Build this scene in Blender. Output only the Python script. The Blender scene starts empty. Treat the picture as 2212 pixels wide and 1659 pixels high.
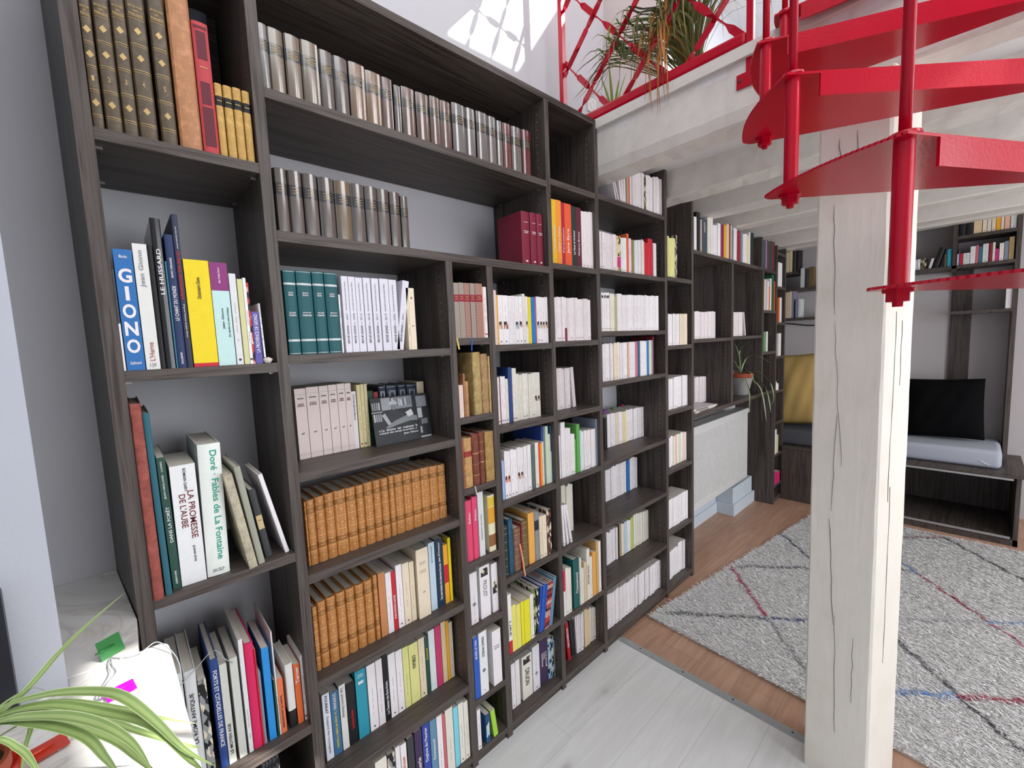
import bpy, bmesh, math, random
from mathutils import Vector, Matrix
random.seed(7)
SC = bpy.context.scene
COL = SC.collection
PI = math.pi

# ------------------------------------------------------------------ camera, world, lights, exposure
cam_d = bpy.data.cameras.new('camera')
cam_d.sensor_fit = 'HORIZONTAL'; cam_d.sensor_width = 36.0
cam_d.lens = 922.0 / 2212.0 * 36.0
cam_d.clip_start = 0.02
cam = bpy.data.objects.new('camera', cam_d); COL.objects.link(cam)
MR = ((0.7336021, -0.0942464, 0.6730123), (-0.6783142, -0.0411514, 0.7336187), (-0.0414456, -0.9946980, -0.0941174))
cam.matrix_world = Matrix(((MR[0][0], -MR[0][1], -MR[0][2], 0.0),
                           (MR[1][0], -MR[1][1], -MR[1][2], -1.3),
                           (MR[2][0], -MR[2][1], -MR[2][2], 1.6965),
                           (0, 0, 0, 1)))
SC.camera = cam

W = bpy.data.worlds.new('sky'); SC.world = W; W.use_nodes = True
bg = W.node_tree.nodes['Background']
bg.inputs[0].default_value = (0.80, 0.88, 1.0, 1); bg.inputs[1].default_value = 0.9
SC.view_settings.view_transform = 'Standard'
SC.view_settings.look = 'None'
SC.view_settings.gamma = 1.0
SC.view_settings.exposure = 0.0

SUN = Vector((-0.53, 0.62, -0.58)).normalized()
sd = bpy.data.lights.new('sun', 'SUN'); sd.energy = 17.0; sd.angle = 0.009; sd.color = (1.0, 0.97, 0.91)
so = bpy.data.objects.new('sun', sd); COL.objects.link(so)
so.rotation_euler = SUN.to_track_quat('-Z', 'Y').to_euler(); so.location = (5, -6, 8)

def area(name, loc, target, sx, sy, energy, color=(1, 1, 1)):
    d = bpy.data.lights.new(name, 'AREA'); d.shape = 'RECTANGLE'; d.size = sx; d.size_y = sy
    d.energy = energy; d.color = color
    o = bpy.data.objects.new(name, d); COL.objects.link(o); o.location = loc
    o.rotation_euler = (Vector(target) - Vector(loc)).to_track_quat('-Z', 'Y').to_euler()
    return o
area('overhead_fill', (0.2, -1.9, 4.45), (0.3, -1.2, 0), 2.6, 2.2, 62, (0.97, 0.98, 1.0))  # unseen lamp added overhead to brighten the main room
area('side_fill', (1.6, -4.2, 1.9), (1.0, 0, 1.3), 2.2, 2.2, 66, (0.91, 0.955, 1.0))  # added fill lamp out of view, lights the bookcase from the front
area('far_room_fill', (3.9, -3.7, 1.5), (3.9, 0.0, 1.2), 2.2, 1.6, 58, (0.97, 0.98, 1.0))  # soft fill added for the room under the mezzanine
area('mezzanine_fill', (2.2, -3.6, 4.0), (1.4, 0.3, 3.3), 1.2, 1.2, 26, (0.98, 0.98, 1.0))  # fill lamp added for the upper wall above the bookcase
area('mezzanine_top_fill', (4.1, -1.2, 4.5), (4.3, -1.0, 2.8), 1.8, 2.2, 75, (0.93, 0.97, 1.0))  # added lamp brightening the space behind the railing
area('post_side_fill', (2.6, -4.3, 1.6), (2.0, -1.0, 1.4), 0.9, 1.9, 12, (0.66, 0.80, 1.0))  # cool fill added for the right side of the white post

# ------------------------------------------------------------------ helpers
def lin(h):
    h = h.lstrip('#'); v = [int(h[i:i+2], 16) / 255 for i in (0, 2, 4)]
    return tuple((c / 12.92 if c <= .04045 else ((c + .055) / 1.055) ** 2.4) for c in v) + (1.0,)

def new_mat(name, rough=.6, spec=.4):
    m = bpy.data.materials.new(name); m.use_nodes = True
    nt = m.node_tree; p = nt.nodes['Principled BSDF']
    p.inputs['Roughness'].default_value = rough
    p.inputs['Specular IOR Level'].default_value = spec
    return m, nt, p

class NB:
    """small node helper"""
    def __init__(s, nt): s.nt = nt
    def n(s, t, **kw):
        x = s.nt.nodes.new(t)
        for k, v in kw.items(): setattr(x, k, v)
        return x
    def l(s, a, b): s.nt.links.new(a, b)
    def coord(s, kind='Object'): return s.n('ShaderNodeTexCoord').outputs[kind]
    def mapping(s, vec, scale=(1, 1, 1), loc=(0, 0, 0), rot=(0, 0, 0)):
        m = s.n('ShaderNodeMapping'); s.l(vec, m.inputs[0])
        m.inputs['Scale'].default_value = scale; m.inputs['Location'].default_value = loc; m.inputs['Rotation'].default_value = rot
        return m.outputs[0]
    def noise(s, vec, scale=5, detail=4, rough=.55, dist=0):
        t = s.n('ShaderNodeTexNoise'); s.l(vec, t.inputs['Vector'])
        t.inputs['Scale'].default_value = scale; t.inputs['Detail'].default_value = detail
        t.inputs['Roughness'].default_value = rough; t.inputs['Distortion'].default_value = dist
        return t.outputs['Fac']
    def ramp(s, fac, stops):
        r = s.n('ShaderNodeValToRGB'); s.l(fac, r.inputs[0]); e = r.color_ramp.elements
        while len(e) < len(stops): e.new(.5)
        for i, (p, c) in enumerate(stops):
            e[i].position = p; e[i].color = c if len(c) == 4 else tuple(c) + (1,)
        return r.outputs[0]
    def math(s, op, a, b=None, c=None):
        m = s.n('ShaderNodeMath', operation=op)
        for i, v in enumerate((a, b, c)):
            if v is None: continue
            if isinstance(v, (int, float)): m.inputs[i].default_value = v
            else: s.l(v, m.inputs[i])
        return m.outputs[0]
    def mix(s, fac, a, b, mode='MIX'):
        m = s.n('ShaderNodeMix', data_type='RGBA', blend_type=mode)
        for k, v in ((0, fac), (6, a), (7, b)):
            if isinstance(v, (int, float)): m.inputs[k].default_value = v
            elif isinstance(v, tuple): m.inputs[k].default_value = v
            else: s.l(v, m.inputs[k])
        return m.outputs[2]
    def sep(s, vec):
        x = s.n('ShaderNodeSeparateXYZ'); s.l(vec, x.inputs[0]); return x.outputs
    def bump(s, h, strength=.3, dist=.002):
        b = s.n('ShaderNodeBump'); s.l(h, b.inputs['Height']); b.inputs['Strength'].default_value = strength
        b.inputs['Distance'].default_value = dist; return b.outputs[0]

HEX = dict(white='#e4dfe0', white2='#dfe0e0', white3='#e0e4de', pinkwhite='#e0d8d9', bluewhite='#dcdfe6', lilacwhite='#d6d3d8', mintwhite='#d3dcda', lavwhite='#d2cfd8', greywhite='#cfd0d0',
 paper='#d9d8d4', bone='#c9cac2', ivory='#dcd8cc', cream='#dccdb0', cream2='#dfd0b8', cream3='#d8cb9a', creamgreen='#d5d4b8', rose='#e0d0cb', rose2='#dcc5bb', sand='#d6bf99', kraft='#a48a62', tanpaper='#c9a169',
 slate='#43464e', blue='#2a6aa9', teal='#2f6d84', navy='#233258', navy2='#26427e', navy3='#1c3147', midnight='#2f3346', black='#1a1a1c', black2='#26262a', black3='#1d1c1e', charcoal='#3a3b3d', yellow='#e3c91c', mint='#b9d6d3',
 palelime='#c8c693', redpat='#b83a33', violet='#5d549b', oldred='#954e44', tealblue='#265c6a', forest='#274b40', oldbeige='#b7ae97', sage='#98998a', mottle='#8e9090', hotpink='#cf2258', red='#c02430', greyblue='#7c8698', azure='#2788cf', lilac='#b9b2c9', darkgreen='#2b4a35',
 salmonorange='#da7349', orange='#d9652f', stripe='#55575b', umber='#574a3a', tan='#a8754f', crimsonred='#b03c42', ochre='#b8924f', silver='#8f8985', tanp='#8d7a62', taupe='#71655d', ochrep='#9a7856', brownp='#7e5f4e', goldp='#8f7a5c', redp='#8a4a44', redp2='#7d2b33',
 burgundy='#7b1f35', tealgreen='#1f5358', darkred='#7d2430', red2='#93333b', inkblue='#20283c', orangeleather='#cf9150', saddle='#bd7f52', paleblue='#b7cbd8', amber='#e4a22b', bluegrad='#3f6f95', turquoise='#2d93a8', paleyellow='#dbd98d', magentapink='#bf3a68', purpledark='#3f2d4e', royal='#34459a', steel='#6189a5',
 coral='#c9616a', cyanlight='#7ccbd8', weavegrey='#8c8078', weavebrown='#94655a', orangewhite='#e0b093', rustpaper='#a5734e', rustpaper2='#b78a5d', oldgold='#b39a65', oldtan='#a9895f', oldtan2='#c3a06b', rust='#94503a', oldsand='#c39762', oxblood='#7c4434', oldmustard='#a8874f',
 pink='#d6456a', ornate='#dbd3b0', royal2='#2c57b3', deepblue='#1f4a78', lime='#a3cf46', azure2='#2073b8', maroonred='#8d2834', babyblue='#9db4dc', dimgreen='#566660', redorange='#d8452f', royal3='#2b4590', palegreen='#c3d2b8', petrol='#245a78', skyblue='#a9cfe0', blackgreen='#24332f', petrolleather='#234c63', browngilt='#775744', olivegilt='#6b5a3a',
 apricot='#e0a350', midgrey='#85888c', patchwork='#6d4436', lemonpale='#dcd36c', lemon='#ded52a', greenpat='#6f8a45', blackorange='#1c1b1d', skybluepat='#7fb2cc', goldyellow='#dfb12f', orange2='#e78f33', crimson='#a91f3e', orangered='#e25a32', wine='#5e1e33', leafgreen='#5da24c', palecyan='#b7dbe0', forestteal='#1e5a56', red3='#a81f2c',
 brownpale='#b09684', olivepat='#6f6a45', peach='#e6c3ac', yellowpat='#d9cc82', magenta='#c02a78', orange3='#df6a3c', brightred='#c41f33', greyyellow='#a8a577', dustpink='#c06d82', tealpale='#6fa6b0', azure3='#2d68ae', lime2='#b6c65a', bwpat='#8f8c88', navygrey='#3a4a58', purple='#84316f', greygreen='#77807a', leafdark='#1f5b3d', violetgrey='#8a8399',
 dark='#2a2a2e', grey='#86868a', brick='#a4645a', maroon='#6d2a2c', green='#1f9a80', cyan='#35a3bd', gold='#b89c66', silverline='#b9bdbd', darkbrown='#5c3a22', reddark='#6c2026', picdark='#2b2d31', picskin='#b98d72', picblue='#6f8fae')
WORD = dict(white='white', white2='white', white3='white', pinkwhite='white', bluewhite='bluish white', lilacwhite='lilac white', mintwhite='pale mint', lavwhite='lavender white', greywhite='grey white', paper='off white', bone='bone white', ivory='ivory', cream='cream', cream2='cream', cream3='cream yellow', creamgreen='cream green', rose='rose', rose2='pale rose', sand='sand coloured', kraft='kraft brown', tanpaper='worn tan',
 teal='thin teal', midnight='midnight blue', black2='black', black3='black', palelime='pale lime', redpat='red patterned', mottle='mottled grey', greyblue='grey blue', darkgreen='dark green', stripe='grey striped', umber='dark brown', ochre='ochre', silver='silvery brown', tanp='tan', taupe='taupe', ochrep='light brown', brownp='brown', goldp='golden brown', redp='reddish', redp2='dark red', orangeleather='orange', paleyellow='pale yellow',
 cyanlight='light cyan', weavegrey='grey patterned', weavebrown='brown patterned', orangewhite='orange and white', rustpaper='rust brown', oldgold='gilt', oldtan='tan', oldtan2='narrow tan', rust='rust red', oxblood='oxblood', royal2='royal blue', azure2='bright blue', maroonred='dark red', redorange='orange red', palegreen='pale green', creamgreen2='', lemonpale='pale lemon', greenpat='green patterned', steel='steel blue',
 goldyellow='golden yellow', orange2='light orange', crimson='crimson', orangered='orange red', blackgreen='blackish green', wine='wine red', leafgreen='green', palecyan='pale cyan', brownpale='pale brown', olivepat='olive patterned', peach='peach', orange3='orange', brightred='bright red', dustpink='dusty pink', tealpale='pale teal', paleblue='pale blue', bwpat='black and white patterned', darkred='dark red', red2='dull red',
 greygreen='grey green', leafdark='dark green', violetgrey='violet grey', rustpaper2='rust brown', oldsand='sand', inkblue='ink blue')

RR = random.Random(5)
_mats = {}
def plain(col, rough=.6, spec=.35, metal=0, name=None):
    k = ('p', col, rough, spec, metal)
    if k not in _mats:
        m, nt, p = new_mat(name or (col if not col.startswith('#') else 'paint'), rough, spec); b = NB(nt)
        c = lin(HEX.get(col, col) if not col.startswith('#') else col)
        f = b.noise(b.coord(), 35, 3)
        cc = b.mix(f, tuple(v * .93 for v in c[:3]) + (1,), tuple(min(1, v * 1.07) for v in c[:3]) + (1,))
        nt.links.new(cc, p.inputs['Base Color']); p.inputs['Metallic'].default_value = metal
        _mats[k] = m
    return _mats[k]

def cover_mat(col, style='paper'):
    """paper / cloth / leather cover; style 'lines' prints a faint line of small type along the spine"""
    k = ('c', col, style)
    if k in _mats: return _mats[k]
    m, nt, p = new_mat('cover_' + col, .55, .35); b = NB(nt)
    c = lin(HEX[col]); dk = tuple(v * .8 for v in c[:3]) + (1,); lt = tuple(min(1, v * 1.08) for v in c[:3]) + (1,)
    at = b.n('ShaderNodeAttribute'); at.attribute_name = 'bk'; co = at.outputs['Vector']; x, y, z = b.sep(co)
    ar = b.n('ShaderNodeAttribute'); ar.attribute_name = 'rnd'; oi = ar.outputs['Fac']
    base = b.mix(b.noise(co, 60, 3), dk if style in ('leather', 'old') else tuple(v * .95 for v in c[:3]) + (1,), lt)
    if style == 'lines':
        # one line of small type up the spine
        gate = b.math('LESS_THAN', b.math('ABSOLUTE', x), .0016)
        front = b.math('LESS_THAN', y, .0009)
        zz = b.math('ADD', z, b.math('MULTIPLY', oi, 7.0))
        cv = b.n('ShaderNodeCombineXYZ'); b.l(b.math('MULTIPLY', x, .35), cv.inputs[0]); b.l(zz, cv.inputs[2])
        ink = b.math('GREATER_THAN', b.noise(cv.outputs[0], 900, 1), .50)
        wd = b.math('GREATER_THAN', b.noise(b.mapping(cv.outputs[0], (0, 0, 1)), 42, 1), .44)
        lo = b.math('GREATER_THAN', z, b.math('ADD', .035, b.math('MULTIPLY', oi, .03)))
        hi = b.math('LESS_THAN', z, b.math('ADD', .12, b.math('MULTIPLY', oi, .05)))
        msk = gate
        for g in (front, ink, wd, lo, hi): msk = b.math('MULTIPLY', msk, g)
        # publisher mark near the foot
        dx = b.math('DIVIDE', x, .0032); dz = b.math('DIVIDE', b.math('SUBTRACT', z, .013), .0032)
        dot = b.math('LESS_THAN', b.math('ADD', b.math('MULTIPLY', dx, dx), b.math('MULTIPLY', dz, dz)), 1)
        dot = b.math('MULTIPLY', b.math('MULTIPLY', dot, front), b.math('GREATER_THAN', oi, .45))
        dotc = b.ramp(oi, [(0, lin('#55555a')), (.62, lin('#55555a')), (.63, lin('#b0353c')), (.8, lin('#303036')), (1, lin('#7a3c40'))])
        inkc = b.ramp(b.math('FRACT', b.math('MULTIPLY', oi, 13.0)), [(0, lin('#6a6a70')), (.6, lin('#77777c')), (.61, lin('#b5706a')), (1, lin('#b5706a'))])
        base = b.mix(b.math('MULTIPLY', msk, .75), base, inkc)
        base = b.mix(dot, base, dotc)
        hv = b.n('ShaderNodeHueSaturation'); b.l(base, hv.inputs['Color']); b.l(b.math('ADD', .93, b.math('MULTIPLY', oi, .12)), hv.inputs['Value']); base = hv.outputs[0]
    if style == 'leather':
        w = b.ramp(b.noise(co, 38, 6, .7), [(0, (0, 0, 0)), (.48, (0, 0, 0)), (.62, (1, 1, 1))])
        base = b.mix(b.math('MULTIPLY', w, .42), base, tuple(min(1, v * 1.7 + .03) for v in c[:3]) + (1,))
        nt.links.new(b.bump(b.noise(co, 400, 3), .25, .0006), p.inputs['Normal']); p.inputs['Roughness'].default_value = .42
    if style == 'old':
        w = b.noise(co, 28, 8, .75)
        base = b.ramp(w, [(0, tuple(v * .35 for v in c[:3])), (.42, tuple(v * .75 for v in c[:3])), (.52, c), (.68, tuple(min(1, v * 1.3 + .02) for v in c[:3])), (1, tuple(min(1, v * 1.5 + .05) for v in c[:3]))])
        nt.links.new(b.bump(w, .8, .003), p.inputs['Normal']); p.inputs['Roughness'].default_value = .7
    if style == 'tooled':
        # rings and small circles tooled in dark on every panel
        zz = b.math('SUBTRACT', b.math('MODULO', z, .043), .0215)
        ax = b.math('ABSOLUTE', x); az = b.math('ABSOLUTE', zz)
        def ring(cx, cz, r, wd_):
            d = b.math('SQRT', b.math('ADD', b.math('POWER', b.math('SUBTRACT', ax, cx), 2), b.math('POWER', b.math('SUBTRACT', az, cz), 2)))
            return b.math('LESS_THAN', b.math('ABSOLUTE', b.math('SUBTRACT', d, r)), wd_)
        g = ring(0, 0, .0065, .0007)
        for a in (ring(.0075, .0085, .0026, .0007), ring(.0075, .0165, .0022, .0007), ring(0, .0145, .0034, .0007), ring(.010, 0, .0022, .0007)): g = b.math('MAXIMUM', g, a)
        front = b.math('LESS_THAN', y, .012)
        g = b.math('MULTIPLY', g, front)
        base = b.mix(b.math('MULTIPLY', b.noise(co, 18, 3), .45), base, lin('#a26a3a'))
        base = b.mix(b.math('MULTIPLY', g, .85), base, lin('#6b3f20'))
        p.inputs['Roughness'].default_value = .35; p.inputs['Specular IOR Level'].default_value = .5
        nt.links.new(b.bump(g, .5, .0006), p.inputs['Normal'])
    if style == 'gloss':
        p.inputs['Roughness'].default_value = .18; p.inputs['Specular IOR Level'].default_value = .6
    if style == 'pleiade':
        s = b.noise(b.mapping(co, (260, 1, 6)), 1, 2)  # vertical gloss streaks of the jacket put into the cover colour
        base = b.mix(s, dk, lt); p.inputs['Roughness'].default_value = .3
    if style == 'pattern':
        v = b.n('ShaderNodeTexVoronoi'); b.l(b.mapping(co, (1, 1, .45)), v.inputs['Vector']); v.inputs['Scale'].default_value = 120
        vr = b.sep(v.outputs['Color'])[0]
        base = b.ramp(vr, [(0, lin('#17171a')), (.28, lin('#1d1c1f')), (.30, c), (.72, c), (.74, lin('#d8cdb6')), (1, lin('#d8cdb6'))])
    if style == 'weave':
        s = b.math('GREATER_THAN', b.math('SINE', b.math('MULTIPLY', z, 1100)), 0); s2 = b.math('GREATER_THAN', b.math('SINE', b.math('MULTIPLY', x, 1400)), 0)
        base = b.mix(b.math('MULTIPLY', b.math('MULTIPLY', s, s2), .6), base, lin('#c9bba8'))
    nt.links.new(base, p.inputs['Base Color'])
    _mats[k] = m
    return m

def wood_mat(name, axis):
    m, nt, p = new_mat(name, .45, .3); b = NB(nt)
    co = b.coord()
    sc = {'z': (95, 95, 2.4), 'x': (2.4, 95, 95)}[axis]
    n1 = b.noise(b.mapping(co, sc), 1, 6, .62, .6)
    sc2 = {'z': (14, 14, .9), 'x': (.9, 14, 14)}[axis]
    n2 = b.noise(b.mapping(co, sc2), 1, 3, .5, 1.5)
    f = b.math('ADD', b.math('MULTIPLY', n1, .65), b.math('MULTIPLY', n2, .4))
    c = b.ramp(f, [(0, lin('#221d1b')), (.38, lin('#342d2a')), (.50, lin('#564e49')), (.60, lin('#372f2c')), (.8, lin('#48403c')), (1, lin('#6e655f'))])
    if axis == 'z':
        x, y, z = b.sep(co)
        dz = b.math('SUBTRACT', b.math('MODULO', b.math('ADD', z, 10), .032), .016)
        for yy in (.045, .30):
            d = b.math('SQRT', b.math('ADD', b.math('POWER', dz, 2), b.math('POWER', b.math('SUBTRACT', y, yy), 2)))
            c = b.mix(b.math('LESS_THAN', d, .0021), c, lin('#a9a39d'))
    nt.links.new(c, p.inputs['Base Color'])
    nt.links.new(b.bump(n1, .25, .0008), p.inputs['Normal'])
    return m
WOODV = wood_mat('dark_oak_upright', 'z'); WOODH = wood_mat('dark_oak_shelf', 'x')

def plaster(name, col, s=.15):
    m, nt, p = new_mat(name, .85, .2); b = NB(nt); c = lin(col); co = b.coord()
    f = b.noise(co, 3, 4)
    nt.links.new(b.mix(f, tuple(v * .95 for v in c[:3]) + (1,), tuple(min(1, v * 1.04) for v in c[:3]) + (1,)), p.inputs['Base Color'])
    nt.links.new(b.bump(b.noise(co, 90, 5), s, .002), p.inputs['Normal'])
    return m
WALL = plaster('wall_plaster', '#c9c8cc'); WALLW = plaster('white_plaster', '#dcd9d8')

def painted_beam():
    m, nt, p = new_mat('painted_beam', .6, .3); b = NB(nt); co = b.coord()
    n = b.noise(co, 9, 6, .6)
    cr = b.noise(b.mapping(co, (9, 2.0, 9)), 1.6, 2, .5, 1.2)
    c = b.ramp(n, [(0, lin('#b9b3ab')), (.4, lin('#d3cdc6')), (.6, lin('#d9d4cd')), (1, lin('#c9c1b6'))])
    nt.links.new(c, p.inputs['Base Color'])
    nt.links.new(b.bump(b.noise(b.mapping(co, (30, 4, 30)), 1, 6), .5, .004), p.inputs['Normal'])
    return m
BEAM = painted_beam()

def post_mat():
    m, nt, p = new_mat('painted_post', .6, .3); b = NB(nt); co = b.coord()
    n = b.noise(co, 7, 7, .62)
    c = b.ramp(n, [(0, lin('#d3ccbd')), (.42, lin('#e2dcd0')), (.6, lin('#e5dfd5')), (1, lin('#dad2c3'))])
    w = b.math('GREATER_THAN', b.noise(b.mapping(co, (60, 60, 9)), 1, 4, .6), .74)
    c = b.mix(b.math('MULTIPLY', w, .45), c, lin('#8d8470'))
    nt.links.new(c, p.inputs['Base Color'])
    nt.links.new(b.bump(b.noise(b.mapping(co, (45, 45, 7)), 1, 7), .5, .004), p.inputs['Normal'])
    return m
POSTM = post_mat()

def plank_mat(name, cols, pw, pl, knots, rough):
    m, nt, p = new_mat(name, rough, .4); b = NB(nt); co = b.coord('Object'); x, y, z = b.sep(co)
    br = b.n('ShaderNodeTexBrick'); b.l(co, br.inputs['Vector'])
    br.inputs['Scale'].default_value = 1; br.inputs['Brick Width'].default_value = pl; br.inputs['Row Height'].default_value = pw
    br.inputs['Mortar Size'].default_value = .0012; br.offset = .37; br.inputs['Mortar Smooth'].default_value = .3
    br.inputs['Color1'].default_value = (.2, .2, .2, 1); br.inputs['Color2'].default_value = (.8, .8, .8, 1); br.inputs['Mortar'].default_value = (0, 0, 0, 1)
    fl = b.math('FLOOR', b.math('DIVIDE', y, pw))
    sh = b.n('ShaderNodeCombineXYZ'); b.l(b.math('ADD', x, b.math('MULTIPLY', fl, 3.7)), sh.inputs[0]); b.l(y, sh.inputs[1]); b.l(fl, sh.inputs[2])
    g = b.noise(b.mapping(sh.outputs[0], (1.6, 16, 1)), 1, 7, .6, 1.6)
    c = b.ramp(g, [(0, cols[0]), (.45, cols[1]), (.6, cols[2]), (1, cols[3])])
    c = b.mix(.22, c, br.outputs['Color'], 'SOFT_LIGHT')
    if knots:
        v = b.n('ShaderNodeTexVoronoi'); b.l(b.mapping(sh.outputs[0], (2.2, 4.0, 1)), v.inputs['Vector']); v.inputs['Scale'].default_value = 1
        kn = b.ramp(v.outputs['Distance'], [(0, (1, 1, 1)), (.05, (.9, .9, .9)), (.10, (.25, .25, .25)), (.2, (0, 0, 0))])
        c = b.mix(b.math('MULTIPLY', kn, .5), c, lin('#8d8984'))
    c = b.mix(b.math('MULTIPLY', br.outputs['Fac'], .5), c, tuple(v * .6 for v in cols[0][:3]) + (1,))
    nt.links.new(c, p.inputs['Base Color'])
    nt.links.new(b.bump(g, .08, .001), p.inputs['Normal'])
    return m
FLOORW = plank_mat('white_oak_planks', [lin('#cfcfcd'), lin('#dcdddb'), lin('#e2e3e1'), lin('#d8d8d6')], .19, 1.28, True, .42)
FLOORB = plank_mat('brown_oak_planks', [lin('#8d6a55'), lin('#ac8871'), lin('#b8937c'), lin('#c7a48e')], .19, 1.28, False, .45)

def marble_mat():
    m, nt, p = new_mat('white_marble', .22, .5); b = NB(nt); co = b.coord()
    n = b.noise(co, 2.6, 5, .55, 1.2)
    d = b.math('ABSOLUTE', b.math('SUBTRACT', n, .5))
    c = b.ramp(d, [(0, lin('#c2beb7')), (.008, lin('#cfccc6')), (.035, lin('#dbd9d5')), (.3, lin('#dfdeda'))])
    nt.links.new(c, p.inputs['Base Color']); return m
MARBLE = marble_mat()

def red_mat():
    m, nt, p = new_mat('red_gloss_enamel', .26, .22); b = NB(nt); co = b.coord()
    n = b.noise(co, 160, 3)
    nt.links.new(b.mix(b.noise(co, 8, 3), lin('#a80220'), lin('#bc0628')), p.inputs['Base Color'])
    nt.links.new(b.bump(n, .25, .0015), p.inputs['Normal'])
    p.inputs['Coat Weight'].default_value = .12; p.inputs['Coat Roughness'].default_value = .1
    return m
RED = red_mat()
GOLD = plain('gold', .35, .5, .3); SILVL = plain('silverline', .4, .5, .2)
PAGES = None
def pages_mat():
    m, nt, p = new_mat('page_block', .8, .2); b = NB(nt); co = b.coord()
    n = b.noise(b.mapping(co, (900, 1, 1)), 1, 2)
    oi = b.n('ShaderNodeObjectInfo').outputs['Random']
    c = b.mix(n, lin('#b8b0a2'), lin('#d9d3c8'))
    nt.links.new(c, p.inputs['Base Color']); return m
PAGES = pages_mat()
def jacket_mat():
    m = bpy.data.materials.new('clear_plastic_jacket'); m.use_nodes = True; nt = m.node_tree; nt.nodes.clear()
    o = nt.nodes.new('ShaderNodeOutputMaterial'); t = nt.nodes.new('ShaderNodeBsdfTransparent'); g = nt.nodes.new('ShaderNodeBsdfGlossy'); g.inputs['Roughness'].default_value = .13
    x = nt.nodes.new('ShaderNodeMixShader'); f = nt.nodes.new('ShaderNodeFresnel'); f.inputs[0].default_value = 1.45
    a = nt.nodes.new('ShaderNodeMath'); a.operation = 'ADD'; a.inputs[1].default_value = .10
    nt.links.new(f.outputs[0], a.inputs[0]); nt.links.new(a.outputs[0], x.inputs[0]); nt.links.new(t.outputs[0], x.inputs[1]); nt.links.new(g.outputs[0], x.inputs[2]); nt.links.new(x.outputs[0], o.inputs[0])
    return m
JACKET = jacket_mat()

def gbar(par, col, z, wd, ht, y=-.0008):
    q = MB(); q.box(-wd / 2, wd / 2, y, .0006, z - ht / 2, z + ht / 2); return q.build('title_line', plain(col, .45), par)

class MB:
    def __init__(s): s.v = []; s.f = []; s.m = []
    def add(s, v, f, mi=0):
        o = len(s.v); s.v += [tuple(a) for a in v]; s.f += [tuple(i + o for i in q) for q in f]; s.m += [mi] * len(f); return s
    def box(s, x0, x1, y0, y1, z0, z1, mi=0):
        return s.add([(x0, y0, z0), (x1, y0, z0), (x1, y1, z0), (x0, y1, z0), (x0, y0, z1), (x1, y0, z1), (x1, y1, z1), (x0, y1, z1)],
                     [(0, 3, 2, 1), (4, 5, 6, 7), (0, 1, 5, 4), (1, 2, 6, 5), (2, 3, 7, 6), (3, 0, 4, 7)], mi)
    def prism(s, prof, z0, z1, mi=0):
        n = len(prof); v = [(x, y, z0) for x, y in prof] + [(x, y, z1) for x, y in prof]
        f = [tuple(reversed(range(n))), tuple(range(n, 2 * n))] + [(i, (i + 1) % n, (i + 1) % n + n, i + n) for i in range(n)]
        return s.add(v, f, mi)
    def tube(s, pts, r, seg=10, mi=0, cap=True):
        pts = [Vector(p) for p in pts]; n = len(pts); rr = r if isinstance(r, (list, tuple)) else [r] * n
        v = []; up = None
        for i, p in enumerate(pts):
            t = (pts[min(i + 1, n - 1)] - pts[max(i - 1, 0)]).normalized()
            if up is None: up = t.orthogonal().normalized()
            a = (up - t * up.dot(t)).normalized(); up = a; c = t.cross(a)
            for k in range(seg):
                q = 2 * PI * k / seg; v.append(p + (a * math.cos(q) + c * math.sin(q)) * rr[i])
        f = [(i * seg + k, i * seg + (k + 1) % seg, (i + 1) * seg + (k + 1) % seg, (i + 1) * seg + k) for i in range(n - 1) for k in range(seg)]
        if cap: f += [tuple(reversed(range(seg))), tuple(range((n - 1) * seg, n * seg))]
        return s.add(v, f, mi)
    def lathe(s, prof, seg=32, mi=0, c=(0, 0)):
        v = []; n = len(prof)
        for r, z in prof:
            for k in range(seg):
                a = 2 * PI * k / seg; v.append((c[0] + r * math.cos(a), c[1] + r * math.sin(a), z))
        f = [(i * seg + k, i * seg + (k + 1) % seg, (i + 1) * seg + (k + 1) % seg, (i + 1) * seg + k) for i in range(n - 1) for k in range(seg)]
        return s.add(v, f, mi)
    def build(s, name, mats, parent=None, loc=None, smooth=False, rot=None, bevel=0):
        me = bpy.data.meshes.new(name); me.from_pydata(s.v, [], s.f)
        if not isinstance(mats, (list, tuple)): mats = [mats]
        for m in mats: me.materials.append(m)
        me.polygons.foreach_set('material_index', s.m)
        if smooth: me.polygons.foreach_set('use_smooth', [True] * len(me.polygons))
        me.update()
        if any(m.name.startswith('cover_') for m in mats):
            at = me.attributes.new('bk', 'FLOAT_VECTOR', 'POINT'); at.data.foreach_set('vector', [c for q in s.v for c in q])
            ar = me.attributes.new('rnd', 'FLOAT', 'POINT'); ar.data.foreach_set('value', [RR.random()] * len(s.v))
        bm = bmesh.new(); bm.from_mesh(me); bmesh.ops.recalc_face_normals(bm, faces=bm.faces)
        bm.to_mesh(me); bm.free()
        o = bpy.data.objects.new(name, me); COL.objects.link(o)
        if parent: o.parent = parent
        if loc: o.location = loc
        if rot: o.rotation_euler = rot
        if bevel:
            b = o.modifiers.new('bevel', 'BEVEL'); b.width = bevel; b.segments = 2; b.limit_method = 'ANGLE'
        return o

def tag(o, label=None, cat=None, group=None, kind=None):
    if label: o['label'] = label
    if cat: o['category'] = cat
    if group: o['group'] = group
    if kind: o['kind'] = kind
    return o
def thing(name, label, cat, loc=(0, 0, 0), rot=(0, 0, 0), group=None):
    o = bpy.data.objects.new(name, None); COL.objects.link(o); o.location = loc; o.rotation_euler = rot
    o.empty_display_size = .05
    return tag(o, label, cat, group)
def struct(name, mb, mats, **kw):
    o = mb.build(name, mats, **kw); o['kind'] = 'structure'; return o

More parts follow.
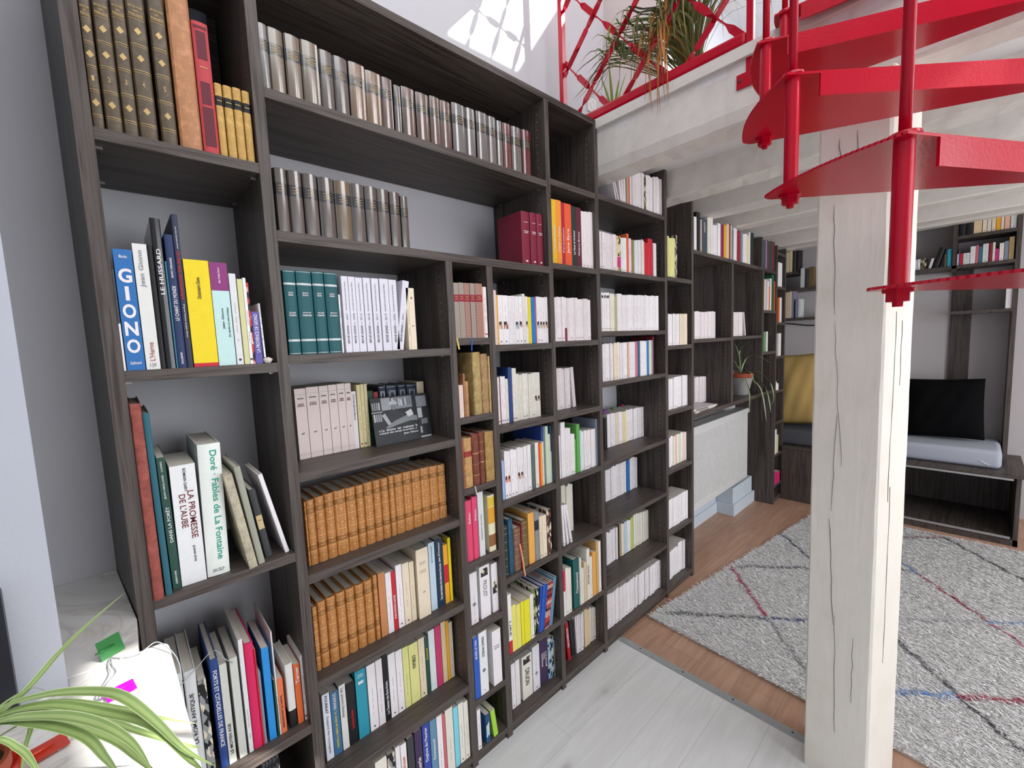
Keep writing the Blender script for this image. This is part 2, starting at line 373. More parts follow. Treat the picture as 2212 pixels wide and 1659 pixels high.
def sharp_smooth(o, ang=35):
    for p in o.data.polygons: p.use_smooth = True
    try: o.data.set_sharp_from_angle(angle=math.radians(ang))
    except Exception: pass

_tx = {}
def text_mesh(body, bold=0):
    k = (body, bold)
    if k not in _tx:
        cu = bpy.data.curves.new('lettering', 'FONT'); cu.body = body; cu.size = 1; cu.align_x = 'CENTER'; cu.align_y = 'CENTER'
        cu.extrude = .004; cu.offset = bold; cu.resolution_u = 3
        o = bpy.data.objects.new('lettering', cu); COL.objects.link(o)
        dg = bpy.context.evaluated_depsgraph_get(); dg.update()
        me = bpy.data.meshes.new_from_object(o.evaluated_get(dg)); bpy.data.objects.remove(o)
        xs = [v.co.x for v in me.vertices]; ys = [v.co.y for v in me.vertices]
        if not xs: xs = [0, 1]; ys = [0, 1]
        _tx[k] = (me, min(xs), max(xs), min(ys), max(ys))
    return _tx[k]
def lettering(parent, body, col, cx, cz, length, height, mode='u', y=-.0006, name='spine_title', bold=.01, bulge=0):
    """body centred at (cx, cz) on the spine face (the plane y = 0 facing -y); length runs along the reading direction"""
    for a_, b__ in (('FORET', 'FOR\u00caT'), ('mal-etre', 'mal-\u00eatre'), ('IL ETAIT', 'IL \u00c9TAIT'), ('Dore -', 'Dor\u00e9 \u00b7')): body = body.replace(a_, b__)
    src, x0, x1, y0, y1 = text_mesh(body, bold)
    sx = length / (x1 - x0); sy = height / (y1 - y0)
    me = bpy.data.meshes.new(name)
    mx = (x0 + x1) / 2; my = (y0 + y1) / 2
    vs = []
    for v in src.vertices:
        a = (v.co.x - mx) * sx; c = (v.co.y - my) * sy; d = -v.co.z * .05 + y
        if mode == 'u': vs.append((cx - c, d, cz + a))
        elif mode == 'd': vs.append((cx + c, d, cz - a))
        else: vs.append((cx + a, d, cz + c))
    me.from_pydata(vs, [], [tuple(p.vertices) for p in src.polygons])
    me.materials.append(plain(col, .5))
    o = bpy.data.objects.new(name, me); COL.objects.link(o); o.parent = parent
    return o

# ------------------------------------------------------------------ the setting
BACK = .36
def slab_with_holes(name, z0, z1, outer, holes, mat):
    from mathutils.geometry import tessellate_polygon
    polys = [[Vector((x, y, 0)) for x, y in outer]] + [[Vector((x, y, 0)) for x, y in h] for h in holes]
    tri = tessellate_polygon(polys); pts = [p for q in polys for p in q]
    mb = MB(); n = len(pts)
    mb.add([(p.x, p.y, z0) for p in pts] + [(p.x, p.y, z1) for p in pts], [tuple(t) for t in tri] + [tuple(i + n for i in t) for t in tri])
    return struct(name, mb, mat)
ZC = 4.6
def through(p, z=ZC):
    p = Vector(p); t = (z - p.z) / (-SUN.z); q = p - SUN * t; return (q.x, q.y)
patch_wall = [through(p) for p in ((1.209, BACK, 3.068), (1.651, BACK, 3.075), (1.98, BACK, 3.52), (2.10, BACK, 3.75), (1.95, BACK, 4.1), (1.75, BACK, 3.75))]
patch_marble = [through(p) for p in ((-.085, -.135, 1.095), (.035, -.15, 1.095), (.06, -.45, 1.095), (.04, -.62, 1.095), (-.06, -.55, 1.095), (-.09, -.30, 1.095))]
patch_books = [through(p) for p in ((.305, 0, 1.02), (.345, 0, 1.10), (.345, 0, .50), (.30, 0, .35), (.14, 0, .35), (.16, 0, .80), (.22, 0, .78))]
slab_with_holes('ceiling', ZC, ZC + .02, [(-3.2, -4.6), (8, -4.6), (8, 1.0), (-3.2, 1.0)], [patch_wall, patch_marble, patch_books], WALLW)  # unseen ceiling; holes shaped so the sun patches land on wall, marble and books

mb = MB(); mb.box(-3.2, 1.965, -4.6, .36, -.03, 0); struct('floor', mb, FLOORW)
mb = MB(); mb.box(1.965, 8, -4.6, .36, -.03, 0); struct('floor', mb, FLOORB)
mb = MB(); mb.box(-.30, 5.9, BACK, BACK + .12, 0, ZC); struct('wall_back', mb, WALL)
mb = MB(); mb.prism([(-3.2, -.19), (-.123, -.19), (-.215, .37), (-3.2, .37)], 0, ZC); struct('wall_left', mb, plaster('left_plaster_shaded', '#aeb1b9', .25))  # shade on this wall is put into its greyer plaster colour
mb = MB(); mb.box(5.62, 5.8, -4.6, BACK, 0, 2.68); struct('wall_far', mb, plaster('far_plaster', '#b9b4b5'))
mb = MB(); mb.box(-3.2, 8, -4.75, -4.6, 0, ZC); struct('wall_right', mb, WALLW)
mb = MB(); mb.box(2.43, 2.60, -.03, BACK, 2.765, ZC); struct('wall_mezzanine', mb, plaster('mezzanine_plaster', '#dcd6d2'))
mb = MB(); mb.box(5.6, 5.75, -4.6, BACK, 2.765, ZC); struct('wall_mezzanine', mb, plaster('mezzanine_far_plaster', '#c9d0db'))
# mezzanine deck (boards above the joists)
mb = MB(); mb.prism([(1.835, -1.47), (3.05, -1.47), (3.05, -4.6), (5.9, -4.6), (5.9, BACK), (1.835, BACK)], 2.69, 2.765); struct('ceiling_mezzanine', mb, WALLW)
mb = MB(); mb.box(1.815, 1.835, -1.25, .36, 2.722, 2.765); struct('trim_1', mb, BEAM)
# wall skirting boards and boxed pipes in the radiator niche
SK = plain('#c5cfd8', .5, .35)
mb = MB(); mb.box(2.88, 4.09, .335, BACK, .10, .21); mb.box(2.88, 4.09, .322, BACK, 0, .10); struct('baseboard_back', mb, SK, bevel=.003)
mb = MB(); mb.box(4.11, 4.60, .185, BACK, .11, .265); mb.box(4.09, 4.63, .168, BACK, 0, .11); struct('trim_2', mb, SK, bevel=.003)
# metal threshold strip between the two floors
mb = MB(); mb.prism([(-.022, 0), (.022, 0), (.016, .005), (-.016, .005)], 0, 1)
tv = [(x + 1.955, -4.0 + z * 4.0, y) for x, y, z in mb.v]; mb.v = tv
st = mb.build('threshold_strip', plain('#9da1a1', .45, .5)); tag(st, 'grey metal threshold strip between the white planks and the brown planks', 'threshold')
for k in range(7):
    s = MB(); s.lathe([(0, 0.0058), (.0045, .0056), (.005, .0048)], 12, c=(1.955, -.12 - .24 * k)); s.build('screw', plain('#4c4d4f', .4, .5, .7), st)

# joists under the mezzanine
for i, (x, w, zb) in enumerate([(1.835, .145, 2.503), (2.545, .15, 2.525), (3.12, .15, 2.53), (3.66, .15, 2.53), (4.22, .15, 2.535), (4.78, .15, 2.52), (5.25, .15, 2.55)]):
    mb = MB(); n = 40
    ye = -1.45 if i < 2 else -4.5
    vs = []; ys = [ye + (.355 - ye) * k / n for k in range(n + 1)]
    pr = [(x, zb + .012), (x + .012, zb), (x + w - .012, zb), (x + w, zb + .012), (x + w, 2.70), (x, 2.70)] if i else [(x, zb + .05), (x + .014, zb + .008), (x + .03, zb), (x + w - .012, zb), (x + w, zb + .012), (x + w, 2.72), (x, 2.72)]
    for y in ys:
        for px_, pz_ in pr: vs.append((px_ + random.uniform(-.0015, .0015), y, pz_ + (random.uniform(-.002, .002) if pz_ < 2.69 else 0)))
    m_ = len(pr)
    fs = [(k * m_ + j, k * m_ + (j + 1) % m_, (k + 1) * m_ + (j + 1) % m_, (k + 1) * m_ + j) for k in range(n) for j in range(m_)]
    fs += [tuple(range(m_)), tuple(range(n * m_, n * m_ + m_))]
    mb.add(vs, fs)
    o = mb.build('ceiling_beam', BEAM)
    tag(o, ['white painted main beam carrying the red rail, nearest the camera', 'white painted ceiling joist, second from the camera, above the seventh column', 'white painted ceiling joist above the long row of books, third from the camera',
            'white painted ceiling joist, fourth from the camera', 'white painted ceiling joist, fifth from the camera', 'white painted ceiling joist near the far wall, sixth from the camera', 'white painted ceiling joist against the far wall shelves, farthest one'][i], 'beam', 'white ceiling beams under the mezzanine')

# post
def post():
    n = 34; vs = []
    x0, x1, y0, y1 = 1.835, 2.03, -1.095, -.905
    for k in range(n + 1):
        z = 2.505 * k / n; j = lambda: random.uniform(-.0006, .0006)
        c = .006 + random.uniform(-.001, .0015)
        q = [Vector((1.835, -1.097)), Vector((2.03, -1.150)), Vector((2.04, -.945)), Vector((1.837, -.905))]; ring = []
        for i_ in range(4):
            p_, a_, b__ = q[i_], q[i_ - 1], q[(i_ + 1) % 4]
            ring += [tuple(p_ + (a_ - p_).normalized() * c), tuple(p_ + (b__ - p_).normalized() * c)]
        vs += [(a + j(), b_ + j(), z) for a, b_ in ring]
    fs = [(k * 8 + i, k * 8 + (i + 1) % 8, (k + 1) * 8 + (i + 1) % 8, (k + 1) * 8 + i) for k in range(n) for i in range(8)] + [tuple(range(8)), tuple(range(n * 8, n * 8 + 8))]
    mb = MB(); mb.add(vs, fs); o = mb.build('wooden_post', POSTM)
    tag(o, 'thick square white painted timber post with long cracks, standing under the red stairs', 'post')
    dk = plain('#4e463c', .8)
    def crack(face, pts, w):
        mb = MB()
        for k in range(len(pts) - 1):
            (a, z0), (b_, z1) = pts[k], pts[k + 1]
            w0 = w * .55 * (.25 if k == 0 else 1); w1 = w * .55 * (.2 if k == len(pts) - 2 else 1)
            fx = lambda y_: 1.835 + (y_ + 1.097) * .010 - .0012
            fy = lambda x_: -1.097 - (x_ - 1.835) * .2718 - .0012
            if face == 'x': q = [(fx(y_), y_, z_) for y_, z_ in ((a - w0, z0), (a + w0, z0), (b_ + w1, z1), (b_ - w1, z1))]
            else: q = [(x_, fy(x_), z_) for x_, z_ in ((a - w0, z0), (a + w0, z0), (b_ + w1, z1), (b_ - w1, z1))]
            off = (.004, 0, 0) if face == 'x' else (0, .004, 0)
            mb.add(q + [tuple(a_ + b__ for a_, b__ in zip(p, off)) for p in q], [(0, 1, 2, 3), (4, 7, 6, 5), (0, 4, 5, 1), (1, 5, 6, 2), (2, 6, 7, 3), (3, 7, 4, 0)])
        mb.build('crack', dk, o)
    def wob(y, z0, z1, n, s=0, a=.0025):
        return [(y + s * k / n + random.uniform(-a, a), z0 + (z1 - z0) * k / n) for k in range(n + 1)]
    crack('x', wob(-.985, .62, 1.02, 9, .018), .0013); crack('x', wob(-.972, 1.05, 1.40, 8, -.006), .0008); crack('x', wob(-.965, 1.75, 2.12, 9, .012), .0010)
    crack('x', wob(-.995, 1.22, 1.72, 10, .03), .0006); crack('x', wob(-.975, 2.18, 2.33, 6, .012), .0014); crack('x', wob(-1.02, 2.20, 2.34, 6, .01), .0011)
    crack('x', wob(-1.0, .2, .66, 9, .01), .0009); crack('x', wob(-1.045, .35, .60, 7), .0009)
    crack('y', wob(1.90, 1.1, 1.75, 9, .01), .0006); crack('y', wob(1.915, .5, 1.15, 9, 0), .0007); crack('y', wob(1.95, 1.5, 1.72, 5), .0005)
post()

# ------------------------------------------------------------------ bookcases
T = .028
def board_v(parent, x0, x1, z0, z1, name='upright', y0=0, y1=BACK - .004):
    mb = MB(); mb.box(-(x1 - x0) / 2, (x1 - x0) / 2, 0, y1 - y0, 0, z1 - z0)
    return mb.build(name, WOODV, parent, loc=((x0 + x1) / 2, y0, z0), bevel=.0008)
def board_h(parent, x0, x1, ztop, name='shelf', y0=.0006, y1=BACK - .005, t=.026):
    mb = MB(); mb.box(0, x1 - x0, 0, y1 - y0, -t, 0)
    return mb.build(name, WOODH, parent, loc=(x0, y0, ztop), bevel=.0008)
PIN = plain('#9a9894', .3, .6, .7)
def pins(sh, x0, x1, ztop, t=.026):
    for x, d in ((x0, 1), (x1, -1)):
        for y in (.045, .30):
            mb = MB(); mb.box(x if d > 0 else x - .012, x + .012 if d > 0 else x, y - .003, y + .003, -t - .005, -t + .001)
            o = mb.build('shelf_pin', PIN, sh); o.location = (-(sh.location.x), -sh.location.y, 0)

case = thing('bookcase', 'large dark wood bookcase covering the wall from marble ledge to white beam', 'bookcase', (0, 0, 0))
for x0, x1 in ((.0085, .322), (.3505, 1.445), (1.472, 1.797)):
    z0 = 2.175 if x0 < .3 else (2.376 if x0 < 1 else 2.39)
    mb = MB(); mb.box(x0, x1, BACK - .012, BACK - .005, z0, 2.735); mb.build('back_panel', WOODH, case)
# side upright splays slightly towards the wall as a filler panel
mb = MB(); mb.prism([(-.021, 0), (.0085, 0), (.0085, BACK - .004), (-.058, BACK - .004)], 0, 2.735); mb.build('upright', WOODV, case)
U = {}
for nm, x0, x1, zt in [('U1', .322, .3505, 2.735), ('U2', .894, .9225, 2.001), ('U3', 1.083, 1.113, 2.001), ('U4', 1.445, 1.472, 2.735), ('U5', 1.797, 1.825, 2.735)]:
    board_v(case, x0, x1, 0, zt)
board_h(case, -.021, 1.825, 2.761, 'top_panel')
def shelves(par, x0, x1, zs, t=.026, pin=True):
    for z in zs:
        s = board_h(par, x0, x1, z, t=t)
        if pin: pins(s, x0, x1, z, t)
shelves(case, .0085, .322, [2.197, 1.671, 1.125, .588, .30])
shelves(case, .3505, 1.445, [2.398]); shelves(case, .3505, 1.445, [2.03], .029)
shelves(case, .3505, .894, [1.69, 1.352, 1.043, .706, .363], .027)
shelves(case, .9225, 1.083, [1.724, 1.426, 1.149, .853, .582, .277])
shelves(case, 1.113, 1.445, [1.693, 1.359, 1.042, .71, .367])
shelves(case, 1.472, 1.797, [2.414, 2.05, 1.698, 1.359, 1.044, .705, .363])
for x0, x1 in ((.0085, .322), (.3505, .894), (.9225, 1.083), (1.113, 1.445), (1.472, 1.797)):
    board_h(case, x0, x1, .055, 'base_shelf')
    mb = MB(); mb.box(x0, x1, .012, .03, 0, .029); mb.build('plinth', WOODH, case)
case2 = thing('bookcase', 'dark wood bookcase of two columns under the ceiling beams, left of the radiator', 'bookcase', (0, 0, 0))
board_v(case2, 2.491, 2.519, 0, 2.515); board_v(case2, 2.85, 2.88, 0, 2.62)
mb = MB(); mb.box(2.491, 2.519, 0, BACK - .004, 2.515, 2.69); mb.build('upright_top', WOODV, case2)
shelves(case2, 1.8255, 2.491, [2.42, 2.057, 1.74, 1.476, 1.058, .713, .367]); shelves(case2, 2.519, 2.85, [2.068, 1.643, 1.227, .842, .429])
for x0, x1 in ((1.8255, 2.491), (2.519, 2.85)):
    board_h(case2, x0, x1, .055, 'base_shelf'); mb = MB(); mb.box(x0, x1, .012, .03, 0, .029); mb.build('plinth', WOODH, case2)
case3 = thing('shelf_unit', 'dark wood cube shelves hung above the white radiator', 'shelves', (0, 0, 1.13))
def sub(par, fn, *a, **k):
    o = fn(par, *a, **k); o.location = o.location - par.location; return o
sub(case3, board_h, 2.88, 4.632, 2.27, 'long_shelf'); sub(case3, board_h, 2.88, 4.632, 1.158, 'bottom_shelf', t=.03)
sub(case3, board_h, 2.88, 3.542, 1.675); sub(case3, board_h, 3.58, 4.246, 1.68)
sub(case3, board_v, 3.542, 3.58, 1.158, 2.244, 'divider'); sub(case3, board_v, 4.246, 4.284, 1.158, 2.244, 'divider')
sub(case3, board_v, 4.21, 4.246, 2.27, 2.53, 'divider')
sub(case3, board_h, 4.284, 4.632, 1.903); sub(case3, board_h, 4.284, 4.632, 1.526)
case4 = thing('bookcase', 'narrow dark wood tower of small cells between radiator niche and yellow cushion', 'bookcase', (0, 0, 0))
board_v(case4, 4.632, 4.66, 0, 2.51); board_v(case4, 4.895, 4.925, 0, 2.51)
for z in (2.45, 2.135, 1.795, 1.47, 1.134, .823, .50, .19): board_h(case4, 4.66, 4.895, z)
board_h(case4, 4.66, 4.895, .05, 'base_shelf')
mb = MB(); mb.box(4.66, 4.895, .012, .03, 0, .025); mb.build('plinth', WOODH, case4)

CELLS=[
('A1','top shelf of first column',2.197,[
('l',186,188,286,12,'umber',0.0,{'lab': 'tall worn brown leather volume with gold bands, first from left on top shelf', 'gold': 1, 'num': '1'}),
('l',447,281,301,12,'umber',0.0,{'lab': 'tall worn brown leather volume with gold bands, second from left on top shelf', 'gold': 1, 'num': '2'}),
('l',728,248,315,12,'umber',0.0,{'lab': 'tall worn brown leather volume with gold bands, third from left on top shelf', 'gold': 1, 'num': '3'}),
('l',1034,327,330,12,'umber',0.0,{'lab': 'tall worn brown leather volume with gold bands, fourth from left on top shelf', 'gold': 1, 'num': '4'}),
('l',1411,296,339,12,'umber',0.0,{'lab': 'tall worn brown leather volume with gold bands, fifth from left on top shelf', 'gold': 1, 'num': '5'}),
('l',1828,439,351,12,'tan',0.0,{'lab': 'thick tan leather book on top shelf beside the red book', 'rnd': 1}),
('h',2229,324,308,12,'crimsonred',0.0,{'lab': 'tall red cloth book with dark ornament on top shelf of first column', 'orn': 1}),
('l',2489,156,177,12,'ochre',0.0,{'bandtop': 'black', 'lab': 'small ochre leather volume next to the tall red book', 'small': 1}),
('h',2602,405,476,237,'slate',0.0,{'behind': 1, 'lab': 'dark slate hardcover standing behind the tall red book, first column'}),
('l',2686,188,178,12,'ochre',0.0,{'bandtop': 'black', 'small': 1}),
('l',2892,190,180,12,'ochre',0.0,{'bandtop': 'black', 'small': 1}),
('l',3092,174,179,12,'ochre',0.0,{'bandtop': 'black', 'small': 1})]),
('A2','second shelf of first column',1.671,[
('p',110,35,226,4,'slate',0.0,{'lower': ('white', 0.0, 0.47), 'lab': 'thin book with dark slate upper spine and white foot against left upright'}),
('p',306,318,271,4,'blue',0.0,{'t': [('s', 'GIONO', 'white', 0.13, 0.86, 0.72), ('h', 'Blanche', 'white', 0.93, 0.955, 0.42), ('h', 'Gallimard', 'white', 0.05, 0.075, 0.6)], 'lab': 'thick blue book with huge white stacked letters'}),
('p',609,251,287,4,'paper',0.0,{'t': [('u', 'Jean Giono', 'grey', 0.66, 0.95, 0.42), ('h', '129', 'grey', 0.02, 0.05, 0.45), ('u', "L'Herne", 'brick', 0.07, 0.22, 0.4)], 'lab': 'thick pale grey paperback between blue and black books on second shelf'}),
('h',791,90,286,4,'black',0.0,{'lab': 'thin plain black book beside the pale grey one'}),
('h',938,186,349,4,'black',0.0,{'t': [('u', 'LE HUSSARD', 'white', 0.5, 0.8, 0.42)], 'lab': 'tallest glossy black book on second shelf with white capitals', 'gloss': 1}),
('p',1051,29,252,4,'teal',0.0),
('h',1154,169,315,4,'navy',0.0,{'t': [('u', 'LE CHANT DU MONDE', 'white', 0.36, 0.62, 0.42), ('u', 'GIONO | FERRANDEZ', 'white', 0.68, 0.83, 0.3), ('u', 'GALLIMARD', 'white', 0.03, 0.12, 0.24)], 'lab': 'navy blue album with bold white title'}),
('h',1306,115,364,4,'midnight',0.0,{'t': [('d', 'Un Roi sans divertissement', 'red', 0.45, 0.76, 0.55), ('d', "D'apres l'oeuvre de Jean Giono", 'white', 0.2, 0.42, 0.32), ('d', 'Jean Palou & Jacques Ferrand', 'white', 0.78, 0.92, 0.25)], 'lab': 'tall thin midnight blue album with red lettering'}),
('p',1631,499,261,4,'yellow',0.0,{'t': [('u', 'Dictionnaire Giono', 'dark', 0.64, 0.84, 0.16)], 'lower': ('red', 0, 0.035), 'lab': 'thick bright yellow book with red foot on second shelf'}),
('p',2081,372,259,4,'mint',0.0,{'t': [('u', 'Jean Giono', 'dark', 0.36, 0.56, 0.17), ('u', 'Du mal-etre au salut artistique', 'dark', 0.28, 0.57, 0.15, 0.3), ('u', 'Alya Chelly-Zemni', 'white', 0.8, 0.95, 0.15)], 'upper': ('purple', 0.73, 1), 'lab': 'pale mint book with purple top label'}),
('p',2363,147,234,4,'greywhite',0.0),
('p',2519,118,221,4,'palelime',0.0),
('p',2621,66,225,4,'white',0.0),
('p',2684,48,213,4,'redpat',0.0,{'lab': 'thin book with red, white and black patterned spine on second shelf'}),
('p',2801,164,138,4,'violet',0.0,{'t': [('u', 'LA PROVENCE DE GIONO', 'white', 0.22, 0.95, 0.5)], 'lab': 'small violet blue book beside white pebble'}),
('p',2949,39,160,4,'white',-0.022)]),
('A3','third shelf of first column',1.125,[
('l',194,203,470,-9,'oldred',0.0,{'old': 1, 'lab': 'tall worn red leather book with torn tan edges, leftmost on third shelf'}),
('h',388,125,445,1,'tealblue',-0.006,{'lab': 'tall plain teal book beside the worn red one'}),
('p',565,160,333,21,'forest',-0.009,{'t': [('u', 'DANS LA FORET', 'white', 0.36, 0.63, 0.5), ('u', 'JEAN HEGLAND   LOMIG', 'white', 0.69, 0.97, 0.28), ('u', 'SARBACANE', 'white', 0.04, 0.14, 0.24)], 'lab': 'dark green book with white capitals on third shelf'}),
('p',911,507,306,21,'white2',0.005,{'t': [('d', 'LA PROMESSE', 'maroon', 0.38, 0.78, 0.26, 0.22), ('d', "DE L'AUBE", 'maroon', 0.48, 0.76, 0.26, -0.12), ('d', 'ROMAIN GARY', 'dark', 0.78, 0.97, 0.12, 0.05), ('d', 'JOANN SFAR', 'dark', 0.18, 0.32, 0.12, 0.12)], 'lab': 'very thick white book with dark red title in two lines'}),
('h',1433,485,348,21,'white3',0.022,{'t': [('d', 'Dore - Fables de La Fontaine', 'green', 0.12, 0.95, 0.3, 0.15), ('h', 'SACELP', 'grey', 0.03, 0.055, 0.5)], 'lab': 'thick glossy white hardcover with turquoise title on third shelf', 'gloss': 1}),
('h',2171,194,267,-9,'oldbeige',-0.139,{'old': 1, 'lab': 'worn beige book leaning left on third shelf'}),
('h',2385,152,281,1,'sage',-0.127,{'lab': 'grey green cloth book leaning on the worn beige one'}),
('h',2630,171,203,31,'charcoal',-0.131,{'lab': 'small charcoal book leaning with a paper label', 'plab': 1}),
('h',3076,109,246,21,'white',-0.203,{'lab': 'slim white book with blue picture cover, leaning rightmost on third shelf'})]),
('A4','fourth shelf of first column',0.588,[
('p',330,224,315,30,'greywhite',0.0,{'t': [('d', 'IL ETAIT', 'cyan', 0.62, 0.9, 0.42)], 'lab': 'wide pale book with turquoise letters, leftmost on fourth shelf'}),
('h',595,249,310,30,'greywhite',0.0,{'t': [('u', 'LA ROME ANTIQUE', 'dark', 0.35, 0.8, 0.4), ('u', '1', 'dark', 0.2, 0.22, 0.3)], 'lab': 'pale grey hardcover with long dark capitals'}),
('p',822,171,272,30,'mottle',0.0,{'lab': 'mottled grey patterned book beside the navy one'}),
('h',1109,180,312,30,'navy2',0.0,{'t': [('d', 'FORTS ET CITADELLES DE FRANCE', 'white', 0.2, 0.9, 0.5)], 'lab': 'navy hardcover with white capitals on fourth shelf'}),
('p',1293,166,289,30,'bone',0.0,{'t': [('u', 'LE MOYEN AGE', 'dark', 0.1, 0.4, 0.4)], 'lab': 'bone white book with striped head, right of the navy hardcover'}),
('p',1537,177,293,30,'bone',0.0),
('p',1732,99,335,30,'white2',0.0),
('h',1909,220,315,30,'hotpink',0.0,{'lab': 'tall hot pink hardcover on fourth shelf'}),
('p',2042,38,290,30,'red',0.0),
('p',2094,58,220,30,'greyblue',0.0),
('p',2284,177,281,30,'azure',0.0,{'lab': 'bright blue book on fourth shelf'}),
('p',2478,32,320,30,'white',0.0),
('p',2435,47,174,30,'darkgreen',0.0),
('p',2576,144,170,30,'salmonorange',0.0,{'t': [('u', 'QUELQUE PART LE CANTAL', 'dark', 0.1, 0.7, 0.4)], 'lab': 'salmon orange book with dark capitals on fourth shelf'}),
('h',2838,205,200,30,'paper',0.0,{'lower': ('black', 0, 0.27), 'lab': 'off white book with black foot on fourth shelf'}),
('p',3036,155,189,30,'orange',0.0,{'t': [('u', 'Turner', 'white', 0.68, 0.95, 0.62)], 'lab': 'orange book with white name on fourth shelf'}),
('p',3182,62,208,30,'white',0.0)]),
('A5','fifth shelf of first column',0.300,[
('m',2084,89,203,99,'stripe',0.0),
('m',2176,89,200,98,'stripe',0.0),
('m',2268,89,196,101,'stripe',0.0),
('m',2360,89,196,98,'stripe',0.0),
('m',2452,89,194,104,'stripe',0.0)]),
('B1','top long shelf',2.398,[
('s',3650,211,171,22,'silver',0.0),
('s',3957,380,171,22,'tanp',0.0,{'pl': ('BALZAC', 'LA COMEDIE', 'HUMAINE')}),
('s',4386,403,173,22,'tanp',0.0,{'pl': ('BALZAC', 'LA COMEDIE', 'HUMAINE')}),
('s',4853,468,175,22,'tanp',0.0,{'pl': ('BALZAC', 'LA COMEDIE', 'HUMAINE')}),
('s',5298,375,169,22,'taupe',0.0,{'pl': ('BAUDELAIRE', 'OEUVRES', 'COMPLETES')}),
('s',5722,421,168,22,'taupe',0.0),
('s',6231,510,170,22,'ochrep',0.0,{'pl': ('ALBERT CAMUS', '', 'ESSAIS')}),
('s',6751,510,165,22,'ochrep',0.0,{'pl': ('ALBERT CAMUS', 'THEATRE', 'RECITS')}),
('s',7213,381,164,22,'brownp',0.0),
('s',7566,237,154,22,'taupe',0.0),
('s',7980,489,161,22,'brownp',0.0),
('s',8530,508,162,22,'brownp',0.0),
('s',9040,431,168,22,'brownp',0.0),
('s',9486,448,168,22,'brownp',0.0),
('s',10075,610,178,22,'silver',0.0),
('s',10611,416,180,22,'silver',0.0),
('s',11177,572,184,22,'silver',0.0),
('s',11674,387,184,22,'silver',0.0),
('s',12048,288,180,22,'silver',0.0),
('s',12459,438,182,22,'redp',0.0),
('s',12988,539,184,22,'silver',0.0),
('s',13567,515,188,22,'redp2',0.0)]),
('B2','second long shelf',2.030,[
('s',3779,322,173,22,'taupe',0.0),
('s',4150,370,174,22,'taupe',0.0),
('s',4563,387,175,22,'taupe',0.0),
('s',5014,434,175,22,'taupe',0.0),
('s',5503,476,176,22,'goldp',0.0),
('s',5968,423,177,22,'taupe',0.0),
('s',6413,399,179,22,'taupe',0.0),
('s',6825,399,179,22,'taupe',0.0),
('s',7235,351,178,22,'taupe',0.0),
('s',7570,260,172,22,'taupe',0.0),
('h',13311,476,222,22,'burgundy',0.0,{'lab': 'plain burgundy hardcover, leftmost of three at right end of second long shelf', 't': [('k', 'white', 0.8, 0.806, 0.5), ('k', 'white', 0.63, 0.64, 0.6), ('k', 'white', 0.6, 0.61, 0.5), ('k', 'white', 0.06, 0.09, 0.25)]}),
('h',13790,383,225,22,'burgundy',0.0,{'lab': 'plain burgundy hardcover, middle of three at right end of second long shelf', 't': [('k', 'white', 0.8, 0.806, 0.5), ('k', 'white', 0.63, 0.64, 0.6), ('k', 'white', 0.6, 0.61, 0.5), ('k', 'white', 0.06, 0.09, 0.25)]}),
('h',14199,375,226,22,'burgundy',0.0,{'lab': 'plain burgundy hardcover, rightmost of three at right end of second long shelf', 't': [('k', 'white', 0.8, 0.806, 0.5), ('k', 'white', 0.63, 0.64, 0.6), ('k', 'white', 0.6, 0.61, 0.5), ('k', 'white', 0.06, 0.09, 0.25)]})]),
('B3','third shelf of second column',1.690,[
('h',3726,312,235,4,'tealgreen',0.0,{'silver': 1, 'lab': 'dark teal hardcover with silver bands, first of four on third shelf', 't': [('h', 'JEAN', 'white', 0.725, 0.745, 0.4), ('h', 'GIONO', 'white', 0.7, 0.72, 0.4), ('h', 'COLLINE', 'white', 0.49, 0.51, 0.55), ('h', 'TRIOMPHE', 'white', 0.46, 0.48, 0.6)]}),
('h',4111,402,236,4,'tealgreen',0.0,{'silver': 1, 'lab': 'dark teal hardcover with silver bands, second of four on third shelf', 't': [('h', 'JEAN', 'white', 0.725, 0.745, 0.4), ('h', 'GIONO', 'white', 0.7, 0.72, 0.4), ('h', 'QUE MA JOIE', 'white', 0.49, 0.51, 0.55), ('h', 'DEMEURE', 'white', 0.46, 0.48, 0.6)]}),
('h',4498,317,237,4,'tealgreen',0.0,{'silver': 1, 'lab': 'dark teal hardcover with silver bands, third of four on third shelf', 't': [('h', 'JEAN', 'white', 0.725, 0.745, 0.4), ('h', 'GIONO', 'white', 0.7, 0.72, 0.4), ('h', 'UN DE', 'white', 0.49, 0.51, 0.55), ('h', 'BAUMUGNES', 'white', 0.46, 0.48, 0.6)]}),
('h',4862,360,237,4,'tealgreen',0.0,{'silver': 1, 'lab': 'dark teal hardcover with silver bands, last of four on third shelf', 't': [('h', 'JEAN', 'white', 0.725, 0.745, 0.4), ('h', 'GIONO', 'white', 0.7, 0.72, 0.4), ('h', 'JEAN', 'white', 0.49, 0.51, 0.55), ('h', 'LE BLEU', 'white', 0.46, 0.48, 0.6)]}),
('p',5068,44,174,4,'white',0.0),
('p',5261,194,230,4,'lavwhite',0.0,{'t': [('u', 'REVUE GIONO', 'dark', 0.12, 0.36, 0.3), ('u', 'n. 2007', 'grey', 0.38, 0.52, 0.26), ('u', 'Association des Amis de Jean Giono', 'grey', 0.55, 0.93, 0.24)], 'lab': 'pale lavender white journal, first of eight beside dark teal hardcovers'}),
('p',5477,202,230,4,'lavwhite',0.0,{'t': [('u', 'REVUE GIONO', 'dark', 0.12, 0.36, 0.3), ('u', 'n. 2008', 'grey', 0.38, 0.52, 0.26), ('u', 'Association des Amis de Jean Giono', 'grey', 0.55, 0.93, 0.24)], 'lab': 'pale lavender white journal, second of eight beside dark teal hardcovers'}),
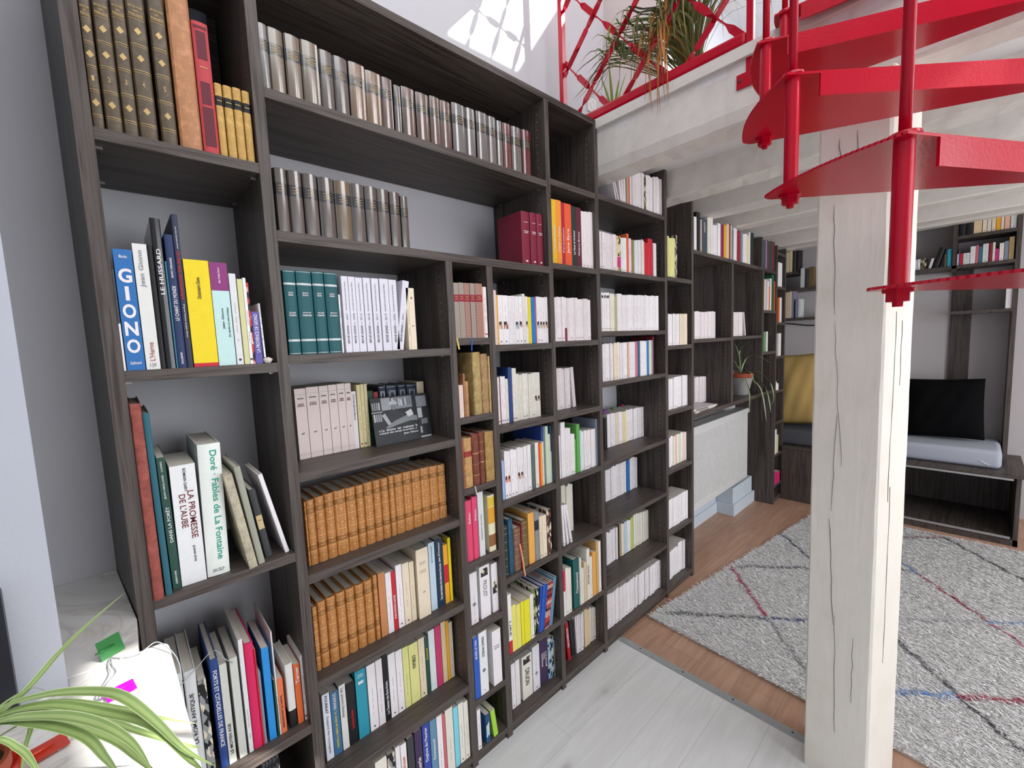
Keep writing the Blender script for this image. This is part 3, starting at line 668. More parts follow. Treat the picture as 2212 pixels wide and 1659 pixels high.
('p',5702,217,229,4,'lavwhite',0.0,{'t': [('u', 'REVUE GIONO', 'dark', 0.12, 0.36, 0.3), ('u', 'n. 2016', 'grey', 0.38, 0.52, 0.26), ('u', 'Association des Amis de Jean Giono', 'grey', 0.55, 0.93, 0.24)], 'lab': 'pale lavender white journal, third of eight beside dark teal hardcovers'}),
('p',5956,233,230,4,'lavwhite',0.0,{'t': [('u', 'REVUE GIONO', 'dark', 0.12, 0.36, 0.3), ('u', 'n. 2018', 'grey', 0.38, 0.52, 0.26), ('u', 'Association des Amis de Jean Giono', 'grey', 0.55, 0.93, 0.24)], 'lab': 'pale lavender white journal, fourth of eight beside dark teal hardcovers'}),
('p',6228,232,230,4,'lavwhite',0.0,{'t': [('u', 'REVUE GIONO', 'dark', 0.12, 0.36, 0.3), ('u', 'n. 2017', 'grey', 0.38, 0.52, 0.26), ('u', 'Association des Amis de Jean Giono', 'grey', 0.55, 0.93, 0.24)], 'lab': 'pale lavender white journal, fifth of eight beside dark teal hardcovers'}),
('p',6532,294,231,4,'lavwhite',0.0,{'t': [('u', 'REVUE GIONO', 'dark', 0.12, 0.36, 0.3), ('u', 'n. 2019', 'grey', 0.38, 0.52, 0.26), ('u', 'Association des Amis de Jean Giono', 'grey', 0.55, 0.93, 0.24)], 'lab': 'pale lavender white journal, sixth of eight beside dark teal hardcovers'}),
('p',6832,269,230,4,'lavwhite',0.0,{'t': [('u', 'REVUE GIONO', 'dark', 0.12, 0.36, 0.3), ('u', 'n. 2020', 'grey', 0.38, 0.52, 0.26), ('u', 'Association des Amis de Jean Giono', 'grey', 0.55, 0.93, 0.24)], 'lab': 'pale lavender white journal, seventh of eight beside dark teal hardcovers'}),
('p',6971,227,231,4,'lavwhite',0.157,{'t': [('u', 'REVUE GIONO', 'dark', 0.12, 0.36, 0.3), ('u', 'n. 2021', 'grey', 0.38, 0.52, 0.26)], 'lab': 'pale lavender white journal leaning right, last of eight on third shelf'}),
('p',7352,84,207,4,'cream2',0.0),
('p',7506,210,207,4,'cream2',0.0,{'t': [('h', 'IV', 'dark', 0.82, 0.86, 0.3), ('h', 'nrf', 'dark', 0.38, 0.4, 0.4)], 'lab': 'cream book with small black numeral at right end of third shelf'})]),
('B4','fourth shelf of second column',1.352,[
('p',4180,334,229,160,'rose',0.0,{'lines': 1, 't': [('h', 'Robert Merle', 'dark', 0.85, 0.87, 0.55), ('h', 'FORTUNE', 'maroon', 0.77, 0.79, 0.5), ('h', 'DE FRANCE', 'maroon', 0.745, 0.765, 0.6), ('h', 'nrf', 'dark', 0.35, 0.38, 0.25)], 'lab': 'tall pale rose paperback, first of six on fourth shelf'}),
('p',4555,381,231,160,'rose',0.0,{'lines': 1, 't': [('h', 'Robert Merle', 'dark', 0.85, 0.87, 0.55), ('h', 'FORTUNE', 'maroon', 0.77, 0.79, 0.5), ('h', 'DE FRANCE', 'maroon', 0.745, 0.765, 0.6), ('h', 'nrf', 'dark', 0.35, 0.38, 0.25)], 'lab': 'tall pale rose paperback, second of six on fourth shelf'}),
('p',4906,288,231,160,'rose',0.0,{'lines': 1, 't': [('h', 'Robert Merle', 'dark', 0.85, 0.87, 0.55), ('h', 'FORTUNE', 'maroon', 0.77, 0.79, 0.5), ('h', 'DE FRANCE', 'maroon', 0.745, 0.765, 0.6), ('h', 'nrf', 'dark', 0.35, 0.38, 0.25)], 'lab': 'tall pale rose paperback, third of six on fourth shelf'}),
('p',5204,275,232,160,'rose',0.0,{'lines': 1, 't': [('h', 'Robert Merle', 'dark', 0.85, 0.87, 0.55), ('h', 'FORTUNE', 'maroon', 0.77, 0.79, 0.5), ('h', 'DE FRANCE', 'maroon', 0.745, 0.765, 0.6), ('h', 'nrf', 'dark', 0.35, 0.38, 0.25)], 'lab': 'tall pale rose paperback, fourth of six on fourth shelf'}),
('p',5484,252,233,160,'rose',0.0,{'lines': 1, 't': [('h', 'Robert Merle', 'dark', 0.85, 0.87, 0.55), ('h', 'FORTUNE', 'maroon', 0.77, 0.79, 0.5), ('h', 'DE FRANCE', 'maroon', 0.745, 0.765, 0.6), ('h', 'nrf', 'dark', 0.35, 0.38, 0.25)], 'lab': 'tall pale rose paperback, fifth of six on fourth shelf'}),
('p',5723,202,232,160,'rose',0.0,{'lines': 1, 't': [('h', 'Robert Merle', 'dark', 0.85, 0.87, 0.55), ('h', 'FORTUNE', 'maroon', 0.77, 0.79, 0.5), ('h', 'DE FRANCE', 'maroon', 0.745, 0.765, 0.6), ('h', 'nrf', 'dark', 0.35, 0.38, 0.25)], 'lab': 'tall pale rose paperback, last of six on fourth shelf'}),
('p',5904,151,202,160,'white',0.0,{'t': [('d', 'Contre Sainte-Beuve', 'dark', 0.5, 0.95, 0.4)], 'lab': 'white paperback between rose and cream books'}),
('p',6086,132,223,160,'cream3',0.0),
('p',6219,109,224,160,'cream3',0.0),
('p',6343,107,224,160,'cream3',0.0),
('h',6600,231,195,180,'darkgreen',0.0),
('h',6814,180,189,180,'red2',0.0),
('h',7075,267,209,180,'inkblue',0.0,{'sq': 1, 'lab': 'dark blue leather book with silver square, first of four behind postcards'}),
('h',7455,429,208,180,'inkblue',0.0,{'sq': 1, 'lab': 'dark blue leather book with silver square, second of four behind postcards'}),
('h',7882,342,207,180,'inkblue',0.0,{'sq': 1, 'lab': 'dark blue leather book with silver square, third of four behind postcards'}),
('h',8287,421,205,180,'inkblue',0.0,{'sq': 1, 'lab': 'dark blue leather book with silver square, last of four behind postcards'}),
('h',8684,316,210,180,'cream',0.0,{'lab': 'cream book at right end behind the postcards'})]),
('B5','fifth shelf of second column',1.043,[
('l',3744,47,203,57,'orangeleather',0.0,{'orl': 1}),
('l',3899,234,205,57,'orangeleather',0.0,{'orl': 1}),
('l',4173,273,208,57,'orangeleather',0.0,{'orl': 1}),
('l',4467,278,210,57,'orangeleather',0.0,{'orl': 1}),
('l',4802,357,211,57,'orangeleather',0.0,{'orl': 1}),
('l',5154,313,211,57,'orangeleather',0.0,{'orl': 1}),
('l',5454,248,211,57,'orangeleather',0.0,{'orl': 1}),
('l',5749,297,213,57,'orangeleather',0.0,{'orl': 1}),
('l',6049,263,213,57,'orangeleather',0.0,{'orl': 1}),
('l',6330,266,213,57,'orangeleather',0.0,{'orl': 1}),
('l',6581,203,215,57,'orangeleather',0.0,{'orl': 1}),
('l',6859,313,214,57,'orangeleather',0.0,{'orl': 1}),
('l',7196,327,214,57,'orangeleather',0.0,{'orl': 1}),
('l',7551,347,213,57,'orangeleather',0.0,{'orl': 1}),
('l',7921,359,213,57,'orangeleather',0.0,{'orl': 1}),
('l',8291,347,211,57,'orangeleather',0.0,{'orl': 1}),
('l',8645,328,208,57,'orangeleather',0.0,{'orl': 1})]),
('B6','sixth shelf of second column',0.706,[
('l',3721,141,209,48,'orangeleather',0.0,{'orl': 1}),
('l',3941,249,216,48,'orangeleather',0.0,{'orl': 1}),
('l',4233,278,219,48,'orangeleather',0.0,{'orl': 1}),
('l',4539,278,221,48,'orangeleather',0.0,{'orl': 1}),
('l',4846,282,221,48,'orangeleather',0.0,{'orl': 1}),
('l',5155,282,221,48,'orangeleather',0.0,{'orl': 1}),
('l',5458,276,223,48,'orangeleather',0.0,{'orl': 1}),
('l',5698,152,231,48,'orangeleather',0.0,{'orl': 1}),
('p',5921,237,229,48,'saddle',0.0,{'lab': 'thin saddle brown book right of orange volumes, sixth shelf'}),
('p',6161,206,220,48,'white',0.0),
('p',6346,141,217,48,'red',0.0,{'t': [('u', "D'UN CHATEAU L'AUTRE", 'white', 0.2, 0.6, 0.5)], 'lab': 'narrow red paperback on sixth shelf of second column'}),
('p',6565,225,232,48,'white',0.0),
('p',6830,258,228,48,'cream2',0.0),
('p',7070,184,224,48,'cream',0.0),
('p',7468,483,262,38,'cream2',0.0,{'t': [('k', 'grey', 0.8, 0.806, 0.55), ('k', 'grey', 0.775, 0.781, 0.5), ('k', 'brick', 0.68, 0.686, 0.55), ('k', 'brick', 0.655, 0.661, 0.5), ('h', 'nrf', 'dark', 0.36, 0.38, 0.2)], 'lab': 'tallest very thick cream paperback on sixth shelf'}),
('p',7928,260,265,48,'paleblue',0.0,{'t': [('u', "Jean d'Ormesson", 'grey', 0.7, 0.95, 0.3)], 'lab': 'pale blue paperback on sixth shelf of second column'}),
('p',8251,336,268,48,'navy3',0.0,{'t': [('u', 'Une autre histoire de la litterature francaise', 'white', 0.1, 0.64, 0.3), ('u', "Jean d'Ormesson", 'white', 0.66, 0.95, 0.35)], 'lab': 'navy paperback with white lettering on sixth shelf'}),
('p',8528,190,235,48,'amber',0.0,{'mid': ('red', 0.35, 0.66), 'lab': 'amber paperback with red middle panel on sixth shelf'}),
('p',8714,115,256,48,'yellow',0.0)]),
('B7','seventh shelf of second column',0.363,[
('p',3911,227,231,81,'bluewhite',0.0,{'t': [('d', 'POURRAT', 'dark', 0.7, 0.97, 0.35), ('d', 'Gaspard des montagnes', 'grey', 0.1, 0.66, 0.4)], 'lab': 'blue white paperback at left end of seventh shelf'}),
('p',4173,251,223,81,'bluegrad',0.0,{'t': [('d', 'DORMANN', 'white', 0.72, 0.97, 0.4), ('d', 'Le roman de Sophie Trebuchet', 'yellow', 0.1, 0.68, 0.42)], 'lab': 'blue to teal paperback with yellow title'}),
('p',4437,207,231,81,'paper',0.0,{'t': [('d', 'Les amours blessees', 'grey', 0.5, 0.95, 0.45)], 'lab': 'off white paperback with grey title, third on seventh shelf'}),
('p',4700,274,223,81,'black',0.0,{'t': [('u', 'Les Hautes Savanes', 'red', 0.25, 0.55, 0.35)], 'lab': 'black paperback with red title on seventh shelf'}),
('p',5068,361,246,81,'turquoise',0.0,{'t': [('k', 'white', 0.93, 0.94, 0.5), ('k', 'white', 0.9, 0.908, 0.6), ('k', 'white', 0.8, 0.84, 0.5)], 'lab': 'thick turquoise paperback on seventh shelf'}),
('p',5447,299,245,81,'white',0.0),
('p',5737,230,246,81,'white',0.0),
('p',5969,182,251,81,'black',0.0,{'t': [('u', 'Le Chateau des Bois-Noirs', 'white', 0.1, 0.6, 0.5)], 'lab': 'narrow black paperback with white script title'}),
('p',6217,267,243,81,'white',0.0),
('p',6500,252,240,81,'white',0.0),
('p',6767,236,238,81,'paleyellow',0.0),
('p',7095,372,235,81,'paleyellow',0.0,{'t': [('d', "O'BRIAN", 'dark', 0.58, 0.8, 0.42)], 'lab': 'pale yellow paperback with black name on seventh shelf'}),
('p',7438,256,237,81,'cream',0.0),
('p',7654,138,230,81,'forest',0.0,{'t': [('u', 'Conrad', 'yellow', 0.6, 0.8, 0.55)], 'lab': 'narrow dark green paperback on seventh shelf'}),
('p',7888,260,247,81,'mintwhite',0.0),
('p',8171,254,249,81,'magentapink',0.0,{'lab': 'bright pink paperback on seventh shelf of second column'}),
('p',8425,200,253,81,'sand',0.0),
('p',8605,123,248,81,'amber',0.0),
('p',8767,172,236,81,'cream2',0.0)]),
('B8','bottom shelf of second column',0.055,[
('p',5266,402,259,10,'ivory',0.0),
('p',5638,253,253,10,'mottle',0.0),
('p',5884,165,261,10,'white',0.0),
('p',6101,216,256,10,'white',0.0,{'t': [('u', 'FRANCOISE SAGAN', 'salmonorange', 0.5, 0.8, 0.4)], 'lab': 'white paperback with coral letters on bottom shelf'}),
('p',6380,250,260,10,'charcoal',0.0),
('p',6687,279,264,10,'purpledark',0.0,{'t': [('u', 'Oberle', 'white', 0.35, 0.6, 0.5)], 'lab': 'dark purple paperback on bottom shelf'}),
('p',7010,288,270,10,'royal',0.0,{'t': [('u', 'Daphne du Maurier', 'white', 0.45, 0.95, 0.5)], 'lab': 'royal blue paperback with white name on bottom shelf'}),
('p',7315,260,265,10,'steel',0.0,{'t': [('u', 'Emmanuel', 'white', 0.4, 0.7, 0.35)], 'lab': 'steel blue paperback on bottom shelf of second column'}),
('p',7591,230,263,10,'white',0.0),
('p',7777,103,256,10,'coral',0.0),
('p',8023,328,264,10,'ivory',0.0),
('p',8322,206,250,10,'cyanlight',0.0,{'lab': 'light cyan paperback on bottom shelf of second column'}),
('p',8564,224,251,10,'ivory',0.0),
('p',8804,215,243,10,'ivory',0.0)]),
('C1','top shelf of narrow third column',1.724,[
('c',9340,216,202,0,'weavegrey',0.0),
('c',9577,227,204,0,'weavegrey',0.0),
('c',9828,242,204,0,'weavebrown',0.0),
('c',10088,223,205,0,'weavegrey',0.0),
('c',10391,335,206,0,'weavebrown',0.0),
('p',10591,53,195,0,'orangewhite',0.0),
('p',10656,65,195,0,'white',0.0),
('p',10726,61,195,0,'white',0.0)]),
('C2','second shelf of third column',1.426,[
('p',9348,190,123,4,'rose2',0.0),
('h',9528,90,165,4,'rustpaper',0.0,{'old': 1, 'lab': 'tattered brown booklet on second shelf of third column'}),
('h',9640,128,135,4,'rustpaper2',0.0,{'old': 1, 'lab': 'small tattered book with exposed cords on third column'}),
('l',10187,378,243,4,'oldgold',0.0,{'old': 1, 'lab': 'large old gilt leather book with blackened side, third column'}),
('l',10558,335,235,4,'oldtan',0.0,{'old': 1, 'lab': 'large worn tan leather book beside the gilt one'}),
('l',10780,85,225,4,'oldtan2',0.0,{'old': 1})]),
('C3','third shelf of third column',1.149,[
('h',9297,71,200,4,'rust',0.0),
('l',9555,385,194,4,'oldsand',0.0,{'old': 1, 'red': 1, 'lab': 'old sand coloured book with red label, third shelf of third column'}),
('l',9932,324,204,4,'oxblood',0.0,{'old': 1}),
('l',10229,232,209,4,'oxblood',0.0,{'old': 1}),
('h',10606,435,202,4,'oldmustard',0.0,{'old': 1, 'lab': 'old mustard board book with frayed brown edge'})]),
('C4','fourth shelf of third column',0.853,[
('h',9458,304,245,9,'pink',0.0,{'t': [('u', 'Balzac', 'rose', 0.62, 0.8, 0.35)], 'lab': 'left of two bright pink hardcovers in narrow column'}),
('h',9756,246,252,9,'pink',0.0,{'t': [('u', 'Balzac', 'rose', 0.62, 0.8, 0.35)], 'lab': 'right of two bright pink hardcovers in narrow column'}),
('p',10040,270,264,9,'greywhite',0.0,{'t': [('d', 'Oeuvres completes', 'grey', 0.25, 0.65, 0.3)], 'lab': 'grey white paperback between pink books and ornate book'}),
('h',10601,350,235,9,'ornate',0.0,{'rnd': 0, 'gold': 2, 'lab': 'thick cream book with yellow and picture panels on its spine'})]),
('C5','fifth shelf of third column',0.582,[
('p',9569,364,214,20,'white',0.0,{'disc': 1, 'lab': 'thick white paperback with round drawing, fifth shelf of third column'}),
('p',10146,508,221,20,'white',0.0,{'t': [('d', 'PROUST', 'grey', 0.4, 0.72, 0.4)], 'lab': 'very thick white paperback with long grey capitals', 'pic': 1}),
('p',10664,318,211,20,'white',0.0,{'pic': 2, 'lab': 'white paperback with dark portrait square, third column'})]),
('C6','sixth shelf of third column',0.277,[
('p',9405,254,262,4,'royal2',0.0,{'t': [('u', 'BORIS LE VAN', 'white', 0.65, 0.95, 0.4)], 'lab': 'bright blue paperback on sixth shelf of third column'}),
('p',9767,405,267,4,'white2',0.0,{'t': [('u', 'STEFAN ZWEIG', 'dark', 0.6, 0.92, 0.28)], 'disc': 1, 'lab': 'white book with black capitals and small round portrait'}),
('p',10478,457,239,4,'white',0.0,{'t': [('h', 'LES ENQUETES', 'grey', 0.7, 0.72, 0.6), ('h', 'DE MONSIEUR', 'grey', 0.66, 0.68, 0.6)], 'lab': 'thick white paperback with grey emblem, sixth shelf of third column'})]),
('C7','bottom shelf of third column',0.055,[
('p',9372,174,174,4,'white',0.0),
('p',9810,214,126,4,'deepblue',0.0,{'lab': 'dark blue paperback on bottom shelf of third column', 'pic': 3}),
('p',10232,220,126,4,'lime',-0.123,{'lab': 'lime green paperback leaning left on bottom shelf'})]),
('D1','top shelf of fourth column',1.693,[
('p',11294,134,218,12,'rose2',0.0),
('p',11398,67,200,12,'amber',0.0),
('p',11556,228,200,12,'white',0.0,{'pic': 4}),
('p',11838,315,200,12,'white',0.0,{'pic': 4, 'lab': 'white paperback with face picture, first of fourth column'}),
('p',12097,175,199,12,'white',0.0),
('p',12276,175,200,12,'white',0.0),
('p',12477,205,199,12,'white',0.0,{'pic': 4}),
('p',12697,204,200,12,'white',0.0,{'pic': 5}),
('p',12894,154,211,12,'ivory',0.0),
('p',13055,146,201,12,'white',0.0,{'pic': 5}),
('p',13231,185,199,12,'yellow',0.0,{'lab': 'bright yellow paperback on top shelf of fourth column'}),
('p',13460,240,200,12,'azure2',0.0,{'lab': 'bright blue paperback on top shelf of fourth column'}),
('p',13620,54,202,12,'coral',0.0),
('p',13751,183,203,11,'white',0.0,{'pic': 4}),
('p',13937,183,202,11,'white',0.0,{'pic': 4}),
('p',14123,183,201,13,'white',0.0,{'pic': 4}),
('p',14309,183,204,13,'white',0.0,{'pic': 4})]),
('D2','second shelf of fourth column',1.359,[
('p',11577,96,199,47,'white',0.0),
('p',11649,36,195,47,'maroonred',0.0),
('p',11753,135,202,47,'white',0.0),
('p',11891,135,201,47,'white',0.0),
('p',12045,146,189,47,'ivory',0.0),
('h',12261,200,237,47,'navy2',0.0,{'lab': 'tall navy book on second shelf of fourth column'}),
('p',12436,115,232,47,'ivory',0.0),
('p',12553,114,231,47,'ivory',0.0),
('p',12704,179,205,51,'ivory',0.0),
('p',12886,180,200,50,'ivory',0.0),
('p',13069,180,204,48,'ivory',0.0),
('p',13253,180,203,50,'ivory',0.0),
('p',13436,180,199,46,'ivory',0.0),
('p',13619,180,202,45,'ivory',0.0),
('p',13810,180,203,47,'ivory',0.0,{'pic': 5}),
('p',13993,180,202,47,'ivory',0.0,{'pic': 5})]),
('D3','third shelf of fourth column',1.042,[
('p',11409,124,169,22,'babyblue',0.0,{'lab': 'pale blue and white paperback, leftmost on third shelf of fourth column'}),
('p',11587,158,206,22,'white',0.0,{'pic': 6}),
('p',11748,158,203,22,'white',0.0,{'pic': 6}),
('p',11943,185,206,22,'white',0.0),
('p',12132,185,202,22,'white',0.0),
('p',12335,182,207,22,'white',0.0,{'pic': 4}),
('p',12520,182,203,22,'white',0.0,{'pic': 4}),
('p',12731,204,205,22,'white',0.0),
('p',12968,220,206,22,'white',0.0),
('p',13210,231,202,22,'dimgreen',0.0,{'lab': 'dark grey green paperback on third shelf of fourth column'}),
('p',13457,209,207,22,'ivory',0.0),
('p',13633,114,201,22,'redorange',0.0),
('p',13758,115,199,22,'amber',0.0),
('p',13871,86,204,22,'white',0.0),
('h',13988,141,269,34,'royal3',0.0,{'lab': 'tall royal blue book on third shelf of fourth column'}),
('p',14096,68,271,22,'palegreen',0.0),
('p',14184,101,270,22,'palegreen',0.0),
('p',14307,133,231,22,'creamgreen',0.0),
('p',14410,66,267,22,'petrol',0.0,{'lower': ('skyblue', 0, 0.55), 'lab': 'tall petrol blue book with pale landscape foot, fourth column'})]),
('D4','fourth shelf of fourth column',0.710,[
('l',11335,198,224,12,'blackgreen',0.0,{'gold': 1, 'old': 0, 'lab': 'dark green leather book with gilt tooling, leftmost on its shelf'}),
('l',11617,287,243,12,'petrolleather',0.0,{'lab': 'petrol blue leather book with raised bands, fourth column'}),
('l',12005,404,192,12,'browngilt',0.0,{'gold': 1, 'lab': 'brown leather book with faded gilt tooling and worn foot'}),
('p',12236,52,205,12,'maroonred',0.0),
('l',12456,339,212,12,'olivegilt',0.0,{'gold': 2, 'lab': 'olive leather book with gilt squares, fourth column'}),
('h',12874,382,233,12,'apricot',0.0,{'lab': 'tall apricot book, fourth shelf of fourth column'}),
('h',13216,261,229,12,'midgrey',0.0,{'mid': ('inkblue', 0.62, 0.82), 'lab': 'grey cloth book with dark blue label, fourth column'}),
('p',13450,193,200,12,'cream',0.0),
('p',13692,261,197,12,'cream2',0.0),
('p',13997,287,214,12,'patchwork',0.0,{'lab': 'black, red and cream patterned paperback at right end, fourth column'})]),
('D5','fifth shelf of fourth column',0.367,[
('p',11276,194,268,4,'white',0.0,{'lower': ('red', 0, 0.22), 't': [('d', 'LIRE', 'dark', 0.3, 0.55, 0.5)], 'lab': 'white paperback with red foot, fifth shelf of fourth column'}),
('p',11507,260,210,4,'lemonpale',0.0),
('p',11775,248,201,4,'lemonpale',0.0),
('p',12013,167,202,4,'lemon',0.0),
('p',12293,355,198,4,'lemon',0.0,{'lab': 'thickest lemon yellow paperback, fourth column'}),
('p',12601,208,209,4,'ivory',0.0),
('m',12798,132,225,4,'greenpat',0.0),
('m',12879,185,219,4,'blackorange',0.082,{'lab': 'black and orange magazine, fifth shelf of fourth column'}),
('m',13032,92,217,8,'royal2',0.129),
('m',13128,92,214,5,'royal2',0.144),
('m',13223,92,216,8,'royal2',0.158),
('m',13320,93,214,7,'royal2',0.173),
('m',13419,97,213,4,'redpat',0.184),
('m',13521,98,214,4,'redpat',0.189),
('m',13624,98,214,4,'redpat',0.193),
('m',13739,97,224,4,'steel',0.184),
('m',13855,97,228,4,'steel',0.175)]),
('D6','bottom shelf of fourth column',0.055,[
('p',11696,235,215,48,'white',0.0),
('p',11965,252,218,48,'white',0.0),
('p',12565,630,210,48,'ivory',0.0,{'t': [('d', 'DRUON', 'dark', 0.3, 0.68, 0.42)], 'pic': 1, 'lab': 'thick ivory paperback with black capitals, bottom of fourth column'}),
('p',13168,456,223,48,'lilacwhite',0.0,{'disc': 1}),
('p',13698,523,228,48,'purpledark',0.0,{'t': [('u', 'Histoire', 'white', 0.55, 0.7, 0.2, 0), ('u', 'generale de la', 'white', 0.35, 0.7, 0.2, 0.28), ('u', 'chouannerie', 'white', 0.4, 0.7, 0.2, -0.25)], 'lab': 'wide dark purple book, bottom shelf of fourth column'}),
('p',14194,396,209,48,'skybluepat',0.0,{'lab': 'pale blue patterned book, bottom of fourth column'}),
('p',14404,14,187,48,'black',0.0),
('p',14429,28,183,48,'ivory',0.0)]),
('E1','second shelf of fifth column',2.050,[
('p',15081,299,285,18,'goldyellow',0.0,{'t': [('u', 'Therese Raquin', 'white', 0.2, 0.6, 0.42)]}),
('p',15414,340,287,18,'orange2',0.0,{'t': [('u', 'Orgueil et Prejuges', 'white', 0.2, 0.6, 0.42)]}),
('p',15705,211,282,18,'crimson',0.0,{'t': [('u', 'Persuasion', 'white', 0.2, 0.6, 0.42)]}),
('p',16061,477,283,18,'orangered',0.0,{'t': [('u', 'Jane Eyre', 'white', 0.2, 0.6, 0.42)]}),
('p',16481,341,280,18,'blackgreen',0.0,{'t': [('u', 'Les Hauts de Hurlevent', 'white', 0.2, 0.6, 0.42)]}),
('p',16852,375,280,18,'wine',0.0,{'t': [('u', 'Madame Bovary', 'white', 0.2, 0.6, 0.42)]}),
('p',17209,308,269,18,'pinkwhite',0.0),
('p',17521,308,272,18,'pinkwhite',0.0),
('p',17820,285,276,18,'pinkwhite',0.0)]),
('E2','third shelf of fifth column',1.698,[
('p',14852,157,198,4,'pinkwhite',0.0),
('p',15014,157,202,5,'pinkwhite',0.0),
('p',15174,157,201,8,'pinkwhite',0.0),
('p',15334,157,203,1,'pinkwhite',0.0),
('p',15519,175,201,4,'pinkwhite',0.0,{'lower': ('darkred', 0, 0.3), 'lab': 'white paperback with dark red foot, third shelf of fifth column'}),
('p',15728,204,199,3,'pinkwhite',0.0),
('p',15935,204,199,4,'pinkwhite',0.0),
('p',16143,204,203,8,'pinkwhite',0.0),
('p',16350,204,203,5,'pinkwhite',0.0),
('p',16557,204,197,6,'pinkwhite',0.0),
('p',16765,204,197,6,'pinkwhite',0.0),
('p',16972,204,201,3,'pinkwhite',0.0),
('p',17180,204,201,6,'pinkwhite',0.0),
('p',17387,204,197,8,'pinkwhite',0.0)]),
('E3','fourth shelf of fifth column',1.359,[
('p',15818,199,207,89,'pinkwhite',0.0),
('p',16020,198,207,89,'pinkwhite',0.0),
('p',16222,198,202,92,'pinkwhite',0.0),
('p',16423,199,204,88,'pinkwhite',0.0),
('p',16625,199,203,89,'pinkwhite',0.0),
('p',17028,235,206,87,'pinkwhite',-0.081,{'lab': 'white paperback leaning left, fourth shelf of fifth column'})]),
('E4','fifth shelf of fifth column',1.044,[
('p',14991,97,210,18,'white',0.0),
('p',15234,294,270,18,'white',0.0),
('p',15490,193,238,18,'white',0.0),
('p',15686,193,235,18,'white',0.0),
('p',15868,145,203,18,'white',0.0),
('p',16016,142,200,18,'white',0.0),
('p',16146,110,170,18,'leafgreen',0.0),
('p',16377,247,242,18,'leafgreen',0.0,{'lab': 'tall green paperback on fifth shelf of fifth column'}),
('p',16580,132,208,18,'palecyan',0.0),
('p',16756,185,199,22,'white',0.0),
('p',16944,185,202,18,'white',0.0),
('p',17132,185,199,16,'white',0.0),
('p',17321,185,199,23,'white',0.0),
('p',17509,185,198,18,'white',0.0),
('p',17697,185,197,19,'white',0.0),
('p',17896,134,245,18,'greyblue',0.0,{'lab': 'tall grey blue paperback at right end, fifth column'})]),
('E5','sixth shelf of fifth column',0.705,[
('p',15954,190,266,95,'ivory',0.0),
('p',16148,190,260,101,'ivory',0.0),
('p',16340,190,252,95,'ivory',0.0),
('p',16534,190,257,101,'ivory',0.0),
('p',16728,191,250,101,'ivory',0.0),
('p',15120,135,208,18,'white',-0.05),
('p',15386,135,207,18,'white',-0.111),
('p',15656,135,206,18,'white',-0.176)]),
('E6','seventh shelf of fifth column',0.363,[
('p',14851,128,231,4,'hotpink',0.0,{'lower': ('white', 0, 0.55), 'lab': 'thin pink and white book, leftmost on seventh shelf of fifth column'}),
('p',15052,209,238,4,'ivory',0.0),
('p',15264,209,230,4,'ivory',0.0),
('h',15800,428,255,4,'forestteal',0.0,{'t': [('u', 'Chateaubriand', 'white', 0.3, 0.72, 0.4)], 'lab': 'dark teal hardcover with white name, fifth column'}),
('p',16103,132,249,4,'ivory',0.0),
('p',16266,188,189,4,'ivory',0.0),
('p',16484,180,213,4,'sand',0.0),
('p',16739,244,273,4,'ivory',0.0,{'t': [('u', 'VICTOR HUGO', 'dark', 0.3, 0.68, 0.5)], 'lab': 'tall ivory paperback with black capitals, fifth column'}),
('p',16968,204,222,4,'ivory',0.0),
('p',17248,278,238,4,'apricot',0.0,{'lab': 'apricot book, seventh shelf of fifth column'}),
('p',17528,205,287,4,'tanpaper',0.0,{'old': 1}),
('p',17736,181,278,4,'white',0.0)]),
('E7','bottom shelf of fifth column',0.055,[
('p',15711,217,214,58,'red3',-0.085,{'t': [('u', 'DECAMERON', 'white', 0.35, 0.85, 0.6)], 'lab': 'red paperback leaning left, bottom of fifth column'}),
('p',16115,193,203,68,'black2',-0.078),
('p',16312,196,192,68,'black2',-0.075),
('p',16382,100,211,60,'white',-0.051),
('p',16486,101,211,59,'white',-0.033),
('p',16589,101,211,58,'white',-0.015),
('p',16694,101,207,56,'white',0.003),
('p',16799,102,211,56,'white',0.02),
('p',17091,223,212,58,'sand',0.0),
('p',17317,223,201,58,'sand',0.0),
('p',17550,179,198,63,'ivory',0.0),
('p',17732,179,192,60,'ivory',0.0),
('p',17873,96,187,61,'ivory',0.0),
('p',17944,38,181,58,'ivory',0.0)]),
('F0','top shelf of sixth column',2.420,[
('p',20144,93,156,20,'pinkwhite',-0.284),
('p',20379,93,166,20,'pinkwhite',-0.355),
('p',20621,164,184,20,'pinkwhite',-0.153),
('p',20790,167,192,20,'pinkwhite',-0.088),
('p',20961,169,201,20,'pinkwhite',-0.029),
('p',21233,212,188,20,'brownpale',0.0),
('p',21407,97,190,20,'orange',0.0),
('p',21592,234,196,24,'pinkwhite',0.0),
('p',21830,234,192,20,'pinkwhite',0.0),
('p',22068,235,195,20,'pinkwhite',0.0),
('p',22306,234,202,22,'pinkwhite',0.0),
('p',22544,234,201,22,'pinkwhite',0.0),
('p',22781,235,206,19,'pinkwhite',0.0),
('p',23034,235,199,20,'olivepat',0.0),
('p',23308,268,206,23,'pinkwhite',0.0),
('p',23580,268,211,24,'pinkwhite',0.0),
('p',23851,269,206,25,'pinkwhite',0.0),
('p',24123,269,213,19,'pinkwhite',0.0),
('p',24394,268,218,17,'pinkwhite',0.0),
('p',24666,268,218,25,'pinkwhite',0.0),
('p',24853,100,216,17,'pinkwhite',0.0)]),
('F1','second shelf of sixth column',2.057,[
('p',18658,156,189,22,'pinkwhite',0.0),
('p',18817,156,187,17,'pinkwhite',0.0),
('p',18976,156,189,20,'pinkwhite',0.0),
('p',19135,156,189,22,'pinkwhite',0.0),
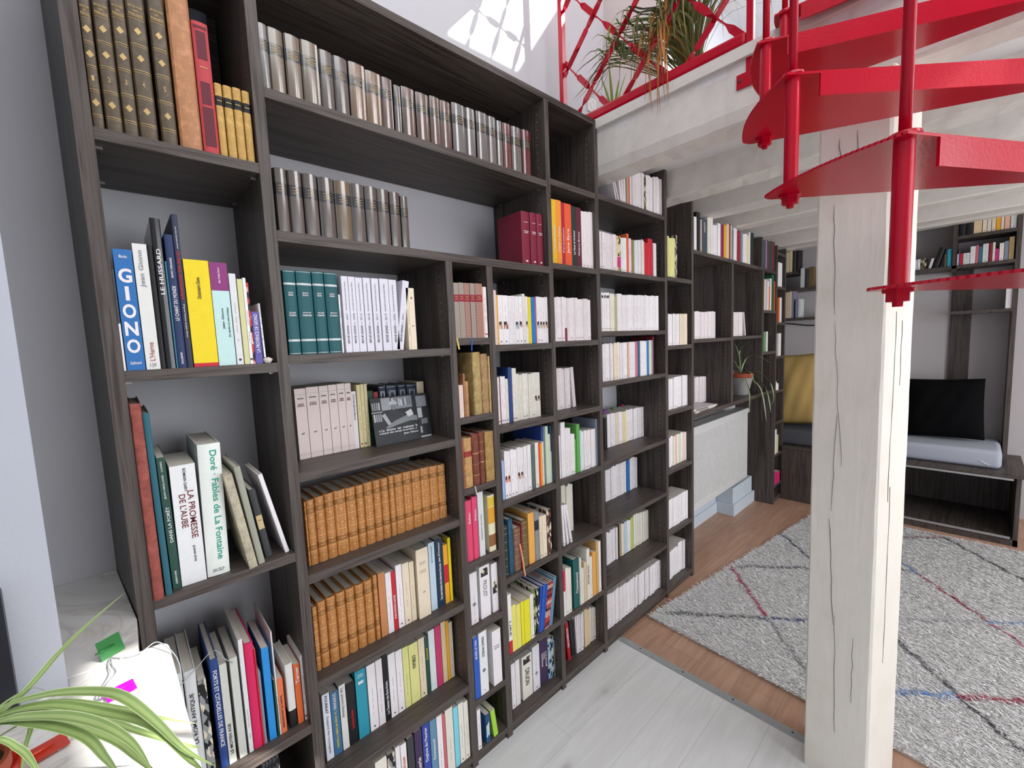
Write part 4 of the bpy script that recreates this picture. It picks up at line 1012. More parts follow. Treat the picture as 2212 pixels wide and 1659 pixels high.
('p',19294,156,189,22,'pinkwhite',0.0),
('p',19453,156,189,23,'pinkwhite',0.0),
('p',19612,156,187,22,'pinkwhite',0.0),
('p',19771,156,188,17,'pinkwhite',0.0),
('p',19930,156,191,19,'pinkwhite',0.0),
('p',20075,99,187,20,'peach',0.0),
('p',20296,307,186,20,'yellowpat',0.0,{'mid': ('magenta', 0.12, 0.42), 'lab': 'yellow patterned paperback with magenta panel, sixth column'}),
('p',20603,274,182,20,'white',0.0),
('p',20881,274,186,20,'white',0.0),
('p',21155,189,212,20,'orange3',0.0,{'lab': 'tall orange paperback, second shelf of sixth column'}),
('p',21318,111,188,20,'white',0.0),
('p',21432,111,190,20,'white',0.0),
('p',21568,142,185,20,'coral',0.0),
('p',21719,118,187,20,'leafgreen',0.0),
('p',21891,187,184,19,'white',0.0),
('p',22082,187,190,20,'white',0.0),
('p',22272,187,192,18,'white',0.0),
('p',22462,187,195,24,'white',0.0),
('p',22653,187,200,19,'white',0.0),
('p',22824,116,194,20,'peach',0.0),
('h',23615,523,216,20,'brightred',0.0,{'lab': 'thick bright red book, second shelf of sixth column', 't': []}),
('p',23007,211,187,20,'brightred',0.0),
('p',23221,211,190,20,'brightred',0.0),
('p',24078,350,197,20,'white',0.0)]),
('F2','third shelf of sixth column',1.740,[
('p',18430,151,196,2,'white',0.0,{'pic': 7}),
('p',18584,151,195,9,'white',0.0,{'pic': 7}),
('p',18739,151,198,7,'white',0.0,{'pic': 7}),
('p',18893,151,197,5,'white',0.0,{'pic': 7}),
('p',19048,151,199,7,'white',0.0,{'pic': 7}),
('p',19203,126,195,4,'ivory',0.0),
('p',19332,126,195,4,'ivory',0.0),
('p',19462,126,195,4,'ivory',0.0),
('p',19646,215,182,4,'greyyellow',0.0,{'lab': 'grey and yellow paperback, third shelf of sixth column'}),
('p',19884,215,197,4,'white',0.0),
('p',20102,215,198,4,'white',0.0),
('p',20323,191,193,4,'white',0.0),
('p',20518,191,193,4,'white',0.0),
('p',20712,191,192,2,'white',0.0),
('p',20906,191,196,4,'white',0.0),
('p',21101,191,197,6,'white',0.0),
('p',21295,191,197,5,'white',0.0),
('p',21490,191,196,2,'white',0.0),
('p',21684,191,195,6,'white',0.0),
('p',21879,191,199,5,'white',0.0),
('p',22073,191,200,7,'white',0.0),
('p',22268,191,200,5,'white',0.0),
('p',22462,191,197,4,'white',0.0),
('p',22656,191,202,2,'white',0.0),
('p',22917,286,200,4,'white',0.0),
('p',23206,286,198,2,'white',0.0),
('p',23495,286,203,4,'white',0.0),
('p',23784,286,200,4,'white',0.0),
('p',24073,286,204,7,'white',0.0)]),
('F3','fourth shelf of sixth column',1.476,[
('p',18719,167,197,23,'white',0.0),
('p',18888,166,201,23,'white',0.0),
('p',19058,166,199,24,'white',0.0),
('p',19228,167,199,27,'white',0.0),
('p',19398,167,201,21,'white',0.0),
('p',19568,167,195,27,'white',0.0),
('p',19765,187,201,22,'cream2',0.0),
('p',19955,187,200,22,'cream2',0.0),
('p',20161,185,204,27,'white',0.0),
('p',20350,185,200,24,'white',0.0),
('p',20538,185,200,21,'white',0.0),
('p',20726,185,200,23,'white',0.0),
('p',20914,185,201,25,'white',0.0),
('p',21093,116,202,22,'orangewhite',0.0),
('p',21272,200,202,22,'white',0.0),
('p',21475,200,202,22,'white',0.0),
('p',21678,200,202,22,'white',0.0),
('p',21923,247,203,22,'dustpink',0.0),
('p',22183,232,204,22,'petrol',0.0),
('p',22440,239,205,22,'white',0.0),
('p',22682,238,204,22,'white',0.0),
('p',22924,238,203,22,'white',0.0),
('p',23178,226,206,22,'azure2',0.0),
('p',23453,278,206,22,'cream2',0.0),
('p',23682,134,206,22,'tealpale',0.0),
('p',23823,96,227,22,'maroonred',0.0)]),
('F4','fifth shelf of sixth column',1.058,[
('p',20644,242,183,154,'black3',0.0),
('p',20965,326,200,154,'white',0.0),
('p',21244,152,202,154,'white',0.0),
('p',21398,151,200,154,'white',0.0),
('p',21554,151,198,154,'white',0.0),
('p',21804,303,199,154,'cream2',0.0),
('p',22049,142,199,154,'white',0.0),
('p',22195,142,197,154,'white',0.0),
('p',22340,142,195,154,'white',0.0),
('p',22627,385,194,154,'cream3',0.0),
('p',22940,191,200,156,'white',0.0),
('p',23135,191,195,158,'white',0.0),
('p',23329,191,198,159,'white',0.0),
('p',23524,191,198,158,'white',0.0),
('p',23718,191,195,152,'white',0.0),
('p',23913,191,196,155,'white',0.0),
('p',24107,191,198,159,'white',0.0),
('p',24302,191,195,156,'white',0.0),
('p',24496,191,194,155,'white',0.0),
('p',24691,191,193,153,'white',0.0),
('p',24825,72,193,153,'white',0.0),
('p',24884,38,194,156,'white',0.0)]),
('F5','sixth shelf of sixth column',0.713,[
('p',21101,172,196,190,'white',0.0),
('p',21276,172,197,190,'white',0.0),
('p',21451,172,197,190,'white',0.0),
('p',21658,194,202,188,'white',0.0),
('p',21855,194,206,188,'white',0.0),
('p',22052,194,201,189,'white',0.0),
('p',22249,194,205,191,'white',0.0),
('p',22446,194,205,190,'white',0.0),
('p',22643,194,205,188,'white',0.0),
('p',22840,194,204,189,'white',0.0),
('p',23036,193,204,195,'white',0.0),
('p',23234,193,204,194,'white',0.0),
('p',23528,344,205,190,'azure3',0.0,{'lab': 'blue paperback among white ones, sixth shelf of sixth column'}),
('p',23835,217,208,191,'white',0.0),
('p',24054,216,211,194,'white',0.0),
('p',24274,216,209,193,'white',0.0),
('p',24494,217,203,190,'white',0.0)]),
('F6','seventh shelf of sixth column',0.367,[
('p',20199,195,201,127,'white',0.0),
('p',20397,195,194,127,'white',0.0),
('p',20608,176,203,129,'white',0.0),
('p',20787,176,202,128,'white',0.0),
('p',20966,176,202,131,'white',0.0),
('p',21145,176,201,125,'white',0.0),
('p',21343,137,200,127,'black3',0.0),
('p',21535,195,207,127,'kraft',0.0),
('p',21730,150,204,127,'ivory',0.0),
('p',21883,150,199,127,'ivory',0.0),
('p',22119,269,205,127,'paleblue',0.0),
('p',22380,205,205,127,'white',0.0),
('p',22588,205,199,127,'white',0.0),
('p',22838,239,208,127,'lime2',0.0,{'lab': 'lime paperback, seventh shelf of sixth column'}),
('p',23078,187,217,125,'ivory',0.0),
('p',23269,187,215,131,'ivory',0.0),
('p',23459,187,215,129,'ivory',0.0),
('p',23649,187,211,127,'ivory',0.0),
('p',23840,187,211,125,'ivory',0.0),
('p',24030,187,202,130,'ivory',0.0),
('p',24220,187,204,127,'ivory',0.0),
('p',24411,187,202,126,'ivory',0.0),
('p',24601,187,200,128,'ivory',0.0),
('p',24792,187,196,129,'ivory',0.0)]),
('F7','bottom shelf of sixth column',0.055,[
('p',19106,186,208,53,'white',0.0),
('p',19295,186,207,52,'white',0.0),
('p',19485,186,203,50,'white',0.0),
('p',19674,186,202,53,'white',0.0),
('p',19863,186,206,50,'white',0.0),
('p',20053,186,208,52,'white',0.0),
('p',20242,186,203,48,'white',0.0),
('p',20431,186,202,51,'white',0.0),
('p',20621,186,202,50,'white',0.0),
('p',20810,186,203,51,'white',0.0),
('p',20999,186,198,49,'white',0.0),
('p',21189,186,198,50,'white',0.0),
('p',21378,186,203,48,'white',0.0),
('p',21567,186,200,49,'white',0.0),
('p',21757,186,200,54,'white',0.0),
('p',21946,186,195,50,'white',0.0),
('p',22135,186,198,54,'white',0.0),
('p',22324,186,196,48,'white',0.0),
('p',22514,186,196,48,'white',0.0),
('p',22703,186,193,53,'white',0.0),
('p',22892,186,194,54,'white',0.0),
('p',23082,186,195,48,'white',0.0),
('p',23271,186,194,52,'white',0.0),
('p',23460,186,192,54,'white',0.0),
('p',23650,186,193,47,'white',0.0),
('p',23839,186,195,49,'white',0.0),
('p',24028,186,192,48,'white',0.0),
('p',24218,186,189,52,'white',0.0),
('p',24407,186,190,54,'white',0.0),
('p',24596,186,189,54,'white',0.0),
('p',24771,156,189,54,'white',0.0),
('p',24878,50,188,48,'white',0.0)]),
('G1','top shelf of seventh column',2.068,[
('p',25519,177,246,10,'paleyellow',0.0),
('p',25810,359,237,10,'paleyellow',0.0),
('p',26172,359,242,10,'paleyellow',0.0),
('p',26527,297,263,10,'bwpat',0.0)]),
('G2','second shelf of seventh column',1.643,[
('p',25512,285,197,6,'white',0.0),
('p',25800,284,195,9,'white',0.0),
('p',26088,284,199,3,'white',0.0),
('p',26375,285,196,1,'white',0.0),
('p',26663,285,199,5,'white',0.0),
('p',27021,358,200,4,'cream2',0.0),
('p',27383,358,200,4,'cream2',0.0),
('p',27744,358,201,4,'cream2',0.0)]),
('G3','third shelf of seventh column',1.227,[
('p',25974,314,200,29,'white',0.0),
('p',26291,314,200,33,'white',0.0),
('p',26608,314,205,27,'white',0.0),
('p',26926,314,206,34,'white',0.0),
('p',27243,314,206,34,'white',0.0),
('p',27560,314,205,35,'white',0.0),
('p',27874,259,210,30,'white',0.0),
('p',28138,259,208,30,'white',0.0),
('p',28382,223,206,30,'white',0.0)]),
('G4','fourth shelf of seventh column',0.842,[
('p',26120,279,198,36,'white',0.0,{'col2': 1}),
('p',26402,278,204,40,'white',0.0,{'col2': 1}),
('p',26684,278,197,36,'white',0.0,{'col2': 1}),
('p',26964,278,201,38,'white',0.0,{'col2': 1}),
('p',27246,278,201,39,'white',0.0,{'col2': 1}),
('p',27528,278,201,37,'white',0.0,{'col2': 1}),
('p',27810,278,203,42,'white',0.0,{'col2': 1}),
('p',28090,278,200,41,'white',0.0,{'col2': 1}),
('p',28363,260,196,38,'white',0.0,{'col2': 1})]),
('G5','fifth shelf of seventh column',0.429,[
('p',25874,292,198,29,'white',0.0),
('p',26169,292,198,31,'white',0.0),
('p',26465,292,198,27,'white',0.0),
('p',26760,292,199,26,'white',0.0),
('p',27055,292,201,25,'white',0.0),
('p',27350,292,197,29,'white',0.0),
('p',27645,292,201,27,'white',0.0),
('p',27940,292,199,28,'white',0.0),
('p',28235,292,199,24,'white',0.0)]),
('G6','bottom shelf of seventh column',0.055,[
('p',26227,211,195,45,'white',0.0),
('p',26441,211,198,47,'white',0.0),
('p',26655,211,194,51,'white',0.0),
('p',26869,211,197,52,'white',0.0),
('p',27083,211,199,50,'white',0.0),
('p',27297,211,192,49,'white',0.0),
('p',27572,303,213,49,'white',0.0),
('p',27879,303,210,51,'white',0.0),
('p',28185,303,210,44,'white',0.0),
('p',28417,152,204,51,'white',0.0)]),
('H1','long top shelf above the radiator',2.270,[
('p',29503,383,226,20,'white',0.0),
('h',30014,589,265,20,'black',0.0),
('p',30416,145,223,20,'peach',0.0),
('h',30967,909,236,20,'navygrey',0.0,{'t': [('d', 'LE JOURNAL', 'white', 0.6, 0.9, 0.3)], 'lab': 'wide dark blue grey book on long top shelf'}),
('p',31588,260,255,20,'ivory',0.0),
('p',31852,260,260,20,'ivory',0.0),
('p',32184,329,260,20,'white',0.0),
('p',32497,240,216,20,'white',0.0),
('p',32740,240,220,20,'white',0.0),
('p',32983,240,224,20,'white',0.0),
('p',33459,541,243,20,'white',0.0),
('p',33891,268,246,20,'purple',0.0),
('p',34177,271,244,20,'darkred',0.0),
('p',34561,440,248,20,'amber',0.0),
('p',34943,269,262,20,'sand',0.0),
('p',35215,269,266,20,'sand',0.0),
('p',35515,273,271,20,'darkred',0.0),
('p',35748,157,264,20,'white',0.0),
('p',36063,347,234,20,'greygreen',0.0),
('p',36586,643,254,20,'white',0.0),
('p',37139,365,241,20,'maroonred',0.0),
('p',37507,365,246,20,'maroonred',0.0),
('p',37845,215,244,20,'greyblue',0.0),
('p',38063,215,247,20,'greyblue',0.0),
('p',38359,305,235,20,'white',0.0),
('p',38667,305,239,20,'white',0.0),
('p',38975,305,244,20,'white',0.0),
('p',39331,334,238,20,'paleyellow',0.0),
('p',39717,385,267,20,'white',0.0),
('p',40134,378,268,20,'black2',0.0),
('p',40515,378,273,20,'black2',0.0)]),
('J0','top cell of the far tower',2.270,[
('p',43959,304,261,20,'greyblue',0.0),
('h',44342,382,263,20,'darkred',0.0),
('h',44773,392,259,20,'charcoal',0.0),
('h',45169,392,264,20,'charcoal',0.0),
('h',45564,392,270,20,'charcoal',0.0),
('h',46036,460,269,20,'darkred',0.0),
('h',46289,38,273,20,'darkgreen',0.0)]),
('H2','middle cube left above the radiator',1.675,[
('p',29498,322,188,18,'pinkwhite',0.0),
('p',29823,322,191,19,'pinkwhite',0.0),
('p',30148,322,189,23,'pinkwhite',0.0),
('p',30473,322,188,20,'pinkwhite',0.0),
('p',30798,322,186,21,'pinkwhite',0.0),
('p',31124,322,187,19,'pinkwhite',0.0),
('p',31449,322,190,24,'pinkwhite',0.0),
('p',31774,322,194,21,'pinkwhite',0.0),
('p',32099,322,193,25,'pinkwhite',0.0),
('p',32424,322,196,24,'pinkwhite',0.0),
('p',32750,322,194,23,'pinkwhite',0.0)]),
('I2','middle cube right above the radiator',1.681,[
('p',36528,343,192,21,'pinkwhite',0.0),
('p',36874,343,191,24,'pinkwhite',0.0),
('p',37220,342,192,23,'pinkwhite',0.0),
('p',37566,342,194,18,'pinkwhite',0.0),
('p',37911,343,195,24,'pinkwhite',0.0),
('p',38257,343,195,24,'pinkwhite',0.0),
('p',38987,186,199,20,'pinkwhite',-0.215,{'lab': 'white paperback leaning left in the right middle cube'})]),
('H3','lower cube left above the radiator',1.158,[
('p',33292,274,211,189,'pinkwhite',0.0),
('p',33569,274,214,193,'pinkwhite',0.0),
('p',33847,274,212,195,'pinkwhite',0.0),
('p',34124,274,211,189,'pinkwhite',0.0),
('p',34402,274,212,190,'pinkwhite',0.0),
('p',34679,274,209,188,'pinkwhite',0.0),
('p',34957,274,207,188,'pinkwhite',0.0),
('p',35234,274,206,194,'pinkwhite',0.0)]),
('J1','second cell of the far tower',1.903,[
('p',43481,469,274,12,'cream',0.0),
('p',43937,340,270,12,'lilac',0.0),
('p',44355,345,265,12,'white',0.0),
('p',44739,279,218,12,'orange',0.0),
('p',45083,377,293,12,'white',0.0),
('h',45763,531,330,12,'leafdark',0.0),
('p',46210,197,274,12,'orange',0.0)]),
('J2','third cell of the far tower',1.526,[
('p',43458,383,179,10,'leafgreen',0.0),
('p',43811,227,182,10,'violetgrey',0.0),
('p',44169,393,183,10,'white',0.0)]),
('K1','upper cell beside the far wall',2.135,[
('p',47375,1167,224,0,'white',0.0)]),
('K2','second cell beside the far wall',1.795,[
('p',47185,346,235,0,'orange',0.0),
('p',47694,582,236,0,'white',0.0)]),
('K3','third cell beside the far wall',1.470,[
('p',47584,784,218,0,'white',0.0)]),
('K5','fifth cell beside the far wall',0.503,[
('p',46850,495,246,0,'white',0.0),
('p',47437,442,183,0,'palelime',0.0)]),
('K6','lowest cell beside the far wall',0.190,[
('p',46998,661,130,0,'magenta',0.0),
('p',47850,952,112,0,'hotpink',0.0)]),
]


# ------------------------------------------------------------------ books
ORD = ['first', 'second', 'third', 'fourth', 'fifth', 'sixth', 'seventh', 'eighth', 'ninth', 'tenth', 'eleventh', 'twelfth', '13th', '14th', '15th', '16th', '17th', '18th', '19th', '20th', '21st', '22nd', '23rd', '24th', '25th', '26th', '27th', '28th', '29th', '30th', '31st', '32nd', '33rd', '34th', '35th', '36th']
PATS = {'redpat', 'mottle', 'stripe', 'greenpat', 'skybluepat', 'patchwork', 'olivepat', 'yellowpat', 'bwpat', 'blackorange'}
def upro(w, d, bulge, t, n=5):
    """U-shaped cover outline: rounded spine in front (-y), two boards going back"""
    o = []
    h = w / 2
    for i in range(n + 1):
        a = PI * i / n; o.append((-h * math.cos(a), (bulge - bulge * math.sin(a)) if bulge else (0 if 0 < i < n else 0)))
    if not bulge: o = [(-h, 0), (h, 0)]
    o = o + [(h, d), (h - t, d), (h - t, max(t * 1.5, bulge + .001)), (-h + t, max(t * 1.5, bulge + .001)), (-h + t, d), (-h, d)]
    return o, (n + 1 if bulge else 2)
def loft(mb, prof, ns, levels):
    """levels: list of (z, outward offset of the spine, material index of the segment above)"""
    n = len(prof); base = len(mb.v)
    for z, off, mi in levels:
        for i, (x, y) in enumerate(prof):
            mb.v.append((x * (1 + (off / .02 if i < ns and abs(x) > .001 else 0) * .0), y - (off if 0 < i < ns - 1 else 0), z))
    for k in range(len(levels) - 1):
        for i in range(n):
            j = (i + 1) % n
            mb.f.append((base + k * n + i, base + k * n + j, base + (k + 1) * n + j, base + (k + 1) * n + i))
            mb.m.append(levels[k][2] if (i < ns - 1 or levels[k][2] in mb.wrap) else 0)
    mb.f.append(tuple(base + i for i in reversed(range(n)))); mb.m.append(0)
    mb.f.append(tuple(base + (len(levels) - 1) * n + i for i in range(n))); mb.m.append(0)

def make_book(kind, w, h, d, col, kw, far=False):
    mats = []; segs = [(0, 1, 0)]  # z0,z1 fractions, material
    style = 'paper'
    if kind == 'p': style = 'lines' if (col in ('white', 'pinkwhite', 'ivory', 'greywhite', 'cream', 'cream2', 'cream3', 'white2', 'paleyellow', 'lilacwhite', 'bluewhite') and not kw.get('t') and not kw.get('lines')) else 'paper'
    if kind == 'h': style = 'gloss' if kw.get('gloss') else ('old' if kw.get('old') else 'paper')
    if kind == 'l': style = 'old' if kw.get('old') else ('tooled' if kw.get('orl') else 'leather')
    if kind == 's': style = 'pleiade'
    if kind == 'c': style = 'weave'
    if col in PATS: style = 'pattern'
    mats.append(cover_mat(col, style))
    bands = []   # (z0, z1, material, offset)
    def mi(m):
        if m not in mats: mats.append(m)
        return mats.index(m)
    mb = MB(); mb.wrap = set()
    if kw.get('lower'): c_, a, e = kw['lower']; q = mi(cover_mat(c_)); mb.wrap.add(q); bands.append((a, e, q, 0))
    if kw.get('upper'): c_, a, e = kw['upper']; bands.append((a, e, mi(cover_mat(c_)), 0))
    if kw.get('mid'): c_, a, e = kw['mid']; bands.append((a, e, mi(cover_mat(c_)), 0))
    g = mi(GOLD) if (kw.get('gold') or kw.get('orl')) else None
    if kw.get('silver'):
        s_ = mi(SILVL)
        for a, e in ((.985, .99), (.83, .855), (.16, .185), (.012, .018)): bands.append((a, e, s_, 0))
    if kind == 'l' and kw.get('gold') and not kw.get('old') and col == 'umber':
        for z in (.1, .28, .45, .62, .80): bands += [(z - .008, z - .005, g, .0006), (z - .003, z + .003, 0, .0018), (z + .005, z + .008, g, .0006)]
    elif kw.get('gold'):
        for z in (.05, .2, .35, .52, .68, .84, .95): bands += [(z - .004, z + .004, g, .0004)]
    if kw.get('orl'):
        lb = mi(plain('#94602f', .35))
        bands += [(.79, .87, lb, .0003), (.22, .30, lb, .0003)]
        for z in (.10, .19, .315, .45, .60, .775, .885, .965): bands += [(z, z + .004, g, .0004)]
        for z in (.155, .36, .525, .70, .93): bands += [(z - .005, z + .005, 0, .0016)]
    if kw.get('bandtop'):
        bands += [(.70, .83, mi(plain('black')), 0)]
    if kw.get('sq'):
        bands += [(.97, .975, mi(SILVL), 0)]
    if kind == 's':
        bands += [(.60, .78, mi(plain('#2e302f', .35)), .0002)]
    if kind == 'c': bands += [(.66, .79, mi(plain('#8e2433', .5)), 0)]
    if kw.get('lines'):
        ln = mi(plain('grey', .6))
        bands += [(.915, .918, ln, 0), (.075, .078, ln, 0), (.055, .058, ln, 0)]
    if kw.get('red'): bands += [(.62, .74, mi(plain('#93302f', .5)), .0003)]
    if col == 'oxblood': bands += [(z, z + .006, mi(GOLD), .0012) for z in (.2, .42, .62, .8)]
    if kind == 'l' and col == 'petrolleather': bands += [(z - .006, z + .006, 0, .0016) for z in (.17, .34, .5, .66, .83)]
    if kw.get('gold') == 2 and kind == 'h':
        bands = [(.80, .97, mi(plain('#d3b33a')), 0), (.50, .79, mi(plain('#d99a2b')), 0), (.09, .3, mi(plain('#8a5a36')), 0)]
    bulge = {'p': 0, 'm': 0, 'h': min(.004, w * .16), 'l': min(.007, w * .25), 's': min(.006, w * .2), 'c': 0}[kind]
    if kw.get('old') and kind == 'h': bulge = .002
    t = {'p': .0007, 'm': .0004, 'h': .0028, 'l': .003, 's': .0018, 'c': .0016}[kind]
    t = min(t, w * .2)
    prof, ns = upro(w, d, bulge, t)
    if kind == 'h' or kind == 'l' or kind == 's': pass
    zs = {0.0, 1.0}
    for a, e, _, _ in bands: zs.add(max(0, a)); zs.add(min(1, e))
    zs = sorted(zs); lv = []
    wob = .0022 if kw.get('old') else 0
    if wob: zs = sorted(set(zs) | {i / 24 for i in range(25)})
    for k, z in enumerate(zs):
        m_ = 0; off = 0
        zm = (z + (zs[k + 1] if k + 1 < len(zs) else 1.001)) / 2
        for a, e, q, o_ in bands:
            if a - 1e-6 <= zm <= e: m_ = q; off = max(off, o_)
        if k > 0:
            zp = (zs[k - 1] + z) / 2
            for a, e, q, o_ in bands:
                if a - 1e-6 <= zp <= e: off = max(off, o_)
        lv.append((z * h + (random.uniform(-wob, wob) if 0 < k < len(zs) - 1 else 0), off + random.uniform(-wob, wob) * .4, m_))
    loft(mb, prof, ns, lv)
    name = {'p': 'paperback_book', 'h': 'hardcover_book', 'l': 'leather_bound_book', 's': 'jacketed_book', 'c': 'slipcased_book', 'm': 'magazine'}[kind]
    o = mb.build(name, mats)
    if bulge: sharp_smooth(o, 30)
    # page block
    e = .003 if kind in 'hl' else (.0018 if kind == 's' else .0006)
    pg = MB(); pg.box(-w / 2 + t + .0001, w / 2 - t - .0001, max(t * 1.5, bulge + .001), d - (.003 if kind in 'hl' else .0004), e * .6 if kind in 'hls' else .0003, h - e)
    pg.build('pages', PAGES, o)
    if kind == 's':
        j = MB(); j.wrap = set(); pr, n2 = upro(w + .0016, d * .9, bulge + .0004, .0005); loft(j, pr, n2, [(-.0001, 0, 0), (h + .0012, 0, 0)])
        jo = j.build('clear_jacket', JACKET, o); jo.location.y = -.0008; sharp_smooth(jo, 30)
        for q, (b0, b1) in enumerate(((.62, .80),)):
            pl = kw.get('pl')
            if pl:
                for zz, s_ in zip((.735, .69, .65), pl):
                  if s_: lettering(o, s_, 'gold', 0, zz * h, w * .6, .0042, 'h', -.0012)
            else:
                for zz in (.735, .69, .65): gbar(o, 'gold', zz * h, w * .5, .0012, -.0012)
    if kind == 'c':
        for z in (.75, .71): gbar(o, 'gold', z * h, w * .5, .0018)
    if kw.get('bandtop'): gbar(o, 'gold', .765 * h, w * .6, .0018, -.0008)
    if kind == 'l' and col == 'umber':
        for z in (.19, .36 if False else .535, .71): # gilt lozenges
            q = MB(); r = .0065
            q.add([(0, -.0012, z * h - r * 1.25), (r, -.0010, z * h), (0, -.0012, z * h + r * 1.25), (-r, -.0010, z * h), (0, .001, z * h)], [(0, 1, 2, 3), (0, 4, 1), (1, 4, 2), (2, 4, 3), (3, 4, 0)])
            q.build('gilt_ornament', GOLD, o)
        lettering(o, kw.get('num', '1'), 'gold', 0, .365 * h, .004, .011, 'h', -.001, 'volume_number')
        for z, s_ in ((.865, 'VICTOR HUGO'), (.84, 'LES'), (.815, 'MISERABLES')):
            lettering(o, s_, 'gold', 0, z * h - .0, w * (.75 if len(s_) > 4 else .25), .005, 'h', -.001)
    if kw.get('orl'):
        for z in (.845, .82, .265): gbar(o, 'gold', z * h, w * .42, .0022, -.0010)
    if kw.get('sq'):
        q = MB(); r = w * .28; z0 = h * .83; hh = h * .07
        for a in (1.0, .7):
            for (x0, x1, za, zb_) in ((-r * a, r * a, z0 + hh * a - .0006, z0 + hh * a + .0006), (-r * a, r * a, z0 - hh * a - .0006, z0 - hh * a + .0006), (-r * a - .0006, -r * a + .0006, z0 - hh * a, z0 + hh * a), (r * a - .0006, r * a + .0006, z0 - hh * a, z0 + hh * a)):
                q.box(x0, x1, -.0008, .0004, za, zb_)
        q.build('silver_square', SILVL, o)
    if kw.get('orn'):
        for z0, z1, wd in ((.72, .93, .3), (.38, .55, .3), (.06, .36, .34), (.95, .97, .4)):
            q = MB(); q.box(-w * wd, w * wd, -.0006 if not bulge else -.0004, .0006, z0 * h, z1 * h)
            q.build('dark_ornament', plain('#5e1f2c', .6), o)
        gbar(o, 'gold', .66 * h, w * .5, .002)
    if kw.get('disc'):
        q = MB(); r = min(.008, w * .25)
        n = 20; v = [(r * math.cos(2 * PI * i / n), -.0004, h * .38 + r * math.sin(2 * PI * i / n)) for i in range(n)]; v += [(x, .0002, z) for x, y, z in v]
        q.add(v, [tuple(range(n)), tuple(range(2 * n - 1, n - 1, -1))] + [(i, (i + 1) % n, (i + 1) % n + n, i + n) for i in range(n)])
        q.build('round_emblem', plain('#77797d', .6), o)
        lettering(o, 'o', 'red', 0, .06 * h, .005, .005, 'h', -.0005, 'publisher_mark')
    pc = kw.get('pic')
    if pc:
        z0, z1, c_ = {1: (.80, .95, 'picdark'), 2: (.38, .62, 'picdark'), 3: (.2, .7, 'skyblue'), 4: (.32, .47, 'picskin'), 5: (.36, .48, 'picdark'), 6: (.34, .48, 'redorange'), 7: (.86, .93, 'picdark')}[pc]
        if pc in (4, 5): c_ = random.choice(['picskin', 'picdark', 'picblue', 'brick'])
        q = MB(); q.box(-w * .36, w * .36, -.0004, .0002, z0 * h, z1 * h); q.build('spine_picture', cover_mat(c_, 'pattern'), o)
    if kw.get('plab'):
        q = MB(); q.box(-w * .42, w * .42, -.0006, .0004, h * .42, h * .62); q.build('paper_label', plain('#c9b184'), o)
        gbar(o, 'dark', h * .55, w * .5, .0015, -.0009)
    for item in kw.get('t', ()):
        if item[0] == 's':
            _, s_, c_, z0, z1, ww = item
            n = len(s_); hh = (z1 - z0) * h
            for i, ch in enumerate(s_):
                cz = z1 * h - hh * (i + .5) / n
                lettering(o, ch, c_, 0, cz, w * ww * (.3 if ch == 'I' else 1), hh / n * .8, 'h', bold=.03)
        elif item[0] == 'k': gbar(o, item[1], (item[2] + item[3]) / 2 * h, w * item[4], (item[3] - item[2]) * h)
        elif item[0] == 'h':
            if len(item) < 6: continue
            _, s_, c_, z0, z1, ww = item[:6]
            lettering(o, s_, c_, 0, (z0 + z1) / 2 * h, w * ww, (z1 - z0) * h, 'h', -.0008)
        else:
            s_, c_, z0, z1, ww = item[1:6]; dx = item[6] if len(item) > 6 else 0
            lettering(o, s_, c_, dx * w, (z0 + z1) / 2 * h, (z1 - z0) * h, w * ww, item[0], -.0008)
    return o

ALLP = []
KW_ = {'p': 'paperback', 'h': 'hardcover', 'l': 'leather bound book', 's': 'book in clear jacket', 'c': 'slipcased book', 'm': 'magazine'}
for cname, ph, zsh, rows in CELLS:
    x_sorted = sorted(range(len(rows)), key=lambda i: rows[i][1])
    order = {i: k for k, i in enumerate(x_sorted)}
    nrow = len(rows)
    for i, r in enumerate(rows):
        kind, xc, w, h, rec, col, lean = r[:7]; kw = r[7] if len(r) > 7 else {}
        w = w * 1e-4; h = h * 1e-3; rec = rec * 1e-3
        dmax = .345 - rec
        d = min({'p': .63, 'm': .74, 'h': .70, 'l': .64, 's': .62, 'c': .64}[kind] * h, dmax, .26)
        if cname == 'B4' and rec > .1: d = min(d, .17)
        if kw.get('col2'): col = ['white', 'white', 'ivory', 'orangewhite', 'white', 'palegreen', 'white', 'peach', 'white'][i % 9]
        o = make_book(kind, w, h, d, col, kw)
        o.location = (xc * 1e-4 + (w / 2 * (math.cos(lean) - 1)) * 0, rec, zsh + .0004 + abs(math.sin(lean)) * w / 2)
        o.rotation_euler = (0, lean, 0)
        k = order[i]
        pos = 'only book' if nrow == 1 else (ORD[k] + ' from left')
        lab = kw.get('lab') or '%s %s, %s, %s' % (WORD.get(col, col), KW_[kind], pos, ph)
        tag(o, lab, 'magazine' if kind == 'm' else 'book', 'books on %s' % ph)
        if kind == 'p':
            dist2 = (o.location.x) ** 2 + (o.location.y + 1.3) ** 2 + (o.location.z + h / 2 - 1.7) ** 2
            ALLP.append((w * h * (1.3 + o.location.y) / dist2 ** 1.5, o))
